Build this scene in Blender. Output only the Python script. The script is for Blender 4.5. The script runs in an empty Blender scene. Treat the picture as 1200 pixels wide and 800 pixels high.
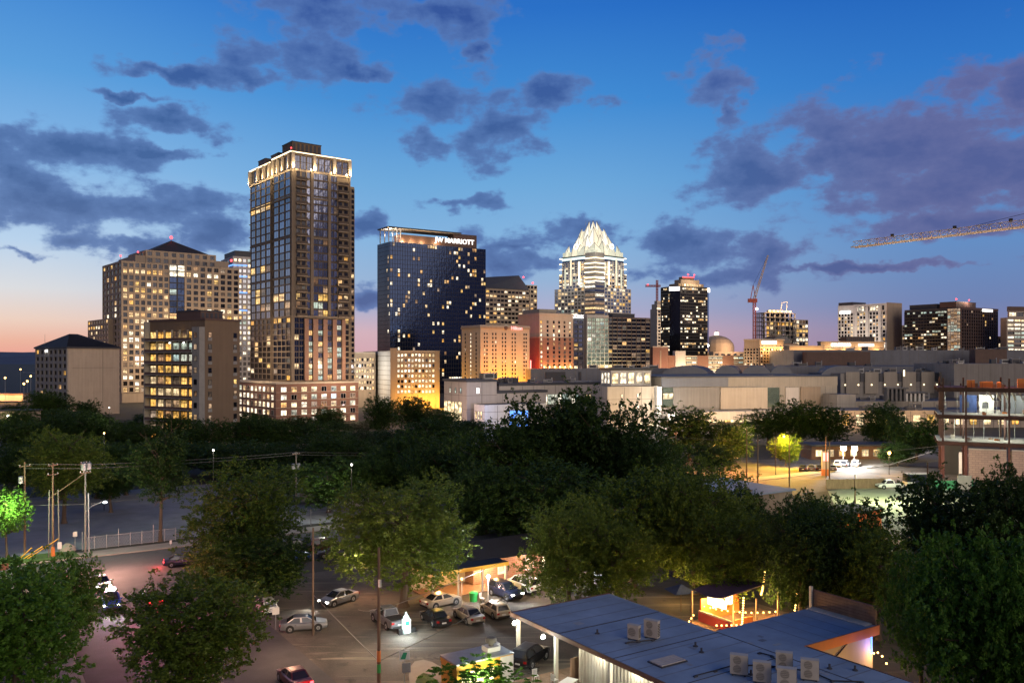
import bpy, math, random
import numpy as np
from mathutils import Vector, Matrix
RND = random.Random(11)
FOC, EYE, HZ = 1000.0, 27.0, 420.0          # focal length in 1200-px units, eye height, horizon row
TH = math.radians(33)                        # the street grid's bearing
CS, SN = math.cos(TH), math.sin(TH)
scene = bpy.context.scene
COL = scene.collection
def P(px, py, d): return Vector(((px-600)/FOC*d, d, EYE-(py-HZ)/FOC*d))
def on(px, py, z=0.0):
    d = (EYE-z)*FOC/(py-HZ); return Vector(((px-600)/FOC*d, d, z))
def at(px, d, z=0.0): return Vector(((px-600)/FOC*d, d, z))
def grid(a, b, z=0.0): return Vector((a*CS-b*SN, a*SN+b*CS, z))
def zat(py, d): return EYE-(py-HZ)/FOC*d

# ---------------------------------------------------------------- materials
def _nt(name):
    m = bpy.data.materials.new(name); m.use_nodes = True
    return m, m.node_tree.nodes, m.node_tree.links, m.node_tree.nodes['Principled BSDF']
def paint(name, c, rough=.7, metal=0.0, var=.18, scale=.6, bump=0.0, bscale=8.0, stretch=None, spec=.4, streak=0.0):
    """a surface of one colour with uneven tone, and grain in its relief"""
    m, N, L, b = _nt(name)
    b.inputs['Roughness'].default_value = rough; b.inputs['Metallic'].default_value = metal
    b.inputs['Specular IOR Level'].default_value = spec
    tc = N.new('ShaderNodeTexCoord'); mp = N.new('ShaderNodeMapping'); L.new(tc.outputs['Object'], mp.inputs[0])
    if stretch: mp.inputs['Scale'].default_value = stretch
    n = N.new('ShaderNodeTexNoise'); n.inputs['Scale'].default_value = scale; n.inputs['Detail'].default_value = 6
    n.inputs['Roughness'].default_value = .65
    L.new(mp.outputs[0], n.inputs['Vector'])
    r = N.new('ShaderNodeValToRGB'); r.color_ramp.elements[0].position = .28; r.color_ramp.elements[1].position = .74
    r.color_ramp.elements[0].color = (*[x*(1-var) for x in c], 1); r.color_ramp.elements[1].color = (*[min(1, x*(1+var)) for x in c], 1)
    L.new(n.outputs['Fac'], r.inputs[0])
    out = r.outputs[0]
    if streak:
        mp2 = N.new('ShaderNodeMapping'); mp2.inputs['Scale'].default_value = (1.3, 1.3, .06); L.new(tc.outputs['Object'], mp2.inputs[0])
        n2 = N.new('ShaderNodeTexNoise'); n2.inputs['Scale'].default_value = .9; n2.inputs['Detail'].default_value = 4; L.new(mp2.outputs[0], n2.inputs['Vector'])
        mr = N.new('ShaderNodeMapRange'); mr.inputs[1].default_value = .35; mr.inputs[2].default_value = .7; mr.inputs[3].default_value = 1-streak; mr.inputs[4].default_value = 1.0
        L.new(n2.outputs['Fac'], mr.inputs[0])
        mx = N.new('ShaderNodeVectorMath'); mx.operation = 'SCALE'; L.new(out, mx.inputs[0]); L.new(mr.outputs[0], mx.inputs['Scale']); out = mx.outputs[0]
    L.new(out, b.inputs['Base Color'])
    if bump:
        n3 = N.new('ShaderNodeTexNoise'); n3.inputs['Scale'].default_value = bscale; n3.inputs['Detail'].default_value = 5
        L.new(mp.outputs[0], n3.inputs['Vector'])
        bp = N.new('ShaderNodeBump'); bp.inputs['Strength'].default_value = bump; bp.inputs['Distance'].default_value = .06
        L.new(n3.outputs['Fac'], bp.inputs['Height']); L.new(bp.outputs[0], b.inputs['Normal'])
    return m
def brick(name, c1, c2, mortar, sc=1.0, bw=.6, rh=.25):
    m, N, L, b = _nt(name); b.inputs['Roughness'].default_value = .85
    tc = N.new('ShaderNodeTexCoord'); mp = N.new('ShaderNodeMapping'); mp.inputs['Rotation'].default_value = (math.pi/2, 0, 0)
    sx = N.new('ShaderNodeSeparateXYZ'); cx = N.new('ShaderNodeCombineXYZ'); ad = N.new('ShaderNodeMath')
    L.new(tc.outputs['Object'], sx.inputs[0]); L.new(sx.outputs[0], ad.inputs[0]); L.new(sx.outputs[1], ad.inputs[1])
    L.new(ad.outputs[0], cx.inputs[0]); L.new(sx.outputs[2], cx.inputs[1])
    t = N.new('ShaderNodeTexBrick'); t.inputs['Color1'].default_value = (*c1, 1); t.inputs['Color2'].default_value = (*c2, 1); t.inputs['Mortar'].default_value = (*mortar, 1)
    t.inputs['Scale'].default_value = sc; t.inputs['Brick Width'].default_value = bw; t.inputs['Row Height'].default_value = rh; t.inputs['Mortar Size'].default_value = .02
    L.new(cx.outputs[0], t.inputs['Vector']); L.new(t.outputs[0], b.inputs['Base Color'])
    return m
def glow(name, c, s):
    m, N, L, b = _nt(name); b.inputs['Base Color'].default_value = (*[x*.5 for x in c], 1)
    b.inputs['Emission Color'].default_value = (*c, 1); b.inputs['Emission Strength'].default_value = s
    m.cycles.emission_sampling = 'NONE'
    return m
def glass(name, c, rough=.07, metal=.85):
    m, N, L, b = _nt(name)
    b.inputs['Metallic'].default_value = metal; b.inputs['Roughness'].default_value = rough
    oi = N.new('ShaderNodeObjectInfo'); ge = N.new('ShaderNodeNewGeometry'); ad = N.new('ShaderNodeMath'); ad.operation = 'ADD'
    fr = N.new('ShaderNodeMath'); fr.operation = 'FRACT'
    L.new(oi.outputs['Random'], ad.inputs[0]); L.new(ge.outputs['Random Per Island'], ad.inputs[1]); L.new(ad.outputs[0], fr.inputs[0])
    r = N.new('ShaderNodeValToRGB'); r.color_ramp.elements[0].color = (*[x*.55 for x in c], 1); r.color_ramp.elements[1].color = (*[min(1, x*1.35) for x in c], 1)
    L.new(fr.outputs[0], r.inputs[0]); L.new(r.outputs[0], b.inputs['Base Color'])
    # each pane sits at a slightly different angle
    nz = N.new('ShaderNodeTexNoise'); nz.inputs['Scale'].default_value = .35
    tc = N.new('ShaderNodeTexCoord'); L.new(tc.outputs['Object'], nz.inputs['Vector'])
    bp = N.new('ShaderNodeBump'); bp.inputs['Strength'].default_value = .12; bp.inputs['Distance'].default_value = .3
    L.new(nz.outputs['Fac'], bp.inputs['Height']); L.new(bp.outputs[0], b.inputs['Normal'])
    return m
def lit_window(name, stops, strength, detail=1.1):
    """a lit room behind glass: its tone from room to room, furniture and blinds as uneven patches"""
    m, N, L, b = _nt(name); b.inputs['Roughness'].default_value = .12; b.inputs['Base Color'].default_value = (.03, .03, .035, 1)
    oi = N.new('ShaderNodeObjectInfo'); ge = N.new('ShaderNodeNewGeometry'); ad = N.new('ShaderNodeMath'); fr = N.new('ShaderNodeMath'); fr.operation = 'FRACT'
    L.new(oi.outputs['Random'], ad.inputs[0]); L.new(ge.outputs['Random Per Island'], ad.inputs[1]); L.new(ad.outputs[0], fr.inputs[0])
    r = N.new('ShaderNodeValToRGB'); cr = r.color_ramp
    for i, c in enumerate(stops):
        e = cr.elements[i] if i < 2 else cr.elements.new(.5)
        e.position = i/(len(stops)-1) if i < 2 else e.position; e.color = (*c, 1)
    for i, c in enumerate(stops): cr.elements[i].position = i/max(1, len(stops)-1); cr.elements[i].color = (*c, 1)
    L.new(fr.outputs[0], r.inputs[0])
    tc = N.new('ShaderNodeTexCoord')
    off = N.new('ShaderNodeVectorMath'); off.operation = 'ADD'; cx = N.new('ShaderNodeCombineXYZ'); sc = N.new('ShaderNodeMath'); sc.operation = 'MULTIPLY'; sc.inputs[1].default_value = 97.
    L.new(fr.outputs[0], sc.inputs[0]); L.new(sc.outputs[0], cx.inputs[0]); L.new(sc.outputs[0], cx.inputs[2])
    L.new(tc.outputs['Object'], off.inputs[0]); L.new(cx.outputs[0], off.inputs[1])
    n = N.new('ShaderNodeTexNoise'); n.inputs['Scale'].default_value = detail; n.inputs['Detail'].default_value = 3; L.new(off.outputs[0], n.inputs['Vector'])
    mr = N.new('ShaderNodeMapRange'); mr.inputs[1].default_value = .34; mr.inputs[2].default_value = .66; mr.inputs[3].default_value = .3*strength; mr.inputs[4].default_value = 1.45*strength
    L.new(n.outputs['Fac'], mr.inputs[0]); L.new(r.outputs[0], b.inputs['Emission Color'])
    # a blind drawn to a different height in each room, and the ceiling light above it
    sp = N.new('ShaderNodeSeparateXYZ'); L.new(tc.outputs['Object'], sp.inputs[0])
    zz = N.new('ShaderNodeMath'); zz.operation = 'MULTIPLY_ADD'; zz.inputs[1].default_value = .3; L.new(sp.outputs[2], zz.inputs[0])
    rz = N.new('ShaderNodeMath'); rz.operation = 'MULTIPLY'; rz.inputs[1].default_value = 13.7; L.new(fr.outputs[0], rz.inputs[0]); L.new(rz.outputs[0], zz.inputs[2])
    zf = N.new('ShaderNodeMath'); zf.operation = 'FRACT'; L.new(zz.outputs[0], zf.inputs[0])
    bl = N.new('ShaderNodeMapRange'); bl.inputs[1].default_value = .60; bl.inputs[2].default_value = .66; bl.inputs[3].default_value = 1.0; bl.inputs[4].default_value = .42; L.new(zf.outputs[0], bl.inputs[0])
    ml = N.new('ShaderNodeMath'); ml.operation = 'MULTIPLY'; L.new(mr.outputs[0], ml.inputs[0]); L.new(bl.outputs[0], ml.inputs[1]); L.new(ml.outputs[0], b.inputs['Emission Strength'])
    m.cycles.emission_sampling = 'NONE'
    return m
def leafmat(name, c1, c2, c3):
    m, N, L, b = _nt(name)
    ge = N.new('ShaderNodeNewGeometry'); r = N.new('ShaderNodeValToRGB'); cr = r.color_ramp
    cr.elements[0].color = (*c1, 1); cr.elements[1].color = (*c3, 1); e = cr.elements.new(.55); e.color = (*c2, 1)
    tc = N.new('ShaderNodeTexCoord'); n = N.new('ShaderNodeTexNoise'); n.inputs['Scale'].default_value = 2.6; n.inputs['Detail'].default_value = 2; L.new(tc.outputs['Object'], n.inputs['Vector'])
    a = N.new('ShaderNodeMath'); a.operation = 'MULTIPLY_ADD'; a.inputs[1].default_value = .5; L.new(ge.outputs['Random Per Island'], a.inputs[0])
    s = N.new('ShaderNodeMath'); s.operation = 'MULTIPLY_ADD'; s.inputs[1].default_value = 1.5; s.inputs[2].default_value = -.5; L.new(n.outputs['Fac'], s.inputs[0]); L.new(s.outputs[0], a.inputs[2])
    oi = N.new('ShaderNodeObjectInfo'); o2 = N.new('ShaderNodeMath'); o2.operation = 'MULTIPLY_ADD'; o2.inputs[1].default_value = .5; o2.inputs[2].default_value = -.25; L.new(oi.outputs['Random'], o2.inputs[0])
    o3 = N.new('ShaderNodeMath'); o3.operation = 'ADD'; L.new(a.outputs[0], o3.inputs[0]); L.new(o2.outputs[0], o3.inputs[1]); L.new(o3.outputs[0], r.inputs[0])
    b.inputs['Roughness'].default_value = .55; b.inputs['Specular IOR Level'].default_value = .25
    L.new(r.outputs[0], b.inputs['Base Color'])
    tr = N.new('ShaderNodeBsdfTranslucent'); L.new(r.outputs[0], tr.inputs[0])
    mx = N.new('ShaderNodeMixShader'); mx.inputs[0].default_value = .3
    L.new(b.outputs[0], mx.inputs[1]); L.new(tr.outputs[0], mx.inputs[2]); L.new(mx.outputs[0], N['Material Output'].inputs[0])
    return m

M = {}
M['tan'] = paint('tan_stone', (.37, .295, .225), .8, var=.08, scale=.15, streak=.15)
M['tan_dark'] = paint('tan_dark', (.30, .235, .175), .8, var=.1, scale=.2, streak=.15)
M['cream'] = paint('cream_stone', (.46, .39, .315), .75, var=.08, scale=.2, streak=.12)
M['white'] = paint('white_paint', (.62, .61, .585), .55, var=.07, scale=.7, streak=.1)
M['beige'] = paint('beige_panel', (.33, .295, .25), .8, var=.1, scale=.12, streak=.16)
M['beige_grey'] = paint('grey_panel', (.25, .235, .225), .8, var=.1, scale=.12, streak=.18)
M['pale'] = paint('pale_panel', (.50, .46, .43), .7, var=.07, scale=.12, streak=.12)
M['blue_grey'] = paint('slate_metal', (.15, .16, .19), .55, var=.14, scale=.15, streak=.1)
M['slate'] = paint('dark_slate', (.055, .058, .07), .6, var=.15, scale=.3)
M['brown_metal'] = paint('brown_metal', (.12, .07, .055), .6, var=.15, scale=.3, streak=.1)
M['brown_wall'] = paint('brown_stucco', (.20, .14, .092), .85, var=.07, scale=.2, streak=.12)
M['concrete'] = paint('concrete', (.30, .285, .265), .85, var=.14, scale=.5, bump=.15, streak=.15)
M['brick_red'] = brick('red_brick', (.22, .095, .06), (.18, .075, .05), (.25, .2, .17))
M['brick_brown'] = brick('brown_brick', (.26, .13, .085), (.20, .10, .07), (.25, .2, .17))
M['block'] = brick('concrete_block', (.30, .225, .19), (.25, .19, .165), (.17, .13, .115), .5)
M['dark_metal'] = paint('dark_metal', (.03, .03, .034), .45, .4, var=.2)
M['grey_metal'] = paint('galvanised_metal', (.34, .345, .35), .45, .5, var=.15, scale=1.5)
M['black'] = paint('black_rubber', (.016, .016, .017), .75, var=.1)
M['rust'] = paint('rusty_steel', (.085, .032, .026), .75, .2, var=.3, scale=.8)
M['frame_dark'] = paint('dark_frame', (.035, .033, .033), .5, .3, var=.1)
M['frame_bronze'] = paint('bronze_frame', (.07, .05, .038), .5, .3, var=.1)
M['asphalt'] = paint('asphalt', (.06, .058, .058), .8, var=.28, scale=.35, bump=.3, bscale=14)
M['asphalt_pale'] = paint('faded_asphalt', (.20, .205, .225), .85, var=.22, scale=.3, bump=.3, bscale=10)
M['lot'] = paint('worn_lot', (.15, .125, .10), .85, var=.62, scale=.2, bump=.4, bscale=6)
M['walk'] = paint('sidewalk_concrete', (.24, .215, .185), .85, var=.15, scale=.5, bump=.2)
M['earth'] = paint('earth', (.045, .042, .032), .95, var=.35, scale=.12, bump=.3)
M['hill'] = paint('hazed_hill', (.07, .09, .14), .95, var=.2, scale=.004)  # blue distance haze is mixed into the hill colour
M['lot_pale'] = paint('pale_lot', (.26, .27, .19), .9, var=.22, scale=.25, bump=.2)
M['bark'] = paint('bark', (.085, .062, .045), .95, var=.4, scale=3, bump=.7, bscale=9, stretch=(1, 1, .25))
M['pole'] = paint('pole_wood', (.15, .095, .06), .9, var=.3, scale=3, bump=.4, stretch=(1, 1, .15))
M['wood'] = paint('weathered_wood', (.20, .13, .085), .85, var=.3, scale=2, bump=.3, stretch=(1, 1, .3))
M['roof_blue'] = paint('roof_membrane', (.26, .34, .45), .75, var=.25, scale=.22, bump=.1, bscale=3, spec=.3)
M['roof_dark'] = paint('dark_roof', (.035, .033, .036), .75, var=.2, scale=.5)
M['ac'] = paint('condenser_beige', (.50, .45, .37), .6, var=.1, scale=2)
M['yellow'] = paint('yellow_paint', (.70, .36, .04), .5, var=.08)
M['orange'] = paint('orange_paint', (.55, .17, .04), .6, var=.15)
M['crane'] = paint('crane_paint', (.56, .45, .36), .55, var=.12)
M['crane_red'] = paint('crane_red', (.45, .09, .06), .55, var=.12)
M['green_bin'] = paint('green_plastic', (.03, .30, .06), .5, var=.1)
M['purple_cloth'] = paint('purple_cloth', (.085, .05, .09), .9, var=.2, scale=2)
M['blue_cloth'] = paint('blue_cloth', (.03, .055, .17), .85, var=.2, scale=2)
M['red_wall'] = paint('red_wall', (.45, .06, .045), .7, var=.15)
M['trim_brown'] = paint('brown_trim', (.18, .095, .06), .7, var=.2, scale=2)
M['corr'] = paint('painted_siding', (.60, .58, .50), .6, var=.08, scale=1, streak=.15)
M['lens'] = paint('clear_lens', (.5, .5, .5), .15, .3, var=.05)
M['chrome'] = paint('chrome', (.55, .55, .56), .2, .9, var=.05)
M['screen'] = paint('sign_green', (.02, .28, .14), .5, var=.05)
M['glass_dark'] = glass('dark_glass', (.034, .037, .048))
M['glass_blue'] = glass('blue_glass', (.17, .195, .28))
M['glass_navy'] = glass('navy_glass', (.024, .040, .092), .1)
M['glass_pale'] = glass('pale_glass', (.40, .44, .50), .12)
M['glass_green'] = glass('green_glass', (.26, .34, .29), .12)
M['car_glass'] = glass('car_glass', (.05, .055, .065), .05, .6)
M['warm'] = lit_window('lit_warm', [(1, .50, .16), (1, .66, .30), (1, .74, .42), (1, .58, .22)], 1.4)
M['amber'] = lit_window('lit_amber', [(1, .46, .08), (1, .56, .13), (1, .64, .22)], 1.35)
M['bright'] = lit_window('lit_bright', [(1, .76, .45), (1, .84, .6), (1, .90, .72)], 2.1, .7)
M['cool'] = lit_window('lit_cool', [(.70, .92, .85), (.85, 1, .80), (1, .95, .75)], .75)
M['dim'] = lit_window('lit_dim', [(.75, .36, .14), (.5, .33, .2), (.4, .38, .32)], .26)
M['curtain'] = lit_window('lit_curtained', [(1, .60, .30), (.95, .70, .5), (1, .5, .2)], .55)
M['store'] = lit_window('lit_shopfront', [(1, .70, .34), (1, .8, .48)], 2.2, .5)
M['glow_white'] = glow('lamp_white', (1, .95, .86), 9)
M['glow_cool'] = glow('lamp_cool', (.80, .95, 1), 7)
M['glow_cream'] = glow('lamp_cream', (1, .80, .48), 3.2)
M['glow_warm'] = glow('lamp_warm', (1, .55, .16), 8)
M['glow_red'] = glow('lamp_red', (1, .05, .06), 6)
M['glow_pink'] = glow('lamp_pink', (1, .30, .28), 2.5)
M['glow_blue'] = glow('lamp_blue', (.12, .32, 1), 2.2)
M['glow_sign'] = glow('sign_white', (1, .95, .9), 2.6)
M['glow_lantern'] = glow('lantern_glass', (1, .90, .66), .78); M['glow_spire'] = glow('spire_glass', (1, .95, .80), 1.0); M['bronze'] = paint('bronze_stone', (.19, .148, .112), .8, var=.1, scale=.2, streak=.15)
M['glow_lantern2'] = glow('lantern_glass_pale', (.92, .94, .74), .46)
M['glow_ice'] = glow('lit_acrylic', (.75, .95, .92), 1.05)
M['glow_green'] = glow('lit_green', (.10, .5, .2), .12)
M['leaf'] = leafmat('leaf_dark', (.018, .042, .007), (.034, .072, .012), (.072, .13, .02))
M['leaf_olive'] = leafmat('leaf_olive', (.044, .080, .010), (.085, .138, .016), (.145, .195, .028))
M['leaf_lit'] = leafmat('leaf_lit', (.040, .11, .012), (.075, .18, .02), (.125, .25, .032))  # greens raised in place of lamplight on the near crowns
M['grassmat'] = paint('grass', (.05, .085, .02), .95, var=.3, scale=2, bump=.6, bscale=25)

# ---------------------------------------------------------------- mesh building
class MB:
    def __init__(s): s.v = []; s.f = []; s.m = []; s.mats = []
    def mi(s, mat):
        mat = M[mat] if isinstance(mat, str) else mat
        if mat not in s.mats: s.mats.append(mat)
        return s.mats.index(mat)
    def poly(s, pts, mat):
        n = len(s.v); s.v += [tuple(p) for p in pts]; s.f.append(tuple(range(n, n+len(pts)))); s.m.append(s.mi(mat))
    def hexa(s, p, mat):
        n = len(s.v); s.v += [tuple(q) for q in p]; k = s.mi(mat)
        for q in ((0, 3, 2, 1), (4, 5, 6, 7), (0, 1, 5, 4), (1, 2, 6, 5), (2, 3, 7, 6), (3, 0, 4, 7)):
            s.f.append(tuple(n+i for i in q)); s.m.append(k)
    def box(s, x0, y0, z0, x1, y1, z1, mat):
        s.hexa([(x0, y0, z0), (x1, y0, z0), (x1, y1, z0), (x0, y1, z0), (x0, y0, z1), (x1, y0, z1), (x1, y1, z1), (x0, y1, z1)], mat)
    def cbox(s, c, sx, sy, sz, mat, rz=0.0):
        c = Vector(c); ca, sa = math.cos(rz), math.sin(rz)
        q = [(-1, -1), (1, -1), (1, 1), (-1, 1)]
        pts = [(c.x+(i*sx*ca-j*sy*sa)/2, c.y+(i*sx*sa+j*sy*ca)/2, c.z+k*sz/2) for k in (-1, 1) for i, j in q]
        s.hexa(pts, mat)
    def beam(s, p, q, w, h, mat, up=(0, 0, 1)):
        p, q = Vector(p), Vector(q); d = (q-p).normalized(); u = Vector(up)
        if abs(d.dot(u)) > .98: u = Vector((1, 0, 0))
        sd = d.cross(u).normalized(); u = sd.cross(d)
        o = [(-1, -1), (1, -1), (1, 1), (-1, 1)]
        s.hexa([a+sd*(i*w/2)+u*(j*h/2) for a in (p, q) for i, j in o], mat)
    def tube(s, p, q, r0, r1, mat, n=8, cap=True):
        p, q = Vector(p), Vector(q); d = (q-p)
        if d.length < 1e-6: return
        d.normalize(); a = d.orthogonal().normalized(); b = d.cross(a); k = len(s.v); mi = s.mi(mat)
        for c, r in ((p, r0), (q, r1)):
            for i in range(n):
                t = 2*math.pi*i/n; s.v.append(tuple(c+a*(r*math.cos(t))+b*(r*math.sin(t))))
        for i in range(n):
            j = (i+1) % n; s.f.append((k+i, k+j, k+n+j, k+n+i)); s.m.append(mi)
        if cap:
            s.f.append(tuple(range(k+n-1, k-1, -1))); s.m.append(mi); s.f.append(tuple(range(k+n, k+2*n))); s.m.append(mi)
    def path(s, pts, r, mat, n=5):
        for p, q in zip(pts, pts[1:]): s.tube(p, q, r, r, mat, n, False)
    def prism(s, xy, z0, z1, mat, top=None):
        n = len(xy); k = len(s.v); mi = s.mi(mat); mt = s.mi(top) if top else mi
        s.v += [(x, y, z0) for x, y in xy]+[(x, y, z1) for x, y in xy]
        for i in range(n):
            j = (i+1) % n; s.f.append((k+i, k+j, k+n+j, k+n+i)); s.m.append(mi)
        s.f.append(tuple(range(k+n, k+2*n))); s.m.append(mt); s.f.append(tuple(range(k+n-1, k-1, -1))); s.m.append(mi)
    def lathe(s, c, prof, mat, n=16):
        c = Vector(c); k = len(s.v); mi = s.mi(mat)
        for r, z in prof:
            for i in range(n):
                t = 2*math.pi*i/n; s.v.append((c.x+r*math.cos(t), c.y+r*math.sin(t), c.z+z))
        for a in range(len(prof)-1):
            for i in range(n):
                j = (i+1) % n; s.f.append((k+a*n+i, k+a*n+j, k+(a+1)*n+j, k+(a+1)*n+i)); s.m.append(mi)
        s.f.append(tuple(range(k+n-1, k-1, -1))); s.m.append(mi)
        e = k+(len(prof)-1)*n; s.f.append(tuple(range(e, e+n))); s.m.append(mi)
    def ball(s, c, r, mat, n=10, m=6):
        s.lathe(c, [(max(.001, r*math.sin(math.pi*i/m)), -r*math.cos(math.pi*i/m)) for i in range(m+1)], mat, n)
    def mesh(s, name, smooth=False):
        me = bpy.data.meshes.new(name); me.from_pydata(s.v, [], s.f)
        for m in s.mats: me.materials.append(m)
        me.polygons.foreach_set('material_index', s.m)
        if smooth: me.polygons.foreach_set('use_smooth', [True]*len(me.polygons))
        me.update(); return me
    def build(s, name, parent=None, loc=(0, 0, 0), rz=0.0, smooth=False):
        return link(name, s.mesh(name, smooth), parent, loc, rz)
def link(name, data, parent=None, loc=(0, 0, 0), rz=0.0):
    o = bpy.data.objects.new(name, data); COL.objects.link(o); o.location = loc; o.rotation_euler = (0, 0, rz)
    if parent is not None: o.parent = parent
    return o
def tag(o, label, cat, group=None, kind=None):
    if label: o['label'] = label
    if cat: o['category'] = cat
    if group: o['group'] = group
    if kind: o['kind'] = kind
    return o
def thing(name, label, cat, loc=(0, 0, 0), rz=0.0, group=None):
    return tag(link(name, None, None, loc, rz), label, cat, group)
def dup(o, loc=None, rz=None, scale=None, label=None, parent=None):
    c = o.copy(); COL.objects.link(c)
    if parent is not None: c.parent = parent
    if loc is not None: c.location = loc
    if rz is not None: c.rotation_euler = (0, 0, rz)
    if scale is not None: c.scale = scale
    if label: c['label'] = label
    for k in list(o.children): dup(k, parent=c)
    return c
def lamp(kind, loc, power, color=(1, .8, .55), size=.25, aim=None, angle=70, blend=.6):
    l = bpy.data.lights.new('local_light', kind); l.energy = power*4; l.color = color
    if kind == 'AREA': l.size = size
    else: l.shadow_soft_size = size
    o = bpy.data.objects.new('local_light', l); COL.objects.link(o); o.location = loc
    if kind == 'SPOT': l.spot_size = math.radians(angle); l.spot_blend = blend
    if aim is not None: o.rotation_euler = (Vector(aim)-Vector(loc)).to_track_quat('-Z', 'Y').to_euler()
    return o
def text(body, size, mat, parent, name, loc, rz, ext=.15, bold=0.0, width=None):
    c = bpy.data.curves.new('lettering', 'FONT'); c.body = body; c.size = size; c.extrude = ext; c.offset = bold; c.align_x = 'CENTER'
    t = bpy.data.objects.new('lettering', c); COL.objects.link(t)
    bpy.context.view_layer.update()
    me = bpy.data.meshes.new_from_object(t.evaluated_get(bpy.context.evaluated_depsgraph_get()))
    bpy.data.objects.remove(t); me.materials.clear(); me.materials.append(M[mat])
    xs = [v.co.x for v in me.vertices]; k = 1.0 if width is None else width/(max(xs)-min(xs))
    for v in me.vertices: v.co = Vector((v.co.x*k, -v.co.z, v.co.y))
    me.name = name
    return link(name, me, parent, loc, rz)

# ---------------------------------------------------------------- buildings
_wm = {}
def window_mb(mb, w, h, key, frame, ox=0., oy=0., oz=0., face='R'):
    """a pane in a shallow frame, with one glazing bar; centred, facing -y (R) or -x (L)"""
    def b(x0, y0, z0, x1, y1, z1, m):
        if face == 'R': mb.box(ox+x0, oy+y0, oz+z0, ox+x1, oy+y1, oz+z1, m)
        else: mb.box(ox+y0, oy-x1, oz+z0, ox+y1, oy-x0, oz+z1, m)
    f = min(.09, w*.07)
    b(-w/2+f, -.04, -h/2+f, w/2-f, .05, h/2-f, key)
    if frame:
        b(-w/2, -.08, -h/2, -w/2+f, .05, h/2, frame); b(w/2-f, -.08, -h/2, w/2, .05, h/2, frame)
        b(-w/2+f, -.08, h/2-f, w/2-f, .05, h/2, frame); b(-w/2+f, -.08, -h/2, w/2-f, .05, -h/2+f, frame)
        if w > 1.5: b(-.05, -.075, -h/2+f, .05, -.03, h/2-f, frame)
def fit(xc, d, xl, xr, th):
    c, s = math.cos(th), math.sin(th); cx = (xc-600)/FOC*d
    k = (xr-600)/FOC; W = (k*d-cx)/(c-k*s)
    k = (xl-600)/FOC; D = (cx-k*d)/(s+k*c)
    return W, D
class Bld:
    def __init__(s, name, label, cat, xc, d, xl, xr, ytop, th=33.0, group=None, W=None, D=None, frame='frame_dark', seed=1):
        th = math.radians(th); w, dd = fit(xc, d, xl, xr, th)
        s.W = W or w; s.D = D or dd; s.d = d; s.H = zat(ytop, d); s.th = th
        s.e = thing(name, label, cat, at(xc, d), th, group); s.wall = MB(); s.win = []; s.frame = frame; s.r = random.Random(seed); s.xc = xc
    def z(s, y): return zat(y, s.d)
    def ux(s, px):                        # local x on the right-hand face for a picture column
        return fit(s.xc, s.d, s.xc-1, px, s.th)[0]
    def uy(s, px): return fit(s.xc, s.d, px, s.xc+1, s.th)[1]
    def fbox(s, face, a0, a1, z0, z1, y0, y1, mat, mb=None):   # y: outward negative
        mb = mb or s.wall
        if face == 'R': mb.box(a0, y0, z0, a1, y1, z1, mat)
        else: mb.box(y0, a0, z0, y1, a1, z1, mat)
    def facade(s, face, a0, a1, z0, z1, cols, rows, pier=.3, band=.35, dep=.4, mat='tan', lit=.3, keys=(('warm', 3), ('bright', 1), ('amber', 1)), dark='glass_dark', off=0.0, rowlit=None, skip=None, wfill=1.0, bandmat=None, litf=None):
        cw = (a1-a0)/cols; rh = (z1-z0)/rows; pw = cw*pier; bh = rh*band
        o = off
        for i in range(cols+1):
            x = a0+i*cw; x0, x1 = x-pw/2, x+pw/2
            if i == 0: x0 = a0-(dep-.012 if face == 'R' and off == 0 else 0)
            if i == cols: x1 = a1
            if pw > 0: s.fbox(face, x0, x1, z0, z1, o-dep, o+.02, mat)
        if bh > 0:
            for j in range(rows+1):
                zc = z0+j*rh; b0, b1 = max(z0, zc-bh/2), min(z1, zc+bh/2)
                s.fbox(face, a0+.01, a1-.01, b0, b1, o-dep*.8, o+.015, bandmat or mat)
        w, h = (cw-pw)*wfill, rh-bh
        ks = [k for k, n in keys for _ in range(n)]
        for j in range(rows):
            p = rowlit.get(j, lit) if rowlit else lit
            run = None
            for i in range(cols):
                if skip and skip(i, j): continue
                q = litf(i, j) if litf else p
                if s.r.random() < q:
                    if run is None or s.r.random() < .55: run = s.r.choice(ks)
                    k = run
                else: k = dark; 
                s.win.append((face, a0+(i+.5)*cw, z0+(j+.5)*rh, w, h, k, o-.05))
    def finish(s, most=100, wallname='wall', winname='window'):
        if s.wall.f: s.wall.build(wallname, s.e)
        dark = {'glass_dark', 'glass_blue', 'glass_navy', 'glass_pale', 'glass_green'}
        w = sorted(s.win, key=lambda q: (q[5] in dark, -q[3]*q[4]))
        for face, u, z, ww, hh, k, y in w[:most]:
            key = (round(ww, 2), round(hh, 2), k, s.frame)
            if key not in _wm:
                mb = MB(); window_mb(mb, ww, hh, k, s.frame); _wm[key] = mb.mesh('window')
            link(winname, _wm[key], s.e, (u, y, z) if face == 'R' else (y, u, z), 0 if face == 'R' else -math.pi/2)
        if len(w) > most:
            mb = MB()
            for face, u, z, ww, hh, k, y in w[most:]:
                window_mb(mb, ww, hh, k, s.frame, *((u, y, z) if face == 'R' else (y, u, z)), face)
            o = mb.build(winname, s.e); o['kind'] = 'stuff'
        return s
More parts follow.
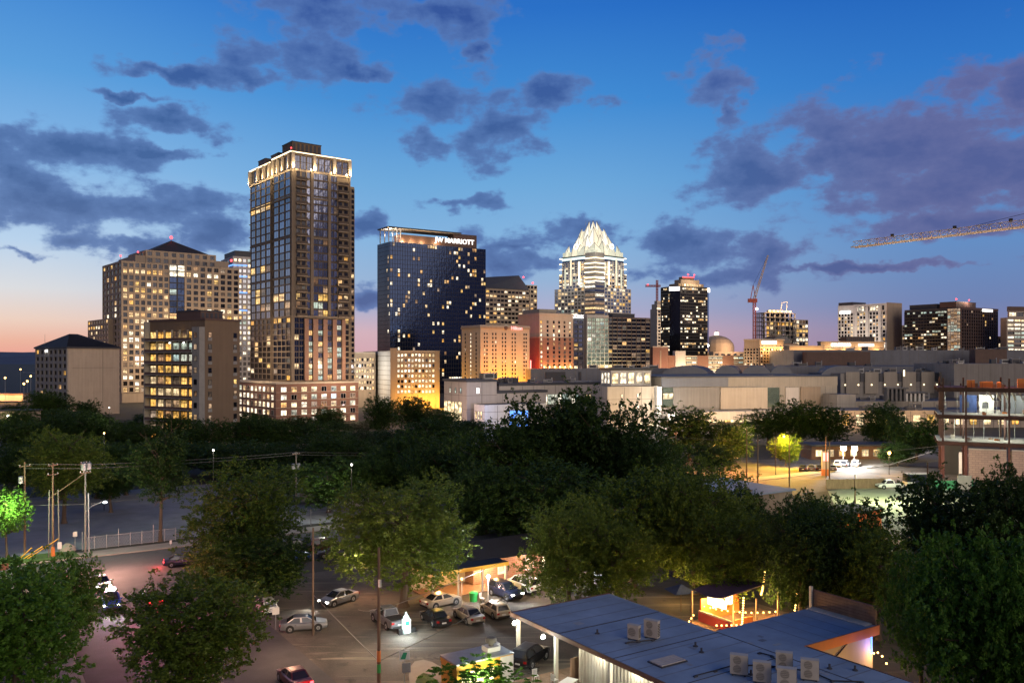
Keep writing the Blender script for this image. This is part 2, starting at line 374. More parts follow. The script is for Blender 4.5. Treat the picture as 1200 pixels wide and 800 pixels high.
# ---------------------------------------------------------------- camera, sky, sun
cam = bpy.data.cameras.new('camera'); cam.sensor_width = 36; cam.lens = 36*FOC/1200; cam.shift_y = (HZ-400)/1200
cam.clip_end = 30000; cam.clip_start = .5
co = bpy.data.objects.new('camera', cam); COL.objects.link(co); co.location = (0, 0, EYE); co.rotation_euler = (math.pi/2, 0, 0)
scene.camera = co
scene.view_settings.view_transform = 'Standard'; scene.view_settings.look = 'None'
scene.view_settings.exposure = 0; scene.view_settings.gamma = 1; scene.view_settings.use_curve_mapping = False
cy = scene.cycles
cy.use_denoising = True; cy.max_bounces = 5; cy.diffuse_bounces = 2; cy.glossy_bounces = 3; cy.transmission_bounces = 3
cy.caustics_reflective = False; cy.caustics_refractive = False; cy.sample_clamp_indirect = 3; cy.use_light_tree = True
cy.use_adaptive_sampling = True; cy.adaptive_threshold = .02

world = bpy.data.worlds.new('World'); scene.world = world; world.use_nodes = True
N, L = world.node_tree.nodes, world.node_tree.links; N.clear()
def nd(t, **k):
    n = N.new(t)
    for a, v in k.items(): setattr(n, a, v)
    return n
def math_(op, a, b=None, c=None, clamp=False):
    n = nd('ShaderNodeMath', operation=op, use_clamp=clamp)
    for i, v in enumerate((a, b, c)):
        if v is None: continue
        if isinstance(v, (int, float)): n.inputs[i].default_value = v
        else: L.new(v, n.inputs[i])
    return n.outputs[0]
def srgb(r, g, b):
    f = lambda x: (x/255)/12.92 if x <= 10 else (((x/255)+.055)/1.055)**2.4
    return (f(r), f(g), f(b), 1)
tc = nd('ShaderNodeTexCoord'); sx = nd('ShaderNodeSeparateXYZ'); L.new(tc.outputs['Generated'], sx.inputs[0])
az = math_('ARCTAN2', sx.outputs[0], sx.outputs[1]); el = math_('ARCSINE', sx.outputs[2])
def ramp(fac, stops, interp='EASE'):
    r = nd('ShaderNodeValToRGB'); cr = r.color_ramp; cr.interpolation = interp
    for i, (p, c) in enumerate(stops):
        e = cr.elements[i] if i < 2 else cr.elements.new(p)
        e.position = p; e.color = c
    L.new(fac, r.inputs[0]); return r.outputs[0]
ef = math_('MULTIPLY', el, 1/.8, clamp=True)
S = lambda e, *c: (e/.8, srgb(*c))
left = ramp(ef, [S(0, 236, 162, 148), S(.018, 238, 182, 160), S(.040, 238, 210, 194), S(.072, 220, 222, 226), S(.12, 186, 212, 238), S(.2, 138, 186, 232), S(.29, 92, 160, 222), S(.39, 58, 130, 210), S(.8, 44, 70, 126)], 'LINEAR')
mid = ramp(ef, [S(0, 214, 168, 178), S(.03, 212, 178, 190), S(.055, 176, 176, 205), S(.09, 150, 180, 216), S(.14, 132, 180, 224), S(.2, 110, 170, 221), S(.29, 66, 142, 214), S(.39, 40, 112, 200), S(.8, 44, 68, 122)], 'LINEAR')
right = ramp(ef, [S(0, 140, 124, 158), S(.03, 132, 130, 168), S(.06, 112, 132, 180), S(.12, 100, 142, 197), S(.2, 74, 138, 206), S(.3, 48, 120, 202), S(.39, 30, 98, 188), S(.8, 44, 64, 114)], 'LINEAR')
def mapr(v, a, b):
    n = nd('ShaderNodeMapRange', interpolation_type='SMOOTHSTEP'); n.inputs[1].default_value = a; n.inputs[2].default_value = b; L.new(v, n.inputs[0]); return n.outputs[0]
def mix(f, a, b):
    n = nd('ShaderNodeMix', data_type='RGBA'); L.new(f, n.inputs[0])
    for s, v in ((6, a), (7, b)):
        if isinstance(v, tuple): n.inputs[s].default_value = v
        else: L.new(v, n.inputs[s])
    return n.outputs[2]
skyc = mix(mapr(az, .02, .52), mix(mapr(az, -.56, -.12), left, mid), right)
# away from the afterglow the evening sky is plainer
far = mapr(math_('ABSOLUTE', az), .9, 2.0)
skyc = mix(far, skyc, ramp(ef, [S(0, 118, 112, 140), S(.2, 108, 110, 140), S(.8, 58, 70, 104)], 'LINEAR'))

# clouds: banks placed by bearing and height, torn by two scales of noise
def dirpt(px, py):
    return math.atan((px-600)/FOC), math.atan((HZ-py)/math.hypot(FOC, px-600))
w1 = nd('ShaderNodeCombineXYZ'); L.new(az, w1.inputs[0]); L.new(el, w1.inputs[1])
mp = nd('ShaderNodeMapping'); mp.inputs['Scale'].default_value = (13, 24, 1); L.new(w1.outputs[0], mp.inputs[0])
n1 = nd('ShaderNodeTexNoise', noise_dimensions='2D'); n1.inputs['Scale'].default_value = 1; n1.inputs['Detail'].default_value = 8; n1.inputs['Roughness'].default_value = .58; L.new(mp.outputs[0], n1.inputs['Vector'])
mpb = nd('ShaderNodeMapping'); mpb.inputs['Scale'].default_value = (30, 42, 1); mpb.inputs['Location'].default_value = (3, 7, 0); L.new(w1.outputs[0], mpb.inputs[0])
n2 = nd('ShaderNodeTexNoise', noise_dimensions='2D'); n2.inputs['Detail'].default_value = 6; n2.inputs['Scale'].default_value = 1; L.new(mpb.outputs[0], n2.inputs['Vector'])
wob = nd('ShaderNodeVectorMath', operation='MULTIPLY_ADD'); L.new(n2.outputs['Color'], wob.inputs[0]); wob.inputs[1].default_value = (.055, .03, 0); wob.inputs[2].default_value = (-.0275, -.015, 0)
pos = nd('ShaderNodeVectorMath', operation='ADD'); L.new(w1.outputs[0], pos.inputs[0]); L.new(wob.outputs[0], pos.inputs[1])
BL = [(60, 184, 85, 24), (135, 186, 52, 22), (15, 200, 55, 42), (70, 238, 115, 30), (165, 245, 70, 36), (222, 262, 82, 32), (262, 270, 38, 26), (150, 286, 90, 15), (25, 296, 30, 6),
      (190, 84, 62, 8), (203, 142, 58, 13), (298, 92, 38, 15), (335, 58, 78, 36), (375, 14, 80, 30), (432, 84, 34, 9), (522, 16, 62, 26), (555, 62, 16, 12),
      (535, 120, 82, 34), (580, 152, 42, 36), (492, 165, 30, 17), (645, 107, 42, 16), (718, 128, 30, 13), (530, 237, 55, 9), (438, 264, 26, 15), (430, 350, 26, 14),
      (838, 95, 34, 30), (858, 130, 16, 22), (885, 196, 66, 42), (965, 190, 48, 36), (1050, 180, 120, 58), (1150, 180, 120, 70), (1120, 236, 150, 26), (1200, 110, 26, 52), (1085, 262, 130, 16),
      (650, 278, 85, 20), (635, 310, 75, 20), (690, 268, 55, 13), (800, 282, 42, 20), (842, 300, 80, 26), (890, 300, 42, 26), (855, 322, 75, 15), (780, 318, 45, 14), (610, 290, 40, 10), (188, 178, 40, 6), (150, 112, 36, 5), (1010, 312, 190, 6)]
acc = None
for bx, by, rx, ry in BL:
    a0, e0 = dirpt(bx, by)
    v = nd('ShaderNodeVectorMath', operation='MULTIPLY_ADD'); L.new(pos.outputs[0], v.inputs[0]); rx *= 1.02; ry *= 1.02; v.inputs[1].default_value = (FOC/rx, FOC/ry, 0); v.inputs[2].default_value = (-a0*FOC/rx, -e0*FOC/ry, 0)
    ln = nd('ShaderNodeVectorMath', operation='LENGTH'); L.new(v.outputs[0], ln.inputs[0])
    acc = ln.outputs['Value'] if acc is None else math_('SMOOTH_MIN', acc, ln.outputs['Value'], .35)
field = math_('SUBTRACT', 1.22, acc)                                  # >0 within a bank
dens = math_('ADD', field, math_('MULTIPLY_ADD', n1.outputs['Fac'], 3.2, -1.62))
dm = nd('ShaderNodeMapRange', interpolation_type='SMOOTHSTEP'); dm.inputs[1].default_value = -.02; dm.inputs[2].default_value = .62; L.new(dens, dm.inputs[0])
alpha = math_('MULTIPLY', dm.outputs[0], .88)
cl = mix(mapr(az, -.5, .12), srgb(52, 84, 144), srgb(60, 86, 146))
cr_ = mix(mapr(az, .18, .5), cl, srgb(84, 90, 144))
top = mix(mapr(el, .24, .36), cr_, mix(mapr(az, .0, .3), srgb(54, 82, 150), srgb(76, 96, 160)))
edge = nd('ShaderNodeMapRange'); edge.inputs[1].default_value = .15; edge.inputs[2].default_value = 1.3; L.new(dens, edge.inputs[0])
ccol = mix(edge.outputs[0], mix(mapr(az, .1, .5), srgb(96, 128, 186), srgb(112, 112, 158)), top)
final = mix(alpha, skyc, ccol)
ns = nd('ShaderNodeTexSky', sky_type='NISHITA'); ns.sun_disc = False; ns.sun_elevation = math.radians(-2.0); ns.sun_rotation = math.radians(-50)
b1 = nd('ShaderNodeBackground'); L.new(final, b1.inputs[0]); b1.inputs[1].default_value = .98
b2 = nd('ShaderNodeBackground'); L.new(ns.outputs[0], b2.inputs[0]); b2.inputs[1].default_value = .02
ad = nd('ShaderNodeAddShader'); L.new(b1.outputs[0], ad.inputs[0]); L.new(b2.outputs[0], ad.inputs[1])
wo = nd('ShaderNodeOutputWorld'); L.new(ad.outputs[0], wo.inputs[0])
world.cycles.sampling_method = 'MANUAL'; world.cycles.sample_map_resolution = 256

sl = bpy.data.lights.new('warm_fill', 'SUN'); sl.energy = 1.3; sl.angle = math.radians(50); sl.color = (1, .80, .62)  # after sunset no sun stands there; added soft fill warms facades and trees
so = bpy.data.objects.new('warm_fill', sl); COL.objects.link(so); so.location = (0, 0, 300)
so.rotation_euler = Vector((-.62, .78, -.32)).to_track_quat('-Z', 'Y').to_euler()

# ---------------------------------------------------------------- ground, hills, roads
def struct(name, mb, label=None):
    o = mb.build(name); o['kind'] = 'structure'; return o
g = MB(); g.poly([(-9000, -2000, 0), (9000, -2000, 0), (9000, 12000, 0), (-9000, 12000, 0)], 'earth'); struct('ground', g)
def hill(x0, x1, d, top, seed):
    r = random.Random(seed); mb = MB(); n = 60; rows = []
    for k, (dd, f) in enumerate(((0, 0), (300, .55), (700, .92), (1000, 1), (1500, .6), (2200, 0))):
        rows.append([(x0+(x1-x0)*i/n, d+dd, f*top*(.72+.20*math.sin(i*.31+seed)+.10*math.sin(i*.83+k)+.04*r.random())*min(1, i/6, (n-i)/8)) for i in range(n+1)])
    for a, b in zip(rows, rows[1:]):
        for i in range(n): mb.poly([a[i], a[i+1], b[i+1], b[i]], 'hill')
    return struct('hills', mb)
hill(-5200, -1700, 4200, 78, 1.2); hill(-2600, 900, 6500, 60, 2.9)
def sheet(name, pts, z, mat):
    mb = MB(); mb.poly([(p[0], p[1], z) for p in pts], mat); return struct(name, mb)
def strip(name, a0, a1, b0, b1, z, mat): return sheet(name, [grid(a0, b0), grid(a1, b0), grid(a1, b1), grid(a0, b1)], z, mat)
strip('road', -160, 240, 111, 128.4, .008, 'asphalt')
strip('side_road', 9, 26.5, 20, 112, .012, 'asphalt')
def worn(name, base, dark, pale):
    m, N_, L_, b_ = _nt(name); b_.inputs['Roughness'].default_value = .88
    tc_ = N_.new('ShaderNodeTexCoord')
    def noise(sc, scale, det, rot=0.0):
        mp_ = N_.new('ShaderNodeMapping'); mp_.inputs['Scale'].default_value = sc; mp_.inputs['Rotation'].default_value = (0, 0, rot); L_.new(tc_.outputs['Object'], mp_.inputs[0])
        n_ = N_.new('ShaderNodeTexNoise'); n_.inputs['Scale'].default_value = scale; n_.inputs['Detail'].default_value = det; n_.inputs['Distortion'].default_value = .6; L_.new(mp_.outputs[0], n_.inputs['Vector']); return n_.outputs['Fac']
    def rmp(f, a, c): 
        r_ = N_.new('ShaderNodeMapRange'); r_.inputs[1].default_value = a; r_.inputs[2].default_value = c; L_.new(f, r_.inputs[0]); return r_.outputs[0]
    def mx(f, a, c):
        x_ = N_.new('ShaderNodeMix'); x_.data_type = 'RGBA'; L_.new(f, x_.inputs[0])
        for s_, v_ in ((6, a), (7, c)):
            if isinstance(v_, tuple): x_.inputs[s_].default_value = (*v_, 1)
            else: L_.new(v_, x_.inputs[s_])
        return x_.outputs[2]
    c_ = mx(rmp(noise((1, 1, 1), .16, 7), .36, .64), dark, base)
    c_ = mx(rmp(noise((.10, 1.3, 1), .8, 5, -.9), .56, .72), c_, pale)          # wheel tracks through the dust
    c_ = mx(rmp(noise((1, 1, 1), .55, 8), .60, .68), c_, dark)                     # oil and damp patches
    c_ = mx(rmp(noise((1, 1, 1), 9, 3), .60, .80), c_, tuple(x*1.5 for x in base))
    L_.new(c_, b_.inputs['Base Color'])
    bp_ = N_.new('ShaderNodeBump'); bp_.inputs['Strength'].default_value = .5; bp_.inputs['Distance'].default_value = .08; L_.new(noise((1, 1, 1), 5, 8), bp_.inputs['Height']); L_.new(bp_.outputs[0], b_.inputs['Normal'])
    return m
M['lot'] = worn('worn_lot', (.105, .088, .07), (.04, .035, .03), (.18, .155, .12)); M['asphalt'] = worn('asphalt', (.062, .060, .060), (.038, .037, .037), (.085, .082, .08))
strip('gravel_lot', 26.5, 74, 40, 104, .004, 'lot')
strip('parking_lot', -34, 78, 134.6, 190, .004, 'asphalt_pale')
k = MB()
def slab(mb, a0, a1, b0, b1, z, mat): mb.prism([grid(*q)[:2] for q in ((a0, b0), (a1, b0), (a1, b1), (a0, b1))], 0, z, mat)
slab(k, -150, 240, 128.4, 132, .13, 'walk'); struct('sidewalk', k)
k = MB(); slab(k, -120, 8.9, 105, 110.9, .11, 'walk'); slab(k, 6, 8.9, 20, 105, .11, 'walk'); struct('sidewalk', k)
# curved corner of pavement with a lawn inside, at the lot entrance
k = MB(); pts = [on(*q) for q in ((479, 792), (481, 782), (486, 776), (496, 774), (506, 776.5), (516, 782), (526, 790.5), (536, 802), (546, 818), (552, 840), (484, 840))]
k.prism([p[:2] for p in pts], 0, .13, 'walk'); struct('pavement_corner', k)
k = MB(); k.prism([p[:2] for p in [on(*q) for q in ((487, 800), (490, 794), (496, 790), (503, 792), (511, 798), (519, 807), (526, 819), (530, 838), (488, 838))]], .0, .17, 'grassmat'); tag(k.build('grass'), None, None, kind='stuff')
k = MB(); k.prism([p[:2] for p in (grid(3, 129), grid(14, 129), grid(13.5, 133.5), grid(2, 133.5))], 0, .24, 'grassmat'); tag(k.build('grass'), None, None, kind='stuff')
# right-hand lots and street
sheet('side_street', [on(760, 557), on(770, 542), on(1130, 531), on(1300, 546), on(1300, 560), on(960, 562)], .010, 'lot')
sheet('parking_lot', [on(925, 541), on(935, 528), on(1130, 524), on(1110, 547)], .016, 'walk')
sheet('pale_lot', [on(985, 606), on(968, 571), on(1118, 571), on(1150, 590), on(1150, 640), on(1000, 640)], .006, 'lot_pale')
strip('forecourt', 120, 420, 205, 262, .006, 'walk')
def sconce_row(b, face, us, z, out=.7):
    for u in us:
        mb = MB(); mb.cbox((0, 0, 0), .5, .5, .9, 'glow_cream'); mb.cbox((0, 0, -.6), .7, .7, .25, 'frame_dark')
        mb.build('sconce', b.e, (u, -out, z) if face == 'R' else (-out, u, z))
def beacon(b, x, y, z, r=.7):
    mb = MB(); mb.tube((0, 0, -1.5), (0, 0, 0), .12, .12, 'frame_dark', 6); mb.ball((0, 0, r), r, 'glow_red', 8, 5); mb.build('beacon', b.e, (x, y, z))
def plant(b, x0, y0, x1, y1, z0, z1, mat='blue_grey', name='roof_plant'):
    mb = MB(); mb.box(x0, y0, z0, x1, y1, z1, mat); mb.box(x0-.15, y0-.15, z1+.003, x1+.15, y1+.15, z1+.4, 'slate')
    n = max(2, int((x1-x0)/1.6))
    for i in range(n): mb.box(x0+(i+.2)*(x1-x0)/n, y0-.08, z0+.3, x0+(i+.75)*(x1-x0)/n, y0+.02, z1-.4, 'slate')
    return mb.build(name, b.e)
WARM3 = (('warm', 4), ('bright', 2), ('amber', 2), ('curtain', 1), ('dim', 1))
OFFICE = (('bright', 4), ('warm', 3), ('cool', 2))

# --- low concrete block with a hipped roof, far left
b = Bld('hip_roof_block', 'grey concrete block with blank beige side and dark hipped roof', 'apartment block', 80, 400, 43, 140, 408, th=52, seed=3)
b.wall.box(0, 0, 0, b.W, b.D, b.H, 'cream'); b.wall.box(2, -.12, b.H-9.4, b.W-2, .02, b.H-9.1, 'beige'); b.wall.box(b.W*.66, -.1, 0, b.W*.67, .02, b.H-.5, 'beige')
b.facade('L', .01, b.D, 2, b.H, 7, 9, .34, .42, .7, 'concrete', .13, (('warm', 1), ('amber', 1)))
zr = b.H; rf = MB(); c = (b.W*.3, b.D*.45); hp = b.H+7.2
e = [(-1, -.6), (b.W+.6, -.6), (b.W+.6, b.D+1), (-1, b.D+1)]
rf.prism(e, zr+.004, zr+.7, 'slate')
for i in range(4): rf.poly([(*e[i], zr+.7), (*e[(i+1) % 4], zr+.7), (c[0]+b.W*.16*(1 if i in (0, 1, 2) and (i == 1) else 0), c[1], hp)], 'roof_dark')
rf.poly([(*e[0], zr+.7), (*e[1], zr+.7), (c[0]+b.W*.16, c[1], hp), (c[0], c[1], hp)], 'roof_dark'); rf.build('roof', b.e)
mb = MB(); mb.tube((0, 0, 0), (0, 0, 7), .12, .06, 'grey_metal', 6); mb.build('mast', b.e, (1, b.D*.8, zr))
mb = MB(); mb.cbox((0, 0, 0), 1.3, 1, 1, 'glow_white'); mb.build('flood_light', b.e, (-.6, b.D*.62, zr-1.2)); b.finish(70)

# --- tan office tower with pyramid cap
b = Bld('pyramid_roof_tower', 'tan stone office tower with stepped shoulders and dark pyramid roof', 'office tower', 143, 520, 121, 280, 306, th=40, seed=5)
W, D, H = b.W, b.D, b.H
b.wall.box(0, 0, 0, W, D, H-1.0, 'tan')
zt = lambda y: zat(y, 520)
b.facade('L', .01, D, 6, H, 5, 21, .40, .36, .55, 'tan', .30, WARM3)
u = [b.ux(x) for x in (143, 198, 217, 280)]
rl = {20: .03, 19: .9, 13: .35, 12: .7, 11: .8, 10: .75, 9: .35, 18: .1, 17: .2, 16: .35, 15: .3, 14: .28}
b.facade('R', 0, u[1], 6, H, 8, 21, .33, .32, .55, 'tan', .62, WARM3, rowlit={**rl})
b.facade('R', u[2], W, 6, H, 8, 21, .35, .32, .55, 'tan', .5, WARM3, rowlit={**rl, 19: .6})
b.facade('R', u[1]+.02, u[2]-.02, 6, H, 2, 21, .14, .12, .2, 'frame_dark', .2, OFFICE, dark='glass_navy', rowlit={20: 1, 19: 1, 12: .9, 11: .7, 16: .35, 15: .3})
# upper steps
s0, s1 = b.ux(160), b.ux(258)
b.wall.box(s0, 2.5, H-1.0, W-6, D-3, zt(297), 'tan'); b.wall.box(s0+6, 4.5, zt(297)-.5, s1-2, D-5, zt(290), 'tan')
b.facade('R', s0+6, s1-2, H, zt(290), 9, 2, .42, .4, .5, 'tan', .05, WARM3, off=2.4)
b.facade('L', 5, D-5, H, zt(291), 5, 2, .45, .4, .4, 'tan', .0, WARM3, off=s0+5.8)
b.wall.box(-.6, -.62, H-.99, s0-.3, D, H+.35, 'tan'); b.wall.box(s1, -.62, H-.99, W, D, H+.35, 'tan')
rf = MB(); x0, x1, y0, y1 = s0+10, s1-5, 5.2, D-6; zb = zt(290)+.005; ap = ((x0+x1)/2-1, (y0+y1)/2, zt(272))
q = [(x0, y0), (x1, y0), (x1, y1), (x0, y1)]
for i in range(4): rf.poly([(*q[i], zb), (*q[(i+1) % 4], zb), ap], 'roof_dark')
rf.poly([(*p, zb) for p in q], 'roof_dark')
for i in range(4): rf.beam((*q[i], zb), ap, .5, .4, 'slate')
rf.build('roof', b.e); beacon(b, ap[0], ap[1], ap[2]+1.2, 1.0); beacon(b, 0, 3, H+3, .55); beacon(b, s0+2, 4, zt(297)+1.5, .55)
# lower wing on the left
b.wall.box(-3, D*.42, 0, 4, D+24, zt(372), 'tan_dark')
b.facade('L', D*.42, D+24, 8, zt(372), 8, 13, .3, .4, .4, 'tan', .3, WARM3, off=-3)
b.finish(100)
def point_lights(pts, power, col=(1, .72, .42), size=1.2):  # bare point lights, some added without fixtures to brighten facades
    for p in pts: lamp('POINT', p, power, col, size)
point_lights([b.e.matrix_basis @ Vector(p) for p in ((20, -34, 26), (56, -38, 30))], 11000, (1, .70, .42), 3)  # added well off the wall to warm the stone, no fixture there

# --- brown apartment block with lit balconies
b = Bld('balcony_apartment_block', 'brown apartment block with open balconies lit yellow along one side', 'apartment block', 240, 250, 175, 281, 375, th=60, seed=7)
W, D, H = b.W, b.D, b.H
b.wall.box(0, 0, 0, W, D, H, 'brown_wall'); b.wall.box(-.2, -.2, H+.003, W+.2, D+.2, H+.6, 'brown_metal')
for c in (0.14, .86):
    for j in range(10):
        k = RND.choice(['glass_dark', 'glass_dark', 'amber', 'curtain', 'dim', 'glass_dark']); b.win.append(('R', W*c, 2.5+j*3.5, 1.25, 1.5, k, -.02))
        b.fbox('R', W*c-.75, W*c+.75, 2.5+j*3.5-1.75, 2.5+j*3.5-.85, -.06, .02, 'concrete')
fl = 3.42; nf = 10; ks = ['amber', 'amber', 'warm', 'amber', 'curtain']
b.wall.box(-2.0, D-.35, 0, .01, D, H, 'concrete'); b.wall.box(-2.0, 0.0, 0, -.01, 3.2, H-2, 'concrete')
cols = 6; y0 = 3.4; cw = (D-.5-y0)/cols
for j in range(nf):
    z0 = 1.4+j*fl
    mb = MB(); mb.box(-2.0, y0, z0, -.02, D-.4, z0+.25, 'concrete')
    mb.box(-2.02, y0, z0+.25, -1.92, D-.4, z0+.95, 'brown_metal')
    mb.build('balcony', b.e)
    for i in range(cols):
        litp = .98 if i != 2 else .6
        k = b.r.choice(ks) if b.r.random() < litp else 'dim'
        if j in (8, 7) and i in (0, 1, 2): k = 'cool'
        b.win.append(('L', y0+(i+.5)*cw, z0+1.55, cw*.9, 2.75, k, -.03))  # oversized lit panes stand in for the glow on balcony walls
        if j < nf: b.wall.box(-.75, y0+i*cw-.06, z0+.255, -.05, y0+i*cw+.06, z0+fl-.01, 'concrete')
    b.win.append(('L', 1.6, z0+1.7, 1.3, 1.6, b.r.choice(['dim', 'glass_dark', 'curtain']), -2.03))
plant(b, 1, 3, W-4, D*.55, H+.61, zat(364, 250), 'brown_metal')
for y, in ((D*.3,), (D*.55,), (D*.12,)):
    mb = MB(); mb.cbox((0, 0, 0), .3, .3, .3, 'glow_white'); mb.build('balcony_lamp', b.e, (-1.4, y, 1.4+9*fl-.5))
b.finish(100)
point_lights([b.e.matrix_basis @ Vector(p) for p in ((-1.3, D*.7, 20.5), (-1.3, D*.4, 33.5), (-1.3, D*.35, 13), (-1.3, D*.75, 9), (-1.3, D*.75, 30.5), (-1.3, D*.5, 16.6))], 22, (1, .66, .2), .6)

# --- slim modern tower behind
b = Bld('slim_glass_tower', 'slim pale tower with thin blue light strips, half hidden by brown tower', 'office tower', 273, 620, 259, 300, 300, th=33, seed=9)
W, D, H = b.W, b.D, b.H
b.wall.box(0, 0, 0, W, D, H, 'pale'); b.facade('R', 0, W, 10, H-1, 5, 24, .35, .35, .3, 'pale', .22, OFFICE, dark='glass_pale'); b.facade('L', 0.01, D, 10, H-1, 4, 24, .3, .35, .3, 'blue_grey', .15, OFFICE, dark='glass_navy')
plant(b, 2, 2, W-3, D-2, H+.003, H+4, 'slate'); beacon(b, -1, 1, H-4, .8)
for y in (311, 324, 343, 364): 
    mb = MB(); mb.box(-.8, -.8, 0, W*.6, -.45, .7, 'glow_blue'); mb.box(-.8, -.44, 0, -.45, D, .7, 'glow_blue'); mb.build('light_strip', b.e, (0, 0, zat(y, 620)))
b.finish(60)

# --- tall brown residential tower, lit crown, brick base
b = Bld('crowned_residential_tower', 'tallest tower, brown piers and dark glass under a crown of lit pilasters', 'residential tower', 342, 340, 293, 410, 176, th=38, frame='frame_bronze', seed=21)
W, D, H = b.W, b.D, b.H; zc = zat(198, 340); zg = zat(371, 340); zp = zat(446, 340)
yb = b.uy(320); yn = b.uy(317.5); Wt = b.ux(418)
b.wall.box(0, 0, 0, W, yb, H-.8, 'bronze'); b.wall.box(1.6, yb, 0, W, yn, H-2, 'slate'); b.wall.box(.3, yn, 0, W, D, H-1.2, 'bronze')
b.wall.box(W, 2.2, 0, Wt, D-6, zat(211, 345), 'bronze')
floors = int((zc-zg)/3.2)
gl = 'glass_blue'
DL = (('warm', 2), ('amber', 2), ('dim', 3), ('curtain', 2))
# left face: two glazed bays between slender piers
lf = lambda i, j: .02 if j > 9 else (.55 if j > 5 else .35)
b.facade('L', .8, yb-.6, zg, zc, 3, floors, .075, .12, .4, 'bronze', .05, DL, dark=gl, litf=lambda i, j: .35 if j < 3 else .015)
b.facade('L', yn+.5, D-.5, zg, zc, 4, floors, .075, .12, .4, 'bronze', .05, DL, dark=gl, off=.3, litf=lambda i, j: .75 if j in (3, 6) else (.2 if j < 6 else (.8 if j == floors-4 else .02)))
for i in range(0, floors, 5):
    b.fbox('L', .4, yb-.2, zg+i*3.2-.35, zg+i*3.2+.35, -.45, .02, 'bronze'); b.fbox('L', yn+.2, D-.2, zg+i*3.2-.35, zg+i*3.2+.35, -.15, .32, 'bronze')
# right face
xs = [b.ux(x) for x in (342, 346, 359, 362.5, 367, 384, 388, 395, 410)]
xs[0] = -.3
p = lambda a, c, m='bronze', dp=.6, z0=zg, z1=zc: b.wall.box(a, -dp, z0, c, .02, z1, m)
p(xs[0], xs[1]); p(xs[3]+.4, xs[4]); p(xs[5], xs[6]-.3); p(W-.5, W)
b.facade('R', xs[1], xs[2], zg, zc, 2, floors, .34, .22, .12, 'bronze', .1, DL, dark='glass_dark', off=0, litf=lambda i, j: .5 if j < 5 else .04)
b.facade('R', xs[2], xs[3]+.4, zg, zc, 1, floors, .15, .2, .25, 'bronze', .04, DL, dark=gl)
b.facade('R', xs[4], xs[5], zg, zc, 3, floors, .06, .16, .2, 'frame_bronze', .05, DL+(('cool', 2),), dark=gl, litf=lambda i, j: .5 if j < 6 else .02)
b.facade('R', xs[6]-.3, xs[7], zg, zc, 2, floors, .10, .16, .2, 'frame_bronze', .05, DL, dark=gl, litf=lambda i, j: .9 if j == floors-5 else .03)
b.facade('R', xs[7], W-.5, zg, zc-4, 2, floors-1, .34, .22, .12, 'bronze', .1, DL, dark='glass_dark', litf=lambda i, j: .25 if j < 8 else .03)
for i in range(0, floors, 5): b.fbox('R', xs[4], xs[5], zg+i*3.2-.4, zg+i*3.2+.4, -.42, .02, 'bronze')
b.facade('R', W+.01, Wt, zp, zat(213, 345), 2, 36, .2, .3, .3, 'bronze', .15, DL+(('cool', 2),), dark='glass_dark', off=2.2, litf=lambda i, j: .4 if 4 < j < 24 else .05)
bal = MB(); bw = xs[2]-xs[1]-.2; bal.box(0, -1.5, -.12, bw, -.02, .12, 'tan'); bal.box(0, -1.52, .125, bw, -1.46, 1.1, 'frame_bronze')
for i in range(7): bal.box(i*bw/6-.04, -1.56, .1, i*bw/6+.04, -1.44, 1.15, 'frame_bronze')
bm = bal.mesh('balcony')
for j in range(floors):
    for x in (xs[1]+.1, xs[7]+.05): link('balcony', bm, b.e, (x, -.12, zg+j*3.2+.35))
for y in range(12):
    mb = bm; o = link('balcony', bm, b.e, (.2, D-.2, zg+y*5.6+3), math.pi/2); o.scale = (.5, .8, 1)
# mid part with brick piers on the right, glass on the left
xb = [b.ux(x) for x in (347, 356, 361, 366, 372, 378, 383, 389, 394, 400, 404)]
b.facade('L', .6, yb-.6, zp, zg, 4, 11, .12, .16, .4, 'bronze', .12, DL, dark='glass_navy', litf=lambda i, j: .18 if i < 2 else .35)
b.facade('L', yn+.3, D-.4, zp, zg, 5, 11, .12, .2, .4, 'bronze', .2, WARM3, dark='glass_dark', off=.3)
p(-.3, .9, 'bronze', .6, 0, zg); b.facade('R', .9, xb[1], zp, zg, 2, 11, .12, .1, .3, 'frame_bronze', .15, OFFICE, dark='glass_navy', litf=lambda i, j: .12)
for i in range(1, 10, 2): p(xb[i], xb[i+1], 'brick_brown', .8, zp, zg-.6)
for i in range(2, 9, 2): b.facade('R', xb[i], xb[i+1], zp, zg-.6, 1, 11, .05, .14, .3, 'frame_bronze', .4, (('cool', 4), ('warm', 2), ('curtain', 1)), dark='glass_blue', litf=lambda i, j: .75 if j < 6 else .3)
b.facade('R', xb[10], W-.4, zp, zg, 1, 11, .2, .2, .3, 'bronze', .3, DL, dark='glass_dark'); p(W-.4, W, 'bronze', .5, 0, zg)
b.wall.box(-.5, -1.0, zg-.3, W+.1, -.0, zg+.6, 'bronze'); b.finish(100)
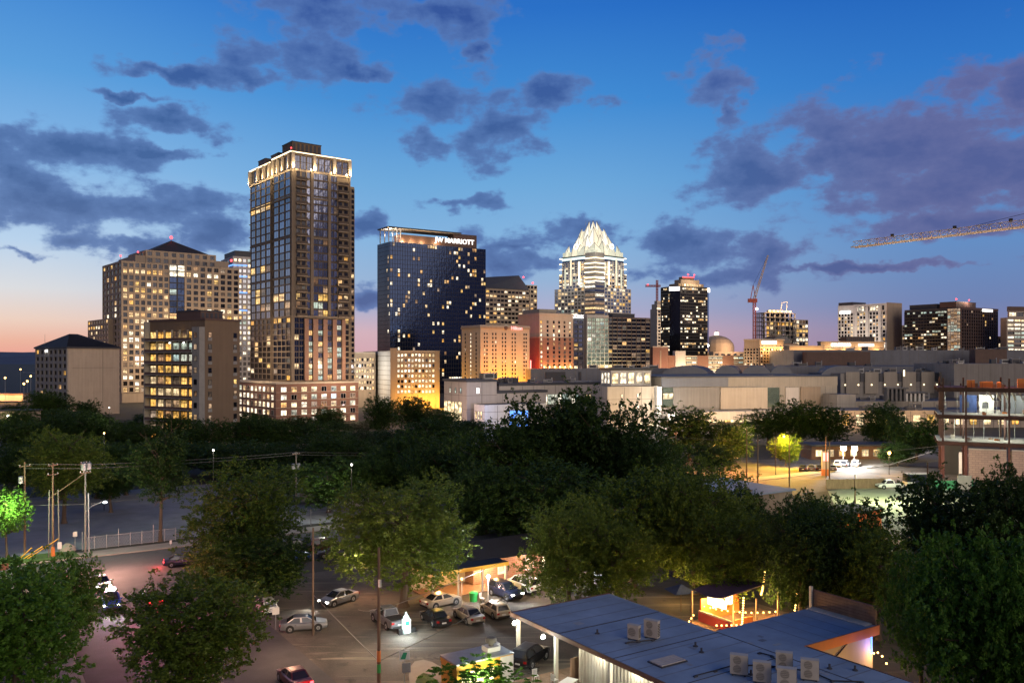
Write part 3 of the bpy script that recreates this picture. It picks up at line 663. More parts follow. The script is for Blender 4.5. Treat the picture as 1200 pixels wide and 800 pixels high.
# crown: glazing, pilasters and the light line along the parapet
cr = MB(); cr.box(-.6, -.6, H-.9, W+.1, .3, H-.2, 'tan'); cr.box(-.6, .301, H-.9, .3, yb, H-.2, 'tan'); cr.box(-.1, yn, H-1.4, .6, D, H-.7, 'tan'); cr.box(-.3, -.3, zc-.5, W, .2, zc+.3, 'tan')
cr.box(-.3, .201, zc-.5, .2, D, zc+.3, 'tan'); cr.build('parapet', b.e)
for x in (0, .345*W, .69*W, W-.9):
    mb = MB(); mb.box(0, -.95, 0, 1.25, .02, H-zc-1.0, 'cream'); mb.build('pilaster', b.e, (x-.35 if x == 0 else x, 0, zc+.31))
    lamp('POINT', b.e.matrix_basis @ Vector((x+.4, -2.1, zc+1.1)), 330, (1, .74, .40), .25)
for y in (.045*D, .18*D, .30*D, .40*D, yn+1, .63*D, .78*D, .985*D):
    mb = MB(); mb.box(-.95, 0, 0, .3, 1.2, H-zc-1.6, 'cream'); mb.build('pilaster', b.e, (0, y-.6, zc+.31))
    lamp('POINT', b.e.matrix_basis @ Vector((-2.2, y, zc+1.0)), 260, (1, .74, .40), .25)
mb = MB(); mb.box(-.75, -.75, 0, W+.15, -.605, .3, 'glow_cream'); mb.build('light_strip', b.e, (0, 0, H-.75))
mb = MB(); mb.box(-.75, -.6, 0, -.605, yb, .45, 'glow_cream'); mb.box(-.45, yn, -.5, -.25, D, -.1, 'glow_cream'); mb.build('light_strip', b.e, (0, 0, H-.75))
for face, a0, a1, n, off in (('R', .9, W-.9, 9, -.03), ('L', 1.2, yb-.4, 6, -.03), ('L', yn+.6, D-.6, 6, .27)):
    for i in range(n):
        u0 = a0+(i+.08)*(a1-a0)/n; w = (a1-a0)/n*.84
        mb = MB(); window_mb(mb, w, H-zc-2.2, gl, 'frame_bronze', face=face); zz = zc+.4+(H-zc-2.2)/2
        if face == 'R': mb.box(-w/2, -.1, .1, w/2, .02, .3, 'frame_bronze')
        mb.build('crown_window', b.e, (u0+w/2, off, zz) if face == 'R' else (off, u0+w/2, zz))
plant(b, 1.5, 3, 14, 13, H-.1, H+4.2, 'brown_wall'); plant(b, 1.2, 16, 9, 24, H-.9, H+2.0, 'brown_metal'); plant(b, 1.2, 30, 9, 38, H-.9, H+2.2, 'brown_metal')
beacon(b, .8, 2.5, H+1.2, .3)
# brick podium
q = MB(); x2 = b.ux(417); y2 = D+6
q.box(-7.5, -2.2, 0, x2, y2, zp-1.2, 'brick_red'); q.box(-7.7, -2.4, zp-1.19, x2+.2, y2, zp-.6, 'cream'); q.build('podium', b.e)
bb = b; b2 = type('o', (), {})()
for face, a0, a1, cols, off in (('R', -6.5, x2-.5, 8, -2.2), ('L', -1, y2, 12, -7.5)):
    rows = 5
    for j in range(rows):
        for i in range(cols):
            cw = (a1-a0)/cols; z = 2.6+j*((zp-3)/rows); u0 = a0+(i+.5)*cw; k = bb.r.choice(['bright', 'bright', 'warm', 'cool', 'curtain', 'glass_dark', 'bright'])
            key = (round(cw*.55, 2), 2.1, k, 'pod')
            if key not in _wm: mb = MB(); window_mb(mb, cw*.55, 2.1, k, 'pale'); _wm[key] = mb.mesh('window')
            link('podium_window', _wm[key], b.e, (u0, off-.02, z) if face == 'R' else (off-.02, u0, z), 0 if face == 'R' else -math.pi/2)
for j in range(4):
    mb = MB(); z = 4.5+j*((zp-3)/5); mb.box(-7.62, -2.32, z, x2+.02, -2.19, z+.2, 'tan'); mb.box(-7.63, -2.18, z, -7.49, y2, z+.2, 'tan'); mb.build('string_course', b.e)
point_lights([b.e.matrix_basis @ Vector(p) for p in ((18, -16, 24), (-16, 14, 30))], 5000, (1, .72, .45), 2)

# --- beige office with curved white bay, orange-lit front
b = Bld('curved_bay_office', 'beige office with lit window grid, curved white bay and amber-lit foot', 'office block', 458, 455, 437, 515, 411, th=20, seed=31)
W, D, H = b.W, b.D, b.H
b.wall.box(0, 0, 0, W, D+30, H, 'tan'); b.wall.box(-.3, -.3, H-.8, W+.1, D+30, H+.2, 'cream')
b.facade('R', b.ux(465), W-2.5, zat(462, 455), zat(413, 455), 11, 8, .34, .42, .35, 'tan', .86, (('bright', 4), ('warm', 1)))
p0 = b.ux(465); b.wall.box(-.3, -.6, 0, p0, .02, H+1.5, 'tan'); b.wall.box(W-2.5, -.36, 0, W, .02, H, 'tan')
cv = MB(); n = 14; yl = b.uy(437)
pts = [(-11.0*math.sin(math.pi*i/n)*.0-2.5*math.sin(math.pi*i/n), yl*i/n) for i in range(n+1)]
for j in range(12):
    z0 = j*H/12
    for (x0, y0), (x1, y1) in zip(pts, pts[1:]): cv.poly([(x0, y0, z0), (x1, y1, z0), (x1, y1, z0+H/12-.25), (x0, y0, z0+H/12-.25)], 'white'); cv.poly([(x0+.2, y0, z0+H/12-.25), (x1+.2, y1, z0+H/12-.25), (x1+.2, y1, z0+H/12), (x0+.2, y0, z0+H/12)], 'beige')
cv.poly([(x, y, H) for x, y in pts], 'slate'); cv.build('curved_bay', b.e)
b.finish(100)
point_lights([b.e.matrix_basis @ Vector((x, -7, 3)) for x in (10, 18, 25)], 2300, (1, .46, .04), .6)
point_lights([b.e.matrix_basis @ Vector((-14, 8, 22))], 2200, (1, .92, .78), 1)
b = Bld('small_window_office', 'low beige office with four rows of lit windows beside brick podium', 'office block', 412, 470, 408, 440, 413, th=12, seed=33)
b.wall.box(0, 0, 0, b.W, b.D+10, b.H, 'tan'); b.facade('R', .8, b.W-.6, zat(458, 470), zat(418, 470), 8, 6, .35, .45, .35, 'tan', .85, (('bright', 2), ('warm', 2)))
b.wall.box(-.3, -.4, b.H-.6, b.W, b.D+10, b.H+.3, 'cream'); b.finish(60)
point_lights([b.e.matrix_basis @ Vector((6, -12, 10))], 1100, (1, .7, .4), 1)

# --- dark blue glass hotel
b = Bld('dark_glass_hotel', 'dark navy glass hotel slab with scattered lit rooms and lit white rooftop lettering', 'hotel', 457, 640, 442.5, 569, 283, th=33, seed=41)
W, D, H = b.W, b.D, b.H
b.wall.box(0, 0, 0, W, D, H, 'glass_navy')
mb = MB()
for j in range(1, 35): mb.box(-.1, -.10, j*H/35-.12, W, .01, j*H/35+.12, 'frame_dark'); mb.box(-.10, .012, j*H/35-.12, .01, D, j*H/35+.12, 'frame_dark')
nc = 40
for i in range(nc+1): mb.box(i*W/nc-.08, -.16, 0, i*W/nc+.08, .01, H, 'frame_dark')
for i in range(12): mb.box(-.16, i*D/11-.08, 0, .01, i*D/11+.08, H, 'frame_dark')
o = mb.build('mullion_grid', b.e)
rr = random.Random(77); cell = set()
colw = [rr.random()**1.6 for _ in range(nc)]
for j in range(34, 1, -1):
    for i in range(nc):
        pr = .035+.16*colw[i]*(1 if j < 33 else 1.4)
        if j in (34,): pr = .22
        if (i, j+1) in cell: pr += .12
        if rr.random() < pr: cell.add((i, j)); b.win.append(('R', (i+.5)*W/nc, (j+.5)*H/35, W/nc-.35, H/35-.75, rr.choice(['warm', 'bright', 'bright', 'curtain', 'amber', 'warm']), -.02))
for j in range(33, 4, -1):
    for i in range(3):
        if rr.random() < .16: b.win.append(('L', (i+.5)*D/11, (j+.5)*H/35, D/11-.35, H/35-.75, rr.choice(['warm', 'curtain', 'bright']), -.02))
for i in range(24, 40): b.win.append(('R', (i+.5)*W/nc, 3.5*H/35, W/nc-.3, H/35-.9, 'bright', -.02))
b.finish(100, 'curtain_wall')
z1 = zat(265, 640); x0, x1, xe = b.ux(455)+3, b.ux(560), b.ux(541)
cr = MB(); cr.box(9, 2.2, H+.003, x1, 12, zat(274, 645), 'brown_metal'); cr.box(xe-6, 2.0, H+.01, x1+.1, 12.2, zat(271, 660), 'brown_metal'); cr.build('roof_screen', b.e)
cr = MB(); cr.box(-1.5, .2, z1-.8, xe, D-3, z1, 'frame_dark'); cr.box(-1.2, .5, z1-1.0, xe-.3, D-3.2, z1-.803, 'pale'); cr.build('roof_canopy', b.e)
for x in (-.9, 2.5, 6, 9): mb = MB(); mb.box(0, .6, H, .6, 1.2, z1-1.01, 'white'); mb.build('canopy_post', b.e, (x, 0, 0))
for y in (8, 16): mb = MB(); mb.box(0, 0, H, .6, .6, z1-1.01, 'frame_dark'); mb.build('canopy_post', b.e, (-.9, y, 0))
for z in (.3, .6): mb = MB(); mb.box(-.8, 1.3, 0, 9, 1.45, .3, 'frame_dark'); mb.build('rail', b.e, (0, 0, H+(z1-H)*z))
xs0, xs1 = b.ux(511), b.ux(557)
text('JW MARRIOTT', 5.2, 'glow_sign', b.e, 'sign_lettering', ((xs0+xs1)/2, 1.6, zat(281.5, 655)), 0, .2, .025, (xs1-xs0))
point_lights([b.e.matrix_basis @ Vector(p) for p in ((3.5, 4, H+5), (11, .8, H+1), (19, -.4, H+1.0), (28, -.6, H+1.0), (40, -.8, H+1))], 800, (1, .66, .34), .4)
point_lights([b.e.matrix_basis @ Vector((1.5, 6, H+6))], 1500, (1, .85, .7), .5)

# --- tan stepped office behind hotel
b = Bld('sloped_roof_office', 'tan office with dark ribbon windows, sloping dark roof and red beacons', 'office tower', 569, 760, 560, 620, 336, th=33, seed=51)
W, D, H = b.W, b.D, b.H; Wn = b.ux(632)
b.wall.box(0, 0, 0, W, D+20, H-1, 'tan'); b.facade('R', 0, W, zat(420, 760), H-2, 12, 16, .18, .45, .5, 'tan', .5, WARM3, rowlit={15: .1, 14: .7, 13: .3})
b.wall.box(W, 4, 0, Wn, D+20, zat(334, 790), 'tan_dark'); b.facade('R', W+.02, Wn, zat(420, 760), zat(334, 790), 3, 17, .3, .4, .5, 'tan', .35, WARM3, off=4)
rf = MB(); yy = 0; rf.poly([(-.5, -.6, H-1), (W, -.6, H-1), (W-2, 14, zat(322, 790)), (-.5, 14, zat(325, 770))], 'slate'); rf.poly([(W, -.6, H-1), (W, 20, H-1), (W-2, 14, zat(322, 790))], 'slate'); rf.poly([(-.5, 14, zat(325, 770)), (W-2, 14, zat(322, 790)), (W, 20, H-1), (-.5, 20, H-1)], 'slate'); rf.build('roof', b.e)
beacon(b, W-3, 5, zat(326, 790), .8); beacon(b, Wn-4, 5, zat(334, 790)+1.4, .9); b.finish(80)

# --- orange-lit hotel and its second wing
b = Bld('orange_lit_hotel', 'plain cream hotel washed orange from below with red sign on its parapet', 'hotel', 563, 440, 541, 620.5, 381, th=33, seed=61)
W, D, H = b.W, b.D, b.H
b.wall.box(0, 0, 0, W, D, H, 'cream'); b.wall.box(-.5, -.5, H-1.6, W+.1, D+.2, H-.6, 'tan'); b.wall.box(-.3, -.3, H-.6, W+.1, D, H+.2, 'cream')
zr = [zat(y, 440) for y in np.linspace(391, 443, 12)]
for i, f in enumerate((.08, .13, .245, .305, .44, .50, .64, .70, .885, .93)):
    for z in zr: b.win.append(('R', f*W, z, .74, 1.1, b.r.choice(['glass_dark']*12+['warm', 'dim', 'bright']), .0))
for f in (.22, .5, .8):
    for z in zr: b.win.append(('L', f*D, z, .8 if f == .5 else 1.0, 1.25, 'bright' if f == .5 else b.r.choice(['glass_dark']*8+['dim']), .0))
b.finish(100); text('Hilton', 2.6, 'glow_pink', b.e, 'sign_lettering', (W*.72, -.65, H-2.0), 0, .15, .02, 6.8)
mb = MB(); mb.lathe((0, 0, 0), [(1.1, 0), (1.1, .2)], 'brown_metal', 14); o = mb.build('sign_emblem', b.e, (W*.50, -.5, H-1.1)); o.rotation_euler = (math.pi/2, 0, 0)
point_lights([b.e.matrix_basis @ Vector((x, -8, 5)) for x in (4, 10, 16, 22)], 7000, (1, .32, .0), .8)
point_lights([b.e.matrix_basis @ Vector((x, -12, 26)) for x in (5, 22)], 1150, (1, .46, .2), 1)
point_lights([b.e.matrix_basis @ Vector((-12, D*.55, 8))], 1000, (1, .58, .2), 1)
mb = MB(); mb.box(0, -.5, zat(446, 450), .5, -.1, zat(422, 450), 'glow_pink'); mb.build('light_strip', b.e, (W+.3, 0, 0))
mw = b.e.matrix_basis.copy(); point_lights([mw @ Vector((W+3.5, 1, 10)), mw @ Vector((W+3.5, 1, 17))], 3000, (1, .015, .01), .5)
b = Bld('two_tone_hotel_wing', 'hotel wing with cream upper floors over a red-brown base lit along its foot', 'hotel', 632, 470, 607, 671.5, 367, th=33, seed=63)
W, D, H = b.W, b.D, b.H; zm = zat(395, 470)
b.wall.box(0, 0, zm, W, D, H, 'cream'); b.wall.box(-.25, -.25, 0, W+.2, D, zm-.02, 'brick_brown'); b.wall.box(-.6, -.6, zm-.4, W*.45, D, zm+.4, 'tan'); b.wall.box(-.3, -.3, H-.9, W+.2, D, H+.2, 'cream'); b.wall.box(2, 3, H+.21, W*.6, D-2, H+2.6, 'beige')
zr = [zat(y, 470) for y in np.linspace(377, 428, 11)]
for i, z in enumerate(zr):
    for f in (.02, .24, .42, .58, .74, .90):
        b.win.append(('R', max(f*W, 1.2), z, 1.2, 1.5, b.r.choice(['glass_dark']*7+['dim']*3+['bright', 'warm', 'warm']) if f > .1 else b.r.choice(['bright', 'warm', 'bright', 'amber']), -.0 if z > zm else -.26))
b.finish(100); sconce_row(b, 'R', [W*(.12+.155*i) for i in range(6)], zat(430, 470), .8)
point_lights([b.e.matrix_basis @ Vector((x, -2.2, zat(432, 470))) for x in (4, 10, 16, 21)], 420, (1, .55, .15), .3)
point_lights([b.e.matrix_basis @ Vector((10, -16, 20))], 900, (1, .5, .25), 1); point_lights([b.e.matrix_basis @ Vector((12, -20, 46))], 1300, (1, .78, .52), 1)

# --- slab with the lit sign on its roof line
b = Bld('sign_roof_block', 'narrow grey block with white lit sign along its roof edge', 'hotel', 672, 560, 655, 694, 373, th=33, seed=65)
b.wall.box(0, 0, 0, b.W, b.D, b.H-.5, 'blue_grey'); b.facade('R', 0, b.W, 8, b.H-1, 4, 15, .25, .35, .4, 'blue_grey', .22, WARM3, dark='glass_pale'); b.finish(50)
mb = MB(); mb.box(-10, -1.4, 0, b.W, -.9, .5, 'frame_dark'); mb.build('sign_rail', b.e, (0, 0, b.H-.3))
text('HYATT PLACE', 3.2, 'glow_sign', b.e, 'sign_lettering', (1, -1.3, b.H+.25), 0, .2, .08, 17)
mb = MB(); mb.box(-10, -1.0, 0, b.W, -.6, .25, 'glow_cool'); mb.build('light_strip', b.e, (0, 0, b.H+.1))
# --- green glass block
b = Bld('green_glass_block', 'pale green glass block with a long dark brown wing to its right', 'apartment block', 688, 500, 684, 713, 369, th=26, seed=67)
W, D, H = b.W, b.D, b.H; W2 = b.ux(763)
b.wall.box(0, 0, 0, W, D, H, 'beige'); b.facade('R', 0, W, zat(432, 500), H-1.5, 5, 13, .12, .14, .3, 'pale', .1, OFFICE, dark='glass_green', litf=lambda i, j: .95 if j == 0 else (.3 if i == 0 else .12))
b.wall.box(W+.02, 1.2, 0, W2, D+10, zat(371, 505), 'brown_metal'); b.facade('R', W+.02, W2, zat(432, 505), zat(372, 505), 9, 13, .12, .16, .4, 'frame_bronze', .14, WARM3+(('dim', 4),), dark='glass_dark', off=1.2, bandmat='cream')
b.wall.box(-.3, -.35, H-1.4, W, D, H+.2, 'pale'); plant(b, W+6, 5, W+22, D+6, zat(371, 505)+.01, zat(367, 505), 'slate'); b.finish(100)
point_lights([b.e.matrix_basis @ Vector((8, -16, 20))], 3000, (.9, 1, .75), 1); point_lights([b.e.matrix_basis @ Vector((3+9*i, -3, zat(433, 500))) for i in range(4)], 300, (1, .7, .2), .4)

# --- crystal-crowned tower
b = Bld('crystal_crown_tower', 'glass tower rising in steps to a glowing white crown of folded spires', 'office tower', 697, 790, 664, 735, 302, th=43, seed=71)
W, D, H = b.W, b.D, b.H; zt = lambda y: zat(y, 790)
hw = (W+D)/4; b.D = b.W = W = D = (W+D)/2
b.wall.box(0, 0, 0, W, D, H, 'glass_blue')
OK = (('warm', 3), ('bright', 3), ('amber', 1), ('cool', 1))
lo = zt(372); 
cut = 9.0
rb = lambda i, j: .85 if j in (10, 4) else (.38 if j < 14 else .25)
b.facade('R', cut, W, lo, H-2, 8, 24, .24, .24, .5, 'pale', .3, OK, dark='glass_pale', litf=rb)
b.facade('L', cut, D, lo, H-2, 8, 24, .26, .26, .5, 'pale', .3, OK, dark='glass_blue', litf=rb)
b.facade('R', -3, W+7, 20, zt(336), 12, 22, .2, .26, .5, 'pale', .3, OK, dark='glass_pale', off=-3, litf=rb)
b.facade('L', -3, D+7, 20, zt(336), 12, 22, .2, .26, .5, 'pale', .3, OK, dark='glass_pale', off=-3, litf=rb)
b.wall.box(-3, -3, 0, W+7, D+7, zt(336), 'blue_grey'); b.wall.box(-1.5, -1.5, zt(336), W+2.5, D+2.5, zt(318), 'slate')
b.facade('R', cut, W+2.5, zt(336), zt(318), 8, 5, .26, .26, .4, 'pale', .4, OK, dark='glass_navy', off=-1.5); b.facade('L', cut, D+2.5, zt(336), zt(318), 8, 5, .26, .26, .4, 'pale', .4, OK, dark='glass_blue', off=-1.5)
b.wall.box(-6, W+8, 0, 0, W+9, 0.1, 'slate')
b.finish(100)
# chamfered corner bay with bright bands
cb = MB(); q = [(-4.5, cut-1), (-3.5, -3.5), (cut-1, -4.5), (cut, 0), (0, cut)]
cb.prism(q, 20, zt(296), 'beige_grey'); o = cb.build('corner_bay', b.e)
qs = [(-5.2, cut-.6), (-4.2, -4.2), (cut-.6, -5.2), (cut, -.5), (-.5, cut)]
for y in (330, 325.5, 319.5, 314, 309, 303): mb = MB(); mb.prism(qs, 0, .75, 'glow_cream'); mb.build('light_band', b.e, (0, 0, zt(y)))
for i in range(9):
    for (px_, py_), (qx, qy) in ((q[0], q[1]), (q[1], q[2])):
        mb = MB(); mb.beam((px_, py_, 0), (qx, qy, 0), .25, 2.0, b.r.choice(['warm', 'bright', 'glass_pale', 'curtain', 'glass_blue'])); mb.build('bay_window', b.e, (-.15, -.15, zt(366)+i*4.0))
for f in ('R', 'L'):
    for u0, y0, y1, m in ((W*.42, 333, 305, 'glow_cream'), (W*.68, 333, 300, 'glow_lantern'), (W*.30, 352, 330, 'glow_lantern2'), (W*.86, 345, 312, 'glow_lantern2')):
        mb = MB(); b.fbox(f, -.5, .5, 0, zt(y1)-zt(y0), -1.3, .02, m, mb); mb.build('light_fin', b.e, (u0, -1.55, zt(y0)) if f == 'R' else (-1.55, u0, zt(y0)))
for x, yv in ((0, D), (W, 0)):
    for k in range(6): mb = MB(); mb.cbox((0, 0, 0), 2.2, 2.2, .6, 'glow_cream'); mb.build('light_band', b.e, (x+(1 if x else -1), yv+(1 if yv else -1), zt(332)+k*5.2))
# crown tiers of folded gables
cx, cyy = W/2, D/2
cap = MB(); cap.box(-.6, -.6, zt(298.5), W+.6, D+.6, zt(297.5), 'frame_dark'); cap.build('cornice', b.e)
mb = MB(); mb.box(-.3, -.3, zt(302), W+.3, D+.3, zt(299), 'glow_ice'); mb.build('crown_windows', b.e)
mb = MB(); mb.box(.3, .3, zt(297.4), W-.3, D-.3, zt(292), 'glow_lantern2'); mb.build('crown_base', b.e)
def gable(ang, rad, half, z0, z1, lean, m1, m2, out=2.2):
    mb = MB(); ca, sa = math.cos(ang), math.sin(ang)
    def w(t, r, z): return (cx+ca*r-sa*t, cyy+sa*r+ca*t, z)
    ap = w(0, rad-lean, z1); bl, br = w(-half, rad, z0), w(half, rad, z0); rg = w(0, rad+out, z0); ml, mr = w(-half*.92, rad-lean*.28, z0+(z1-z0)*.42), w(half*.92, rad-lean*.28, z0+(z1-z0)*.42); rm = w(0, rad+out*.75-lean*.3, z0+(z1-z0)*.5)
    mb.poly([bl, rg, rm, ml], m1); mb.poly([ml, rm, ap], m1); mb.poly([rg, br, mr, rm], m2); mb.poly([rm, mr, ap], m2)
    bk = w(0, rad-lean-1.5, z0); mb.poly([br, bk, ap, mr], m2); mb.poly([bk, bl, ml, ap], m1); mb.poly([bl, bk, br, rg], m1)
    for p_, q_ in ((rg, rm), (rm, ap), (ml, ap), (mr, ap)): mb.beam(p_, q_, .35, .35, 'grey_metal')
    return mb.build('crown_gable', b.e)
A0 = -math.pi/2
for k in range(4):
    a = A0+k*math.pi/2; c45 = a+math.pi/4
    gable(c45, hw*1.22, hw*.30, zt(297.3), zt(283), hw*.12, 'glow_lantern2', 'glow_lantern')
    for off in (-.36, .36): gable(a+off, hw*1.0, hw*.26, zt(297.3), zt(280 if off < 0 else 283), hw*.10, 'glow_lantern2', 'glow_lantern')
    gable(a, hw*.92, hw*.30, zt(292), zt(284), hw*.06, 'glow_lantern2', 'glow_lantern')
    for off in (-.42, .42): gable(c45+off, hw*.92, hw*.24, zt(292), zt(272), hw*.22, 'glow_lantern', 'glow_spire')
    gable(c45, hw*.72, hw*.26, zt(290), zt(262), hw*.22, 'glow_spire', 'glow_lantern')
    gable(a, hw*.62, hw*.28, zt(290), zt(257.5), hw*.30, 'glow_lantern', 'glow_spire')
    gable(c45, hw*.42, hw*.24, zt(284), zt(253), hw*.26, 'glow_spire', 'glow_lantern')
mb = MB(); mb.box(W*.30, D*.30, zt(291.9), W*.70, D*.70, zt(266), 'glow_lantern'); mb.build('crown_core', b.e)
for f, u0 in (('R', W*.5), ('L', D*.5)):
    mb = MB()
    for i in range(14):
        t0, t1 = 2*math.pi*i/14, 2*math.pi*(i+1)/14; r = 2.3
        pp = [(0, r*math.cos(t), r*math.sin(t)) for t in (t0, t1)]
        if f == 'R': pp = [(y, 0, z) for _, y, z in pp]
        mb.tube(pp[0], pp[1], .45, .45, 'glow_sign', 5)
    mb.build('crown_ring', b.e, (u0, -3.2, zt(287)) if f == 'R' else (-3.2, u0, zt(287)))
point_lights([b.e.matrix_basis @ Vector(p) for p in ((W*.6, -26, 105), (-26, D*.6, 105), (-16, -16, 125))], 4500, (1, .92, .75), 2)  # lights added in mid-air to brighten the shaft
for i in range(7): mb = MB(); mb.tube((0, 0, 0), (0, 0, 5), .15, .08, 'grey_metal', 5); mb.build('spire_tip', b.e, (cx+(i-3)*1.6, cyy+(3-i)*1.6, zt(259)))

# --- pale stepped tower, half hidden
b = Bld('stepped_pale_tower', 'slender pale tower stepping back at its top, left of black glass tower', 'office tower', 770, 900, 762, 800, 362, th=33, seed=73)
b.wall.box(0, 0, 0, b.W, b.D, b.H, 'cream'); b.facade('R', 0, b.W, 10, b.H-1, 7, 20, .4, .4, .5, 'cream', .12, OFFICE, dark='glass_dark'); b.wall.box(2, 2, b.H+.004, b.W-2, b.D, zat(356, 900), 'cream'); b.wall.box(4, 4, zat(356, 900)+.003, b.W-6, b.D-2, zat(352, 900), 'cream')
mb = MB(); mb.box(1.6, 1.6, 0, b.W-1.6, 1.95, .8, 'glow_cream'); mb.build('light_strip', b.e, (0, 0, b.H+.3)); b.finish(40)
point_lights([b.e.matrix_basis @ Vector((6, -25, 60))], 9000, (1, .8, .6), 2)
# --- black glass tower with lit shoulders
b = Bld('black_glass_tower', 'black glass octagonal tower with lit ribbon floors and red-lit stepped top', 'office tower', 790, 700, 776, 836, 335, th=25, seed=75)
W, D, H = b.W, b.D, b.H; c = 6
pl = [(c, 0), (W-c, 0), (W, c), (W, D+8-c), (W-c, D+8), (c, D+8), (0, D+8-c), (0, c)]
b.wall.prism(pl, 0, H, 'glass_dark'); rows = 22
rl = {0: .5, 1: .1, 2: .65, 3: .6, 4: .1, 5: .25, 6: .1, 7: .65, 8: .7, 9: .1, 10: .12, 11: .6, 12: .45, 13: .08, 14: .1, 15: .05, 16: .2, 17: .35, 18: .2, 19: .05, 20: .3, 21: .8}
b.facade('R', c+.2, W-c-.2, zat(415, 700), H-.6, 14, rows, .10, .35, .2, 'frame_dark', .2, (('bright', 3), ('warm', 2), ('dim', 1)), rowlit=rl)
b.facade('L', c+.2, D+8-c, zat(415, 700), H-.6, 7, rows, .1, .35, .2, 'frame_dark', .2, (('bright', 3), ('warm', 2)), rowlit=rl)
b.finish(100, 'curtain_wall')
for i in (1, 7):
    (ax, ay), (bx, by) = pl[i], pl[(i+1) % 8]
    mb = MB(); mb.prism([(ax+(.6 if i == 1 else -.0), ay-.8), (bx+(1.0 if i == 1 else -.6), by-.3), (bx, by+.8), (ax-.3, ay+.5)], 0, 3.2, 'glow_sign'); mb.build('light_band', b.e, (0, 0, H-3.6))
tp = MB(); tp.box(c+1, 4, H, W-c-1, D, zat(331, 700), 'tan_dark'); tp.box(c+5, 6, zat(331, 700)+.003, W-c-4, D-2, zat(326, 700), 'tan_dark'); tp.box(c+8, 8, zat(326, 700)+.003, W-c-8, D-4, zat(322.5, 700), 'brown_metal'); tp.build('stepped_top', b.e)
for i in range(9):
    mb = MB(); mb.box(0, 0, 0, 1.1, .25, 1.6, 'warm'); mb.build('top_window', b.e, (c+2+i*(W-2*c-5)/9, 3.7, H+.6))
mb = MB(); mb.box(c+8, 7.6, 0, W-c-8, 7.9, .5, 'glow_red'); mb.build('light_strip', b.e, (0, 0, zat(323, 700))); beacon(b, W*.5, 8, zat(322.5, 700)+1.4, .7); beacon(b, W*.66, 8, zat(322.5, 700)+1.4, .6)
point_lights([b.e.matrix_basis @ Vector((W*.5, -4, H+3))], 2500, (1, .75, .5), 1)
# --- brick pier and lit garage
b = Bld('brick_stair_tower', 'plain red-brown brick stair tower beside lit parking garage', 'stair tower', 765, 560, 762, 783, 407, th=25, seed=81)
b.wall.box(0, 0, 0, b.W, b.D, b.H, 'brick_red'); b.wall.box(-.2, -.2, b.H+.003, b.W+.2, b.D, b.H+.8, 'cream'); b.wall.box(b.W*.45, -.1, 8, b.W*.55, .02, b.H-2, 'tan_dark'); b.finish()
point_lights([b.e.matrix_basis @ Vector((5, -14, 16))], 4200, (1, .55, .35), 1)
b = Bld('parking_garage', 'open parking garage with greenish lit decks and orange brick panels', 'garage', 783, 570, 781, 882, 416, th=12, seed=83)
W, D, H = b.W, b.D, b.H
b.wall.box(0, 6, 0, W, 12, H-1, 'concrete')
dk = MB()
for j in range(6):
    z = H-j*3.1; mb = MB(); mb.box(0, 0, z-1.2, W, 6, z-.3, 'cream'); mb.box(0, .3, z-2.9, W, .5, z-2.3, 'cream'); mb.build('deck', b.e)
    n = 16
    for i in range(n): b.win.append(('R', (i+.5)*W/n, z-2.0, W/n*.9, 1.3, b.r.choice(['cool', 'cool', 'cool', 'bright', 'curtain']), 5.9))
for x in (.0, .34, .64): b.wall.box(x*W, -.15, 0, x*W+8, .0, H-.2, 'brick_red')
b.wall.box(W*.08, -.5, 0, W*.20, 4, zat(411, 570), 'pale'); b.finish(96)
point_lights([b.e.matrix_basis @ Vector((x, -10, 18)) for x in (12, 36)], 4200, (1, .72, .4), 1)
# --- domed hall behind
b = Bld('domed_hall', 'distant tan hall with small lit dome and lantern on its roof', 'hall', 836, 820, 826, 900, 412, th=20, seed=85)
W, D, H = b.W, b.D, b.H
b.wall.box(0, 0, 0, W, D, H, 'tan'); b.facade('R', 0, W, 10, H-1, 9, 5, .45, .4, .5, 'tan', .15, WARM3); b.finish(30)
dm = MB(); dm.lathe((b.ux(841)+12, 20, 0), [(17, H), (17, H+5), (16, H+8.5), (13, H+12), (9, H+14.5), (4, H+16), (2, H+16.3), (2, H+18.5), (.3, H+21)], 'tan', 20); dm.build('dome', b.e, smooth=False)
mb = MB(); mb.lathe((b.ux(841)+12, 20, 0), [(2.2, 0), (2.2, 2.4), (.4, 4)], 'glow_cream', 10); mb.build('lantern', b.e, (0, 0, H+16.5))
point_lights([b.e.matrix_basis @ Vector((16, -14, H+6))], 9000, (1, .62, .35), 1)
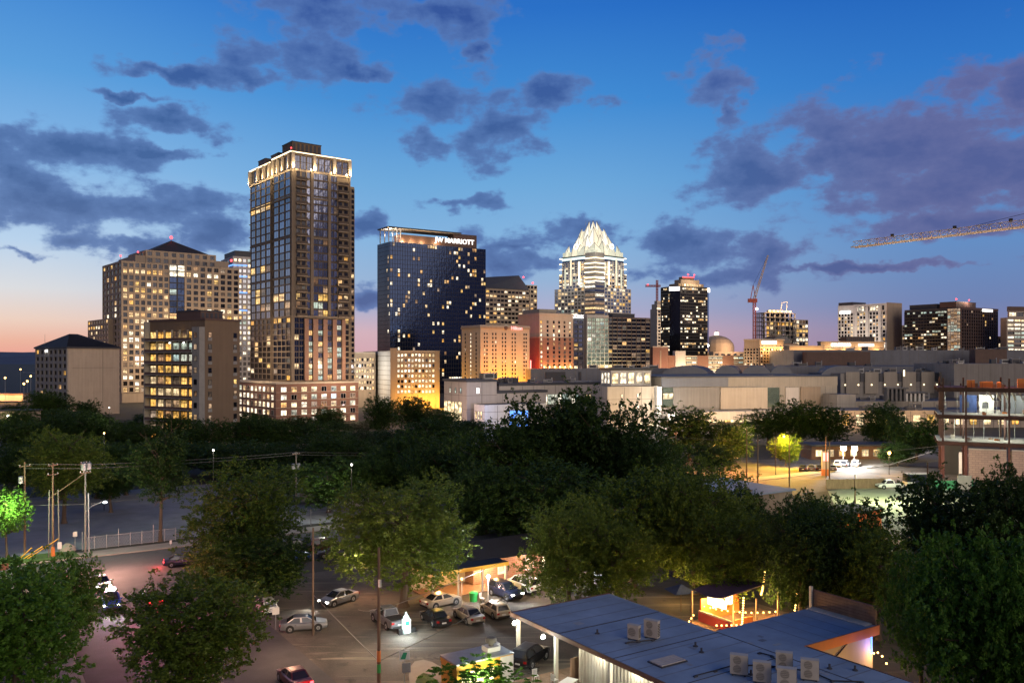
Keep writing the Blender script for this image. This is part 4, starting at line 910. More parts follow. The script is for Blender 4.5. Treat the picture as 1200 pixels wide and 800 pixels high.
# --- hotel row with lit cornices
def lit_hotel(name, label, xc, d, xl, xr, ytop, th, seed, cols, rows, sign, sx, sw, mat='cream', ybot=432, roofsteps=(), col='glow_sign'):
    b = Bld(name, label, 'hotel', xc, d, xl, xr, ytop, th=th, seed=seed); W, D, H = b.W, b.D, b.H
    b.wall.box(0, 0, 0, W, D, H, mat); b.wall.box(-.5, -.9, H-.9, W+.3, D, H+.1, 'cream'); b.wall.box(-.3, -.5, H-5.4, W, .02, H-4.9, 'cream')
    b.facade('R', .5, W-.3, zat(ybot, d), H-6, cols, rows, .4, .4, .35, mat, .3, WARM3); b.facade('L', .3, D, zat(ybot, d), H-6, max(2, int(cols*D/W)), rows, .4, .4, .35, mat, .3, WARM3)
    b.finish(80); n = max(3, int(W/7)); sconce_row(b, 'R', [W*(i+.5)/n for i in range(n)], H-7, .8)
    point_lights([b.e.matrix_basis @ Vector((W*(i+.5)/4, -2.6, H-7)) for i in range(4)], 620, (1, .52, .17), .4)
    point_lights([b.e.matrix_basis @ Vector((W*(i+.5)/2, -10, H-16)) for i in range(2)], 2200, (1, .52, .16), .6)
    if sign: text(sign, 3, col, b.e, 'sign_lettering', (W*sx, -1.2, H-3.4), 0, .2, .12, sw)
    return b
b = lit_hotel('corner_hotel', 'orange-lit hotel with white sign on its squared corner', 890, 560, 872, 918, 397, 28, 91, 8, 7, None, 0, 0, 'tan')
mb = MB(); mb.box(-14, -1.4, 0, -1, -1.0, 1.9, 'glow_sign'); mb.build('sign_panel', b.e, (15, 0, b.H-3.2))
for k in range(7): mb = MB(); mb.box(0, -1.5, .4, .8, -1.39, 1.4, 'glow_red'); mb.build('sign_letter', b.e, (2+k*1.6, 0, b.H-3.2))
b = lit_hotel('low_lit_hotel', 'low amber-lit hotel wing with row of sconces, beside the corner hotel', 925, 600, 918, 965, 405, 14, 93, 9, 4, None, 0, 0)
b = lit_hotel('sign_hotel', 'long amber-lit hotel with two white signs along its cornice', 962, 620, 958, 1036, 400, 12, 95, 14, 4, 'COURTYARD', .30, 16, 'cream')
for k in range(8): mb = MB(); mb.box(0, -1.4, 0, 1.2, -1.05, 1.7, 'glow_sign'); mb.build('sign_letter', b.e, (b.W*.58+k*1.6, 0, b.H-3.4))
plant(b, b.W*.45, 4, b.W*.9, 12, b.H+.11, b.H+3.4, 'brown_metal')
# dark arched-roof building between
b = Bld('arched_roof_block', 'small dark block with arched roof vent above the lit hotels', 'office block', 900, 660, 884, 935, 402, th=25, seed=97)
b.wall.box(0, 0, 0, b.W, b.D, b.H, 'brown_metal'); n = 10
ar = [(b.W*.45+9*math.cos(math.pi*i/n), b.H+6*math.sin(math.pi*i/n)) for i in range(n+1)]
mb = MB()
for (x0, z0), (x1, z1) in zip(ar, ar[1:]): mb.poly([(x0, -.3, z0), (x1, -.3, z1), (x1, 12, z1), (x0, 12, z0)], 'roof_dark')
mb.poly([(x, -.3, z) for x, z in ar], 'slate'); mb.build('arched_roof', b.e)
b.facade('R', 0, b.W, b.H-14, b.H-1, 7, 3, .3, .4, .3, 'tan_dark', .3, WARM3); b.finish(20)
# --- concrete frame under construction with luffing crane
b = Bld('concrete_frame_tower', 'unfinished concrete frame tower with orange-lit floors and work lights', 'construction site', 896, 700, 883, 932, 366, th=28, seed=99)
W, D, H = b.W, b.D, b.H; fl = 3.6
b.wall.box(W*.35, D*.3, 0, W*.7, D*.8, H+2.5, 'concrete')
for j in range(int(H/fl)+1):
    z = H-j*fl; mb = MB(); mb.box(-.6, -.6, z-.35, W+.4, D+.4, z, 'concrete'); mb.build('floor_slab', b.e)
    if z > 20:
        for i in range(8): b.win.append(('R', (i+.5)*W/8, z-1.8, W/8*.7, 2.6, b.r.choice(['amber', 'amber', 'warm', 'dim', 'dim', 'glass_dark', 'glass_dark']) if j > 1 else 'glass_dark', 3))
for i in range(7):
    mb = MB(); mb.box(-.35, 0, 0, .35, .7, H-.36, 'concrete'); mb.build('column', b.e, (i*W/6*.98+.4, 0, 0))
for i in range(5):
    mb = MB(); mb.box(0, -.35, 0, .7, .35, H-.36, 'concrete'); mb.build('column', b.e, (0, 1.5+i*(D-2)/5, 0))
b.wall.box(W+.5, 3, 0, b.ux(950), D, zat(374, 715), 'concrete'); b.facade('R', W+.6, b.ux(950), 30, zat(374, 715), 5, 8, .2, .3, .3, 'concrete', .7, WARM3, off=3); b.finish(90)
fr = MB()
for p_, q_ in (((0, 0, 0), (2, 0, 9)), ((2, 0, 9), (8, 0, 10)), ((8, 0, 10), (7, 0, 1)), ((0, 0, 0), (-3, 0, 1))): fr.beam(p_, q_, .4, .4, 'white')
fr.build('pump_boom', b.e, (W*.62, 4, H))
for i in range(6): mb = MB(); mb.cbox((0, 0, 0), 1.4, 1.4, 1.0, 'glow_warm'); mb.build('work_lamp', b.e, (W*(.2+.13*i), 1, H+1.4))
point_lights([b.e.matrix_basis @ Vector((W*f, -5, H+4)) for f in (.2, .8)], 3500, (1, .6, .3), 1)
def lattice(mb, p, q, w, mat, n, taper=1.0, r=.12, tri=False, up=(0, 0, 1)):
    p, q = Vector(p), Vector(q); d = (q-p).normalized(); s_ = d.cross(Vector(up)); 
    if s_.length < .1: s_ = Vector((1, 0, 0))
    s_.normalize(); u = s_.cross(d)
    prof = [(-1, 0), (1, 0), (0, 1.7)] if tri else [(-1, -1), (1, -1), (1, 1), (-1, 1)]
    rings = []
    for i in range(n+1):
        t = i/n; k = w/2*(1+(taper-1)*t); rings.append([p+(q-p)*t+s_*(a*k)+u*(c*k) for a, c in prof])
    m = len(prof)
    for a, c in zip(rings, rings[1:]):
        for i in range(m):
            j = (i+1) % m
            mb.beam(a[i], c[i], r*1.5, r*1.5, mat); mb.beam(a[i], c[j], r, r, mat)
            mb.beam(a[i], a[j], r, r, mat)
base = at(884, 690)
c = thing('luffing_crane', 'distant red luffing crane, its boom raised steeply above the concrete frame tower', 'crane', base)
mb = MB(); lattice(mb, (0, 0, 0), (0, 0, zat(352, 690)), 2.0, 'crane_red', 40, r=.2, up=(0, 1, 0)); mb.build('mast', c)
zc = zat(350, 690); mb = MB(); lattice(mb, (0, 0, zc), (11, 0, zat(299, 690)), 1.6, 'crane', 14, .5, r=.16, up=(0, 1, 0)); mb.build('boom', c)
mb = MB(); mb.box(-5, -1.6, zc-3, 2, 1.6, zc, 'crane_red'); mb.beam((-3, 0, zc), (-1, 0, zc+11), .5, .5, 'crane_red'); mb.beam((1, 0, zc), (-1, 0, zc+11), .5, .5, 'crane_red'); mb.path([(-1, 0, zc+11), (11, 0, zat(299, 690))], .1, 'dark_metal'); mb.build('machinery_deck', c)
mb = MB(); mb.ball((0, 0, 0), 1.0, 'glow_white', 8, 5); mb.build('work_lamp', c, (1.5, -1.6, zat(362, 690)))
c = thing('far_tower_crane', 'tiny far red tower crane between the crystal and black towers', 'crane', at(770, 1300))
zc = zat(335, 1300); mb = MB(); lattice(mb, (0, 0, 0), (0, 0, zc+9), 2.5, 'crane_red', 34, r=.5, up=(0, 1, 0)); mb.build('mast', c)
mb = MB(); lattice(mb, (5, 0, zc), (-18, 0, zc), 2.4, 'crane_red', 10, r=.4); mb.build('jib', c)
mb = MB(); mb.ball((0, 0, 0), 1.3, 'glow_red', 8, 5); mb.build('beacon', c, (-14, 0, zc+2))
# --- white tower
b = Bld('white_panel_tower', 'white tower with vertical strips of windows and blank brown end wall', 'apartment tower', 1039, 640, 982, 1056.5, 355, th=33, seed=101)
W, D, H = b.W, b.D, b.H
b.wall.box(0, 0, 0, W, D, H, 'white'); b.wall.box(-.02, -.3, 0, W+.1, .0, H+.5, 'tan'); b.wall.box(2, D*.72, H+.003, W, D+1, H+2.5, 'slate')
yu = lambda px: b.uy(px)
b.facade('L', .6, D-.3, 24, H-6, 15, 14, .30, .25, .5, 'white', .38, WARM3); b.facade('L', 1.5, yu(1003), H-5.5, H-1.2, 10, 1, .3, .2, .4, 'white', .7, OFFICE)
for y in (yu(1005), yu(1018), yu(1033)): b.wall.box(-.9, y, 0, .02, y+2.4, H-2, 'white')
b.finish(100)
mb = MB(); mb.box(-1.2, 0, 0, -.6, yu(985)-yu(997), 2.2, 'glow_sign'); mb.build('sign_panel', b.e, (0, yu(997), zat(367, 660)))
point_lights([b.e.matrix_basis @ Vector((-28, D*.4, 40))], 9000, (1, .78, .62), 2)
# --- low windowed sliver and dark office pair
b = Bld('sliver_block', 'narrow tan block glimpsed between the white tower and the dark office', 'office block', 1057, 690, 1055, 1064, 381, th=20, seed=103)
b.wall.box(0, 0, 0, b.W, b.D, b.H, 'tan'); b.facade('R', 0, b.W, 20, b.H-1, 3, 12, .35, .4, .4, 'tan', .3, WARM3); b.finish(36)
b = Bld('dark_ribbon_office', 'dark office with green-white ribbon floors and a bright glass stair strip', 'office tower', 1126, 600, 1060, 1169, 360, th=33, seed=105)
W, D, H = b.W, b.D, b.H; z0 = zat(412, 600)
b.wall.box(0, 0, 0, W, D, H, 'slate')
ys = b.uy(1110)
b.facade('L', ys+.3, D, z0, H-1.5, 15, 13, .10, .42, .4, 'frame_dark', .22, (('cool', 4), ('bright', 2), ('warm', 1)), rowlit={12: .75, 11: .15, 10: .1, 8: .45, 7: .1, 5: .7, 4: .2, 2: .4})
b.facade('L', .3, ys-.3, z0, H-.5, 4, 13, .1, .10, .3, 'pale', 1, (('curtain', 3), ('cool', 1)), dark='glass_green')
b.facade('R', .2, W-.2, z0, H-1.5, 16, 13, .3, .3, .5, 'brown_metal', .04, WARM3, bandmat='frame_bronze'); b.wall.box(-.6, -.6, H-1.3, W, .02, H+.3, 'brown_metal')
plant(b, W*.02, 4, W*.55, 16, H+.31, H+4, 'brown_metal'); plant(b, 3, D*.45, 14, D*.95, H+.31, H+3.2, 'slate')
beacon(b, 3, 5, H+5.5, .6); beacon(b, W*.4, 5, H+5.5, .5); mb = MB(); mb.box(0, -.9, 0, W*.28, -.5, 1.8, 'glow_sign'); mb.build('sign_panel', b.e, (W*.55, 0, H-2.2)); b.finish(100)
point_lights([b.e.matrix_basis @ Vector((W*.3, 2, H+6))], 2000, (1, .6, .4), 1)
b = Bld('low_brick_office', 'low pinkish block between dark office and the curved tower', 'office block', 1169, 640, 1166, 1184, 394, th=20, seed=107)
b.wall.box(0, 0, 0, b.W, b.D, b.H, 'brick_red'); b.facade('R', 0, b.W, 20, b.H-1, 4, 6, .45, .4, .4, 'brick_brown', .2, WARM3); b.finish(24)
b = Bld('terraced_office', 'pale terraced office with bright ribbon floors at the picture edge', 'office tower', 1180, 600, 1175, 1290, 372, th=12, seed=109)
W, D, H = b.W, b.D, b.H
b.wall.box(0, 0, 0, W, max(D, 6), H, 'tan'); b.facade('R', 0, W, zat(412, 600), H-.6, 14, 8, .06, .45, .6, 'cream', .88, (('bright', 4), ('warm', 1), ('cool', 1)))
b.wall.box(5, 4, H+.003, W, max(D, 6)-1, zat(364, 600), 'tan'); b.facade('R', 5, W, H+.1, zat(364, 600), 12, 1, .06, .4, .5, 'cream', .9, (('bright', 1),), off=4); b.wall.box(9, 8, zat(364, 600)+.003, W, max(D, 6)+4, zat(358, 600), 'brown_metal'); b.finish(60)

# ================================================================ convention centre: one building of many blocks
cc = thing('convention_center', 'sprawling low convention centre of beige, white and slate blocks beyond the trees', 'convention centre', at(772, 335))
O = cc.location.copy()
M['joint'] = paint('panel_joint', (.17, .155, .14), .9, var=.1)
UNITS = {'curved_hall': 8, 'rear_wall': 10, 'right_block': 10, 'low_wing': 14, 'upper_block': 6, 'rear_roof': 16, 'corner_block': 3, 'long_ledge': 8, 'mid_roof': 8}
def blk(name, xc, d, xl, xr, ytop, mat, th=33, zb=0.0, D=None, top='slate', ybot=None, lip=None):
    t = math.radians(th); w, dd = fit(xc, d, xl, xr, t); dd = D or dd; c0 = at(xc, d)-O
    u = Vector((math.cos(t), math.sin(t), 0)); v = Vector((-math.sin(t), math.cos(t), 0)); H = zat(ytop, d)
    if ybot: zb = zat(ybot, d)
    q = [c0, c0+u*w, c0+u*w+v*dd, c0+v*dd]; mb = MB(); mb.prism([p[:2] for p in q], zb, H, mat, top)
    if lip: 
        q2 = [c0-u*.5-v*.5, c0+u*(w+.5)-v*.5, c0+u*(w+.5)+v*(dd+.5), c0+v*(dd+.5)-u*.5]; mb.prism([p[:2] for p in q2], H+.004, H+1.0, lip)
    if name not in ('lantern', 'brown_screen', 'light_column') and H-zb > 4:
        def jt(p0, dr, nr, ln):
            n_ = int(ln/5.5)
            for i in range(1, n_): p = p0+dr*(i*ln/n_)+nr*.03; a_, b2 = p-dr*.09, p+dr*.09; mb.hexa([(*(a_-nr*.05)[:2], zb), (*a_[:2], zb), (*b2[:2], zb), (*(b2-nr*.05)[:2], zb), (*(a_-nr*.05)[:2], H-.3), (*a_[:2], H-.3), (*b2[:2], H-.3), (*(b2-nr*.05)[:2], H-.3)], 'joint')
            for f_ in (.36, .68): z_ = zb+(H-zb)*f_; a_, b2 = p0+nr*.025, p0+dr*ln+nr*.025; mb.hexa([(*(a_-nr*.05)[:2], z_), (*a_[:2], z_), (*b2[:2], z_), (*(b2-nr*.05)[:2], z_), (*(a_-nr*.05)[:2], z_+.14), (*a_[:2], z_+.14), (*b2[:2], z_+.14), (*(b2-nr*.05)[:2], z_+.14)], 'joint')
        jt(c0, u, -v, w); jt(c0, v, -u, dd)
    o = mb.build(name, cc)
    if name in UNITS:
        g_ = random.Random(name)
        for i in range(UNITS[name]):
            p = c0+u*w*g_.uniform(.05, .95)+v*dd*g_.uniform(.12, .5); m2 = MB(); a_, b2, h_ = g_.uniform(2, 5), g_.uniform(1.5, 3), g_.uniform(1.0, 2.4)
            m2.box(0, 0, .0, a_, b2, h_, g_.choice(['grey_metal', 'slate', 'beige_grey'])); m2.box(.3, -.05, .4, a_-.3, -.003, h_-.3, 'slate'); m2.tube((a_+.6, b2/2, 0), (a_+.6, b2/2, h_+.7), .25, .25, 'grey_metal', 8)
            m2.build('roof_unit', cc, (p.x, p.y, H+(1.0 if lip else .0)+.01), t)
    return c0, u, v, w, dd, H
def ccwin(bk, f, z, w, h, key, face='R', name='window', out=.06, frame='frame_dark'):
    c0, u, v, W, D, H = bk; mb = MB(); window_mb(mb, w, h, key, frame); p = c0+(u*f*W-v*out if face == 'R' else v*f*D-u*out)
    an = math.atan2(u.y, u.x); mb.build(name, cc, (p.x, p.y, z), an if face == 'R' else an-math.pi/2)
ZD = lambda y, d=345: zat(y, d)
k1 = blk('corner_block', 547, 345, 520.5, 582, 447.5, 'pale', D=None, lip='slate')
for f in (.25, .48, .72): ccwin(k1, f, ZD(458), 1.0, 2.2, 'cool', 'L')
for i in range(5): ccwin(k1, .28+.16*i, ZD(483), 2.6, 8, 'store', 'L', 'tall_window')
ccwin(k1, .36, ZD(458), 1.6, 2.4, 'glow_sign', 'R')
k2 = blk('entrance_block', 568, 331, 551, 640, 474.5, 'white', D=8)
for f in (.3, .55, .8): ccwin(k2, f, ZD(487, 331), 1.0, 3, 'store', 'L')
k3 = blk('curved_hall', 585, 360, 570, 712, 452, 'pale', lip='slate', D=20)
for i in range(14): ccwin(k3, .28+.032*i, ZD(468, 372), 1.75, 4.4, 'cool' if i % 4 else 'bright', 'R', 'hall_window')
for i in range(6): ccwin(k3, .80+.03*i, ZD(466, 385), 1.6, 3.0, 'store', 'R', 'hall_window')
k4 = blk('set_back_block', 576, 352, 571, 640, 461, 'pale', D=6, lip='slate')
k5 = blk('upper_block', 622, 420, 616, 790, 432, 'blue_grey', th=8)
for i, f in enumerate((.1, .33, .5, .68)):
    c0, u, v, W, D, H = k5; p = c0+u*f*W-v*.4; mb = MB(); mb.box(0, 0, 0, 10 if i in (0, 2) else 1.2, .6, 6.5, 'slate'); mb.build('roof_panel', cc, (p.x, p.y, H-8), math.radians(8))
k6 = blk('lantern', 716, 344, 711, 763, 434, 'pale', th=14, ybot=452, lip='frame_dark', D=12)
for i in range(5): ccwin(k6, .10+.20*i, ZD(443, 346), 2.6, 4.4, 'bright' if i % 2 else 'store', 'R', 'lantern_window')
for i in range(3): ccwin(k6, .2+.3*i, ZD(443, 346), 2.2, 4.4, 'bright', 'L', 'lantern_window')
k7 = blk('portal_block', 712, 335, 703, 771, 453, 'cream', th=16, D=18)
for f, y, h in ((.28, 464, 1.6), (.28, 477, 3.2), (.60, 463, 1.6), (.60, 477, 3.2), (.86, 476, 3.2)): ccwin(k7, f, ZD(y, 338), .9, h, 'bright' if f != .86 else 'dim')
for i in range(4): ccwin(k7, .35+.17*i, ZD(502, 338), 2.2, 4.5, 'store', 'R', 'shop_window')
k8 = blk('light_column', 770, 338, 768.5, 775.5, 453, 'white', th=16, D=4)
k9 = blk('long_hall', 776, 342, 772, 981, 453.5, 'beige', th=16, D=46)
def face_panel(name, f0, f1, y0, y1, mat, out):
    c0, u, v, W, D, H = k9; p = c0+u*f0*W-v*out; d0 = p.y+O.y; d1 = (c0+u*f1*W).y+O.y; dm = (d0+d1)/2
    mb = MB(); mb.box(0, 0, zat(y1, dm), (f1-f0)*W, out+.02, zat(y0, dm), mat); mb.build(name, cc, (p.x, p.y, 0), math.radians(16))
def fx(px):
    c0, u, v, W, D, H = k9; return fit(776, 342, 770, px, math.radians(16))[0]/W
face_panel('glass_bay', fx(776.5), fx(788), 454, 477, 'glass_green', .4); ccwin(k9, fx(782), ZD(464, 343), 4.6, 2.4, 'store', out=.6)
face_panel('grey_panel', fx(788.5), fx(843), 454, 478.5, 'beige_grey', .3); face_panel('beige_panel', fx(843.5), fx(898), 454, 479, 'cream', .9)
face_panel('grey_bay', fx(898.5), fx(913), 454, 477, 'glass_green', .3); face_panel('cream_panel', fx(920), fx(935), 454, 477, 'pale', .7); face_panel('tan_panel', fx(938), fx(961), 453, 477, 'tan_dark', .5)
c0, u, v, W, D, H = k9; mb = MB(); mb.box(-.2, 0, H+.004, W+.2, D, H+3.8, 'beige', ); mb.box(-.4, -.4, H+.004, W*.36, .0, H+3.6, 'blue_grey'); mb.box(-.5, -.2, H+3.81, W+.3, D+.2, H+4.3, 'slate'); mb.build('roof_band', cc, (c0.x, c0.y, 0), math.radians(16))
# curved canopy over the shop fronts
mb = MB(); n = 26; prev = None
for i in range(n+1):
    f = i/n; out = 3.2+2.6*math.sin(f*math.pi*1.6+.5)
    p0, p1 = c0+u*(f*W*1.16-1)-v*.35, c0+u*(f*W*1.16-1)-v*(out+3); z0, z1 = zat(481, 342), zat(492, 342)
    if prev:
        a, bq = prev; mb.hexa([(bq.x, bq.y, z0-3.6), (p1.x, p1.y, z0-3.6), (p0.x, p0.y, z0-3.6), (a.x, a.y, z0-3.6), (bq.x, bq.y, z0-.3), (p1.x, p1.y, z0-.3), (p0.x, p0.y, z0-.3), (a.x, a.y, z0-.3)], 'pale')
    prev = (p0, p1)
mb.build('canopy', cc)
for i in range(34): ccwin(k9, .02+i*.0335, 3.0, 2.9, 4.2, 'store' if i % 5 else 'amber', 'R', 'shop_window', out=.5)
k10 = blk('rear_wall', 985, 392, 978, 1118, 437.5, 'beige_grey', th=8, D=30)
c0, u, v, W, D, H = k10
for i in range(6): p = c0+u*(.04+.165*i)*W-v*.8; mb = MB(); mb.box(0, 0, 0, 6.5, .82, 10, 'beige'); mb.box(7.4, .5, 5.5, 10.5, .85, 9.5, 'slate'); mb.build('buttress', cc, (p.x, p.y, H-9.3), math.radians(8))
for i in range(9): ccwin(k10, .03+.115*i, zat(450.5, 396), .7, .7, 'glow_cream', 'R', 'wall_lamp', 1.0, None)
ccwin(k10, .545, zat(437, 396), .8, 3, 'glow_cream', 'R', 'wall_lamp', .9, None)
k11 = blk('right_block', 1118, 388, 1112, 1260, 426, 'beige_grey', th=4, D=34)
k12 = blk('step_block', 981, 352, 979, 1003, 462, 'beige_grey', th=10, D=20); k13 = blk('low_wing', 1003, 356, 1000, 1260, 470, 'beige', th=4, D=30)
k14 = blk('long_ledge', 985, 330, 978, 1260, 481, 'cream', th=4, D=20)
for i in range(16): ccwin(k14, .02+i*.06, 3.2, 3.0, 4.2, 'store' if i % 3 else 'amber', 'R', 'shop_window')
k15 = blk('rear_roof', 930, 520, 926, 1290, 410, 'blue_grey', th=4, D=40); k16 = blk('brown_screen', 945, 512, 944, 1020, 412, 'brown_metal', th=4, D=6); k17 = blk('brown_screen', 1143, 510, 1142, 1180, 409, 'brown_metal', th=4, D=6)
k18 = blk('mid_roof', 886, 450, 880, 1150, 429, 'blue_grey', th=4, D=60)
for x0, x1 in ((774, 832), (836, 868), (868, 905), (902, 930), (962, 1012)):
    d = 400; a = at(x0, d)-O; c = at(x1, d)-O; r = (c.x-a.x)/2; mid = (a+c)/2; n = 12; mb = MB(); hz = zat(427.5, d)-zat(444, d); zb = zat(445, d)
    ar = [(mid.x+r*math.cos(math.pi*i/n), zb+hz*math.sin(math.pi*i/n)**.75) for i in range(n+1)]
    for (xa, za), (xb, zz) in zip(ar, ar[1:]): mb.poly([(xa, mid.y, za), (xb, mid.y, zz), (xb+12, mid.y+40, zz), (xa+12, mid.y+40, za)], 'slate')
    mb.poly([(x, mid.y, z) for x, z in ar], 'blue_grey'); mb.build('barrel_vault', cc)
k19 = blk('vault_base', 770, 402, 766, 1000, 444, 'blue_grey', th=2, D=44)
# air handlers on the ledges
for px, py, d in ((1050, 455, 345), (1072, 459, 346), (1060, 457, 350)):
    p = at(px, d)-O; mb = MB()
    for i in range(5): mb.box(i*1.7-4, -1, 0, i*1.7-3.2, 2, 5 if px == 1050 else 3.2, 'slate' if px == 1050 else 'grey_metal')
    mb.box(-4.2, -1.2, 5 if px == 1050 else 3.2, 4.6, 2.2, 5.6 if px == 1050 else 3.8, 'slate'); mb.build('air_handler', cc, (p.x, p.y, zat(470, d)))
# column wash, canopy and shop fronts, then fills added for corner and walls
point_lights([at(772, 333.5, 16), at(772, 333, 8)], 420, (1, .93, .78), .4); point_lights([at(788, 333, 5.5)], 900, (1, .95, .85), .4)
point_lights([at(x, 326, 4.5) for x in (715, 742, 762)], 380, (1, .70, .34), .4)
point_lights([at(x, 332, 5) for x in (830, 870, 915, 955)], 900, (1, .62, .28), .5)
point_lights([at(x, 321, 5) for x in (1000, 1045, 1095)], 700, (1, .58, .25), .5)
point_lights([at(566, 318, 9)], 1700, (.50, .58, 1), .6); point_lights([at(528, 330, 5), at(515, 338, 6)], 700, (1, .62, .45), .5)  # added blue and pink tints on the corner block, no fixtures
point_lights([at(868, 318, 24), at(945, 330, 24), at(735, 308, 22), at(1060, 330, 30)], 3000, (1, .82, .62), 2)  # added fills in the air before the hall walls
# blue lit sign on its post, seen through the trees
s_ = thing('lit_blue_sign', 'glowing blue and white sign on a post among the dark tree crowns', 'sign', at(608, 300))
mb = MB(); mb.tube((0, 0, 0), (0, 0, zat(497, 300)), .2, .2, 'dark_metal', 8); mb.build('post', s_)
mb = MB(); mb.box(-3.2, -.4, 0, 3.2, .4, 5.4, 'glow_blue'); mb.build('sign_box', s_, (0, 0, zat(499, 300)))
mb = MB(); mb.hexa([(-2.2, -.6, .6), (1.8, -.6, .6), (1.8, -.42, .6), (-2.2, -.42, .6), (-.9, -.6, 3.4), (2.4, -.6, 3.4), (2.4, -.42, 3.4), (-.9, -.42, 3.4)], 'glow_ice'); mb.build('sign_emblem', s_, (0, 0, zat(497, 300)))
# ---------------------------------------------------------------- trees
def crown_mesh(seed, leaf, n=34000, nl=15, ls=.026, droop=.0, ragged=.16, top=1.0):
    g = np.random.default_rng(seed)
    # lobes on limbs, filling an uneven crown; radius 1 and half-height 1
    th = np.arange(nl)*2.4+g.uniform(-.5, .5, nl); u = np.linspace(-.80, .92, nl)+g.uniform(-.12, .12, nl); u = np.clip(u, -.85, .95)
    rr = g.uniform(.42, .80, nl)*np.sqrt(1-np.clip(u, -1, 1)**2*.75)*np.where(u < -.3, .88, 1)
    c = np.stack([rr*np.cos(th), rr*np.sin(th), u*.74], 1)
    c = np.vstack([c, [[0, 0, .2], [0, 0, -.35]]]); r = np.append(g.uniform(.22, .40, nl), [.46, .42])
    nt = n//16; k = g.choice(len(r), nt, p=r**2/np.sum(r**2)); d = g.normal(size=(nt, 3)); d /= np.linalg.norm(d, axis=1)[:, None]
    tw = c[k]+d*(r[k]*(1+g.normal(0, ragged, nt)))[:, None]
    keep = g.random(nt) > .1; tw = tw[keep]; d = d[keep]; nt = len(tw)
    L = g.uniform(.06, .17, nt); dirs = d+g.normal(0, .5, (nt, 3)); dirs[:, 2] += .2-droop; dirs /= np.linalg.norm(dirs, axis=1)[:, None]
    m = n//nt; t = g.random((nt, m)); pos = (tw[:, None, :]+dirs[:, None, :]*(L[:, None]*t)[..., None]+g.normal(0, .018, (nt, m, 3))).reshape(-1, 3)
    N_ = len(pos); a = g.normal(size=(N_, 3))*.8+np.repeat(dirs, m, 0)*.6; a /= np.linalg.norm(a, axis=1)[:, None]
    nn = g.normal(size=(N_, 3)); nn[:, 2] += .7; b = np.cross(nn, a); b /= np.linalg.norm(b, axis=1)[:, None]
    s = (ls*g.uniform(.6, 1.4, N_))[:, None]
    hi, lo = np.percentile(pos[:, 2], 99.5), np.percentile(pos[:, 2], .5); mid = (hi+lo)/2; kz = 2/(hi-lo); pos[:, 2] = (pos[:, 2]-mid)*kz; c = c.copy(); c[:, 2] = (c[:, 2]-mid)*kz
    v = np.stack([pos-a*s, pos-b*s*.5, pos+a*s, pos+b*s*.5], 1).reshape(-1, 3)
    me = bpy.data.meshes.new('crown'); me.vertices.add(len(v)); me.vertices.foreach_set('co', v.ravel())
    me.loops.add(len(v)); me.loops.foreach_set('vertex_index', np.arange(len(v)))
    me.polygons.add(N_); me.polygons.foreach_set('loop_start', np.arange(0, len(v), 4)); me.polygons.foreach_set('loop_total', np.full(N_, 4))
    me.materials.append(M[leaf]); me.update(); me.validate()
    return me, c, r
def trunk_mesh(c, seed, hgt=1.35, r=.05):
    """tapered trunk with limbs reaching into the lobes; crown centre at the origin, foot at -hgt"""
    g = random.Random(seed); mb = MB(); f = Vector((0, 0, -hgt)); fork = Vector((g.uniform(-.06, .06), g.uniform(-.06, .06), -.62)); top = Vector((g.uniform(-.1, .1), g.uniform(-.1, .1), .5))
    mb.lathe(f, [(r*1.7, 0), (r*1.2, .06), (r, .16)], 'bark', 8)
    mb.tube(f+Vector((0, 0, .15)), fork, r, r*.78, 'bark', 8); mb.tube(fork, top, r*.74, r*.25, 'bark', 7)
    for i, q in enumerate(c[:-2]):
        s = fork.lerp(top, max(0, min(.8, (q[2]+.5)*.6))); e = Vector(q); mid = s.lerp(e, .55)+Vector((0, 0, g.uniform(-.02, .10)))
        mb.tube(s, mid, r*.42, r*.26, 'bark', 6); mb.tube(mid, e, r*.26, r*.09, 'bark', 5)
        for _ in range(2): mb.tube(mid.lerp(e, g.uniform(.2, .8)), e+Vector((g.uniform(-.25, .25), g.uniform(-.25, .25), g.uniform(-.05, .25))), r*.12, r*.04, 'bark', 4)
    return mb.mesh('trunk')
VAR = []
for i, (lf, kw) in enumerate([('leaf', dict(ragged=.2)), ('leaf', dict(nl=15, ragged=.26, n=26000, ls=.03)), ('leaf_olive', dict(nl=19, ragged=.24, droop=.25, ls=.023, n=38000)), ('leaf_olive', dict(nl=13, ragged=.28, n=26000)), ('leaf_lit', dict(nl=17, ragged=.22, ls=.031, n=30000)), ('leaf', dict(nl=19, ragged=.25))]):
    me, c, r = crown_mesh(40+i, lf, **kw); VAR.append((me, trunk_mesh(c, i)))
def tree(px, ytop, wpx, d, label, var=0, group=None, low=.16, name='leafy_tree', leaf=None):
    """crown from `low` of the height up to the top row, as wide as it shows"""
    r = wpx/2/FOC*d*1.04; top = zat(ytop, d)+.2; me, tm = VAR[var]
    zr = min((top-low*top)/2, r*1.5); cz = top-zr
    t = thing(name, label, 'tree', at(px, d), RND.uniform(0, 6.28), group)
    cr = link('crown', me, t, (0, 0, cz)); cr.scale = (r, r, zr); cr.rotation_euler = (0, 0, RND.uniform(0, 6.28))
    if leaf:
        cr.material_slots[0].link = 'OBJECT'; cr.material_slots[0].material = M[leaf]
    tr = link('trunk', tm, t, (0, 0, cz)); s_ = cz/1.35; k = min(r, s_*1.5); tr.scale = (k, k, s_); tr.rotation_euler = cr.rotation_euler
    return t
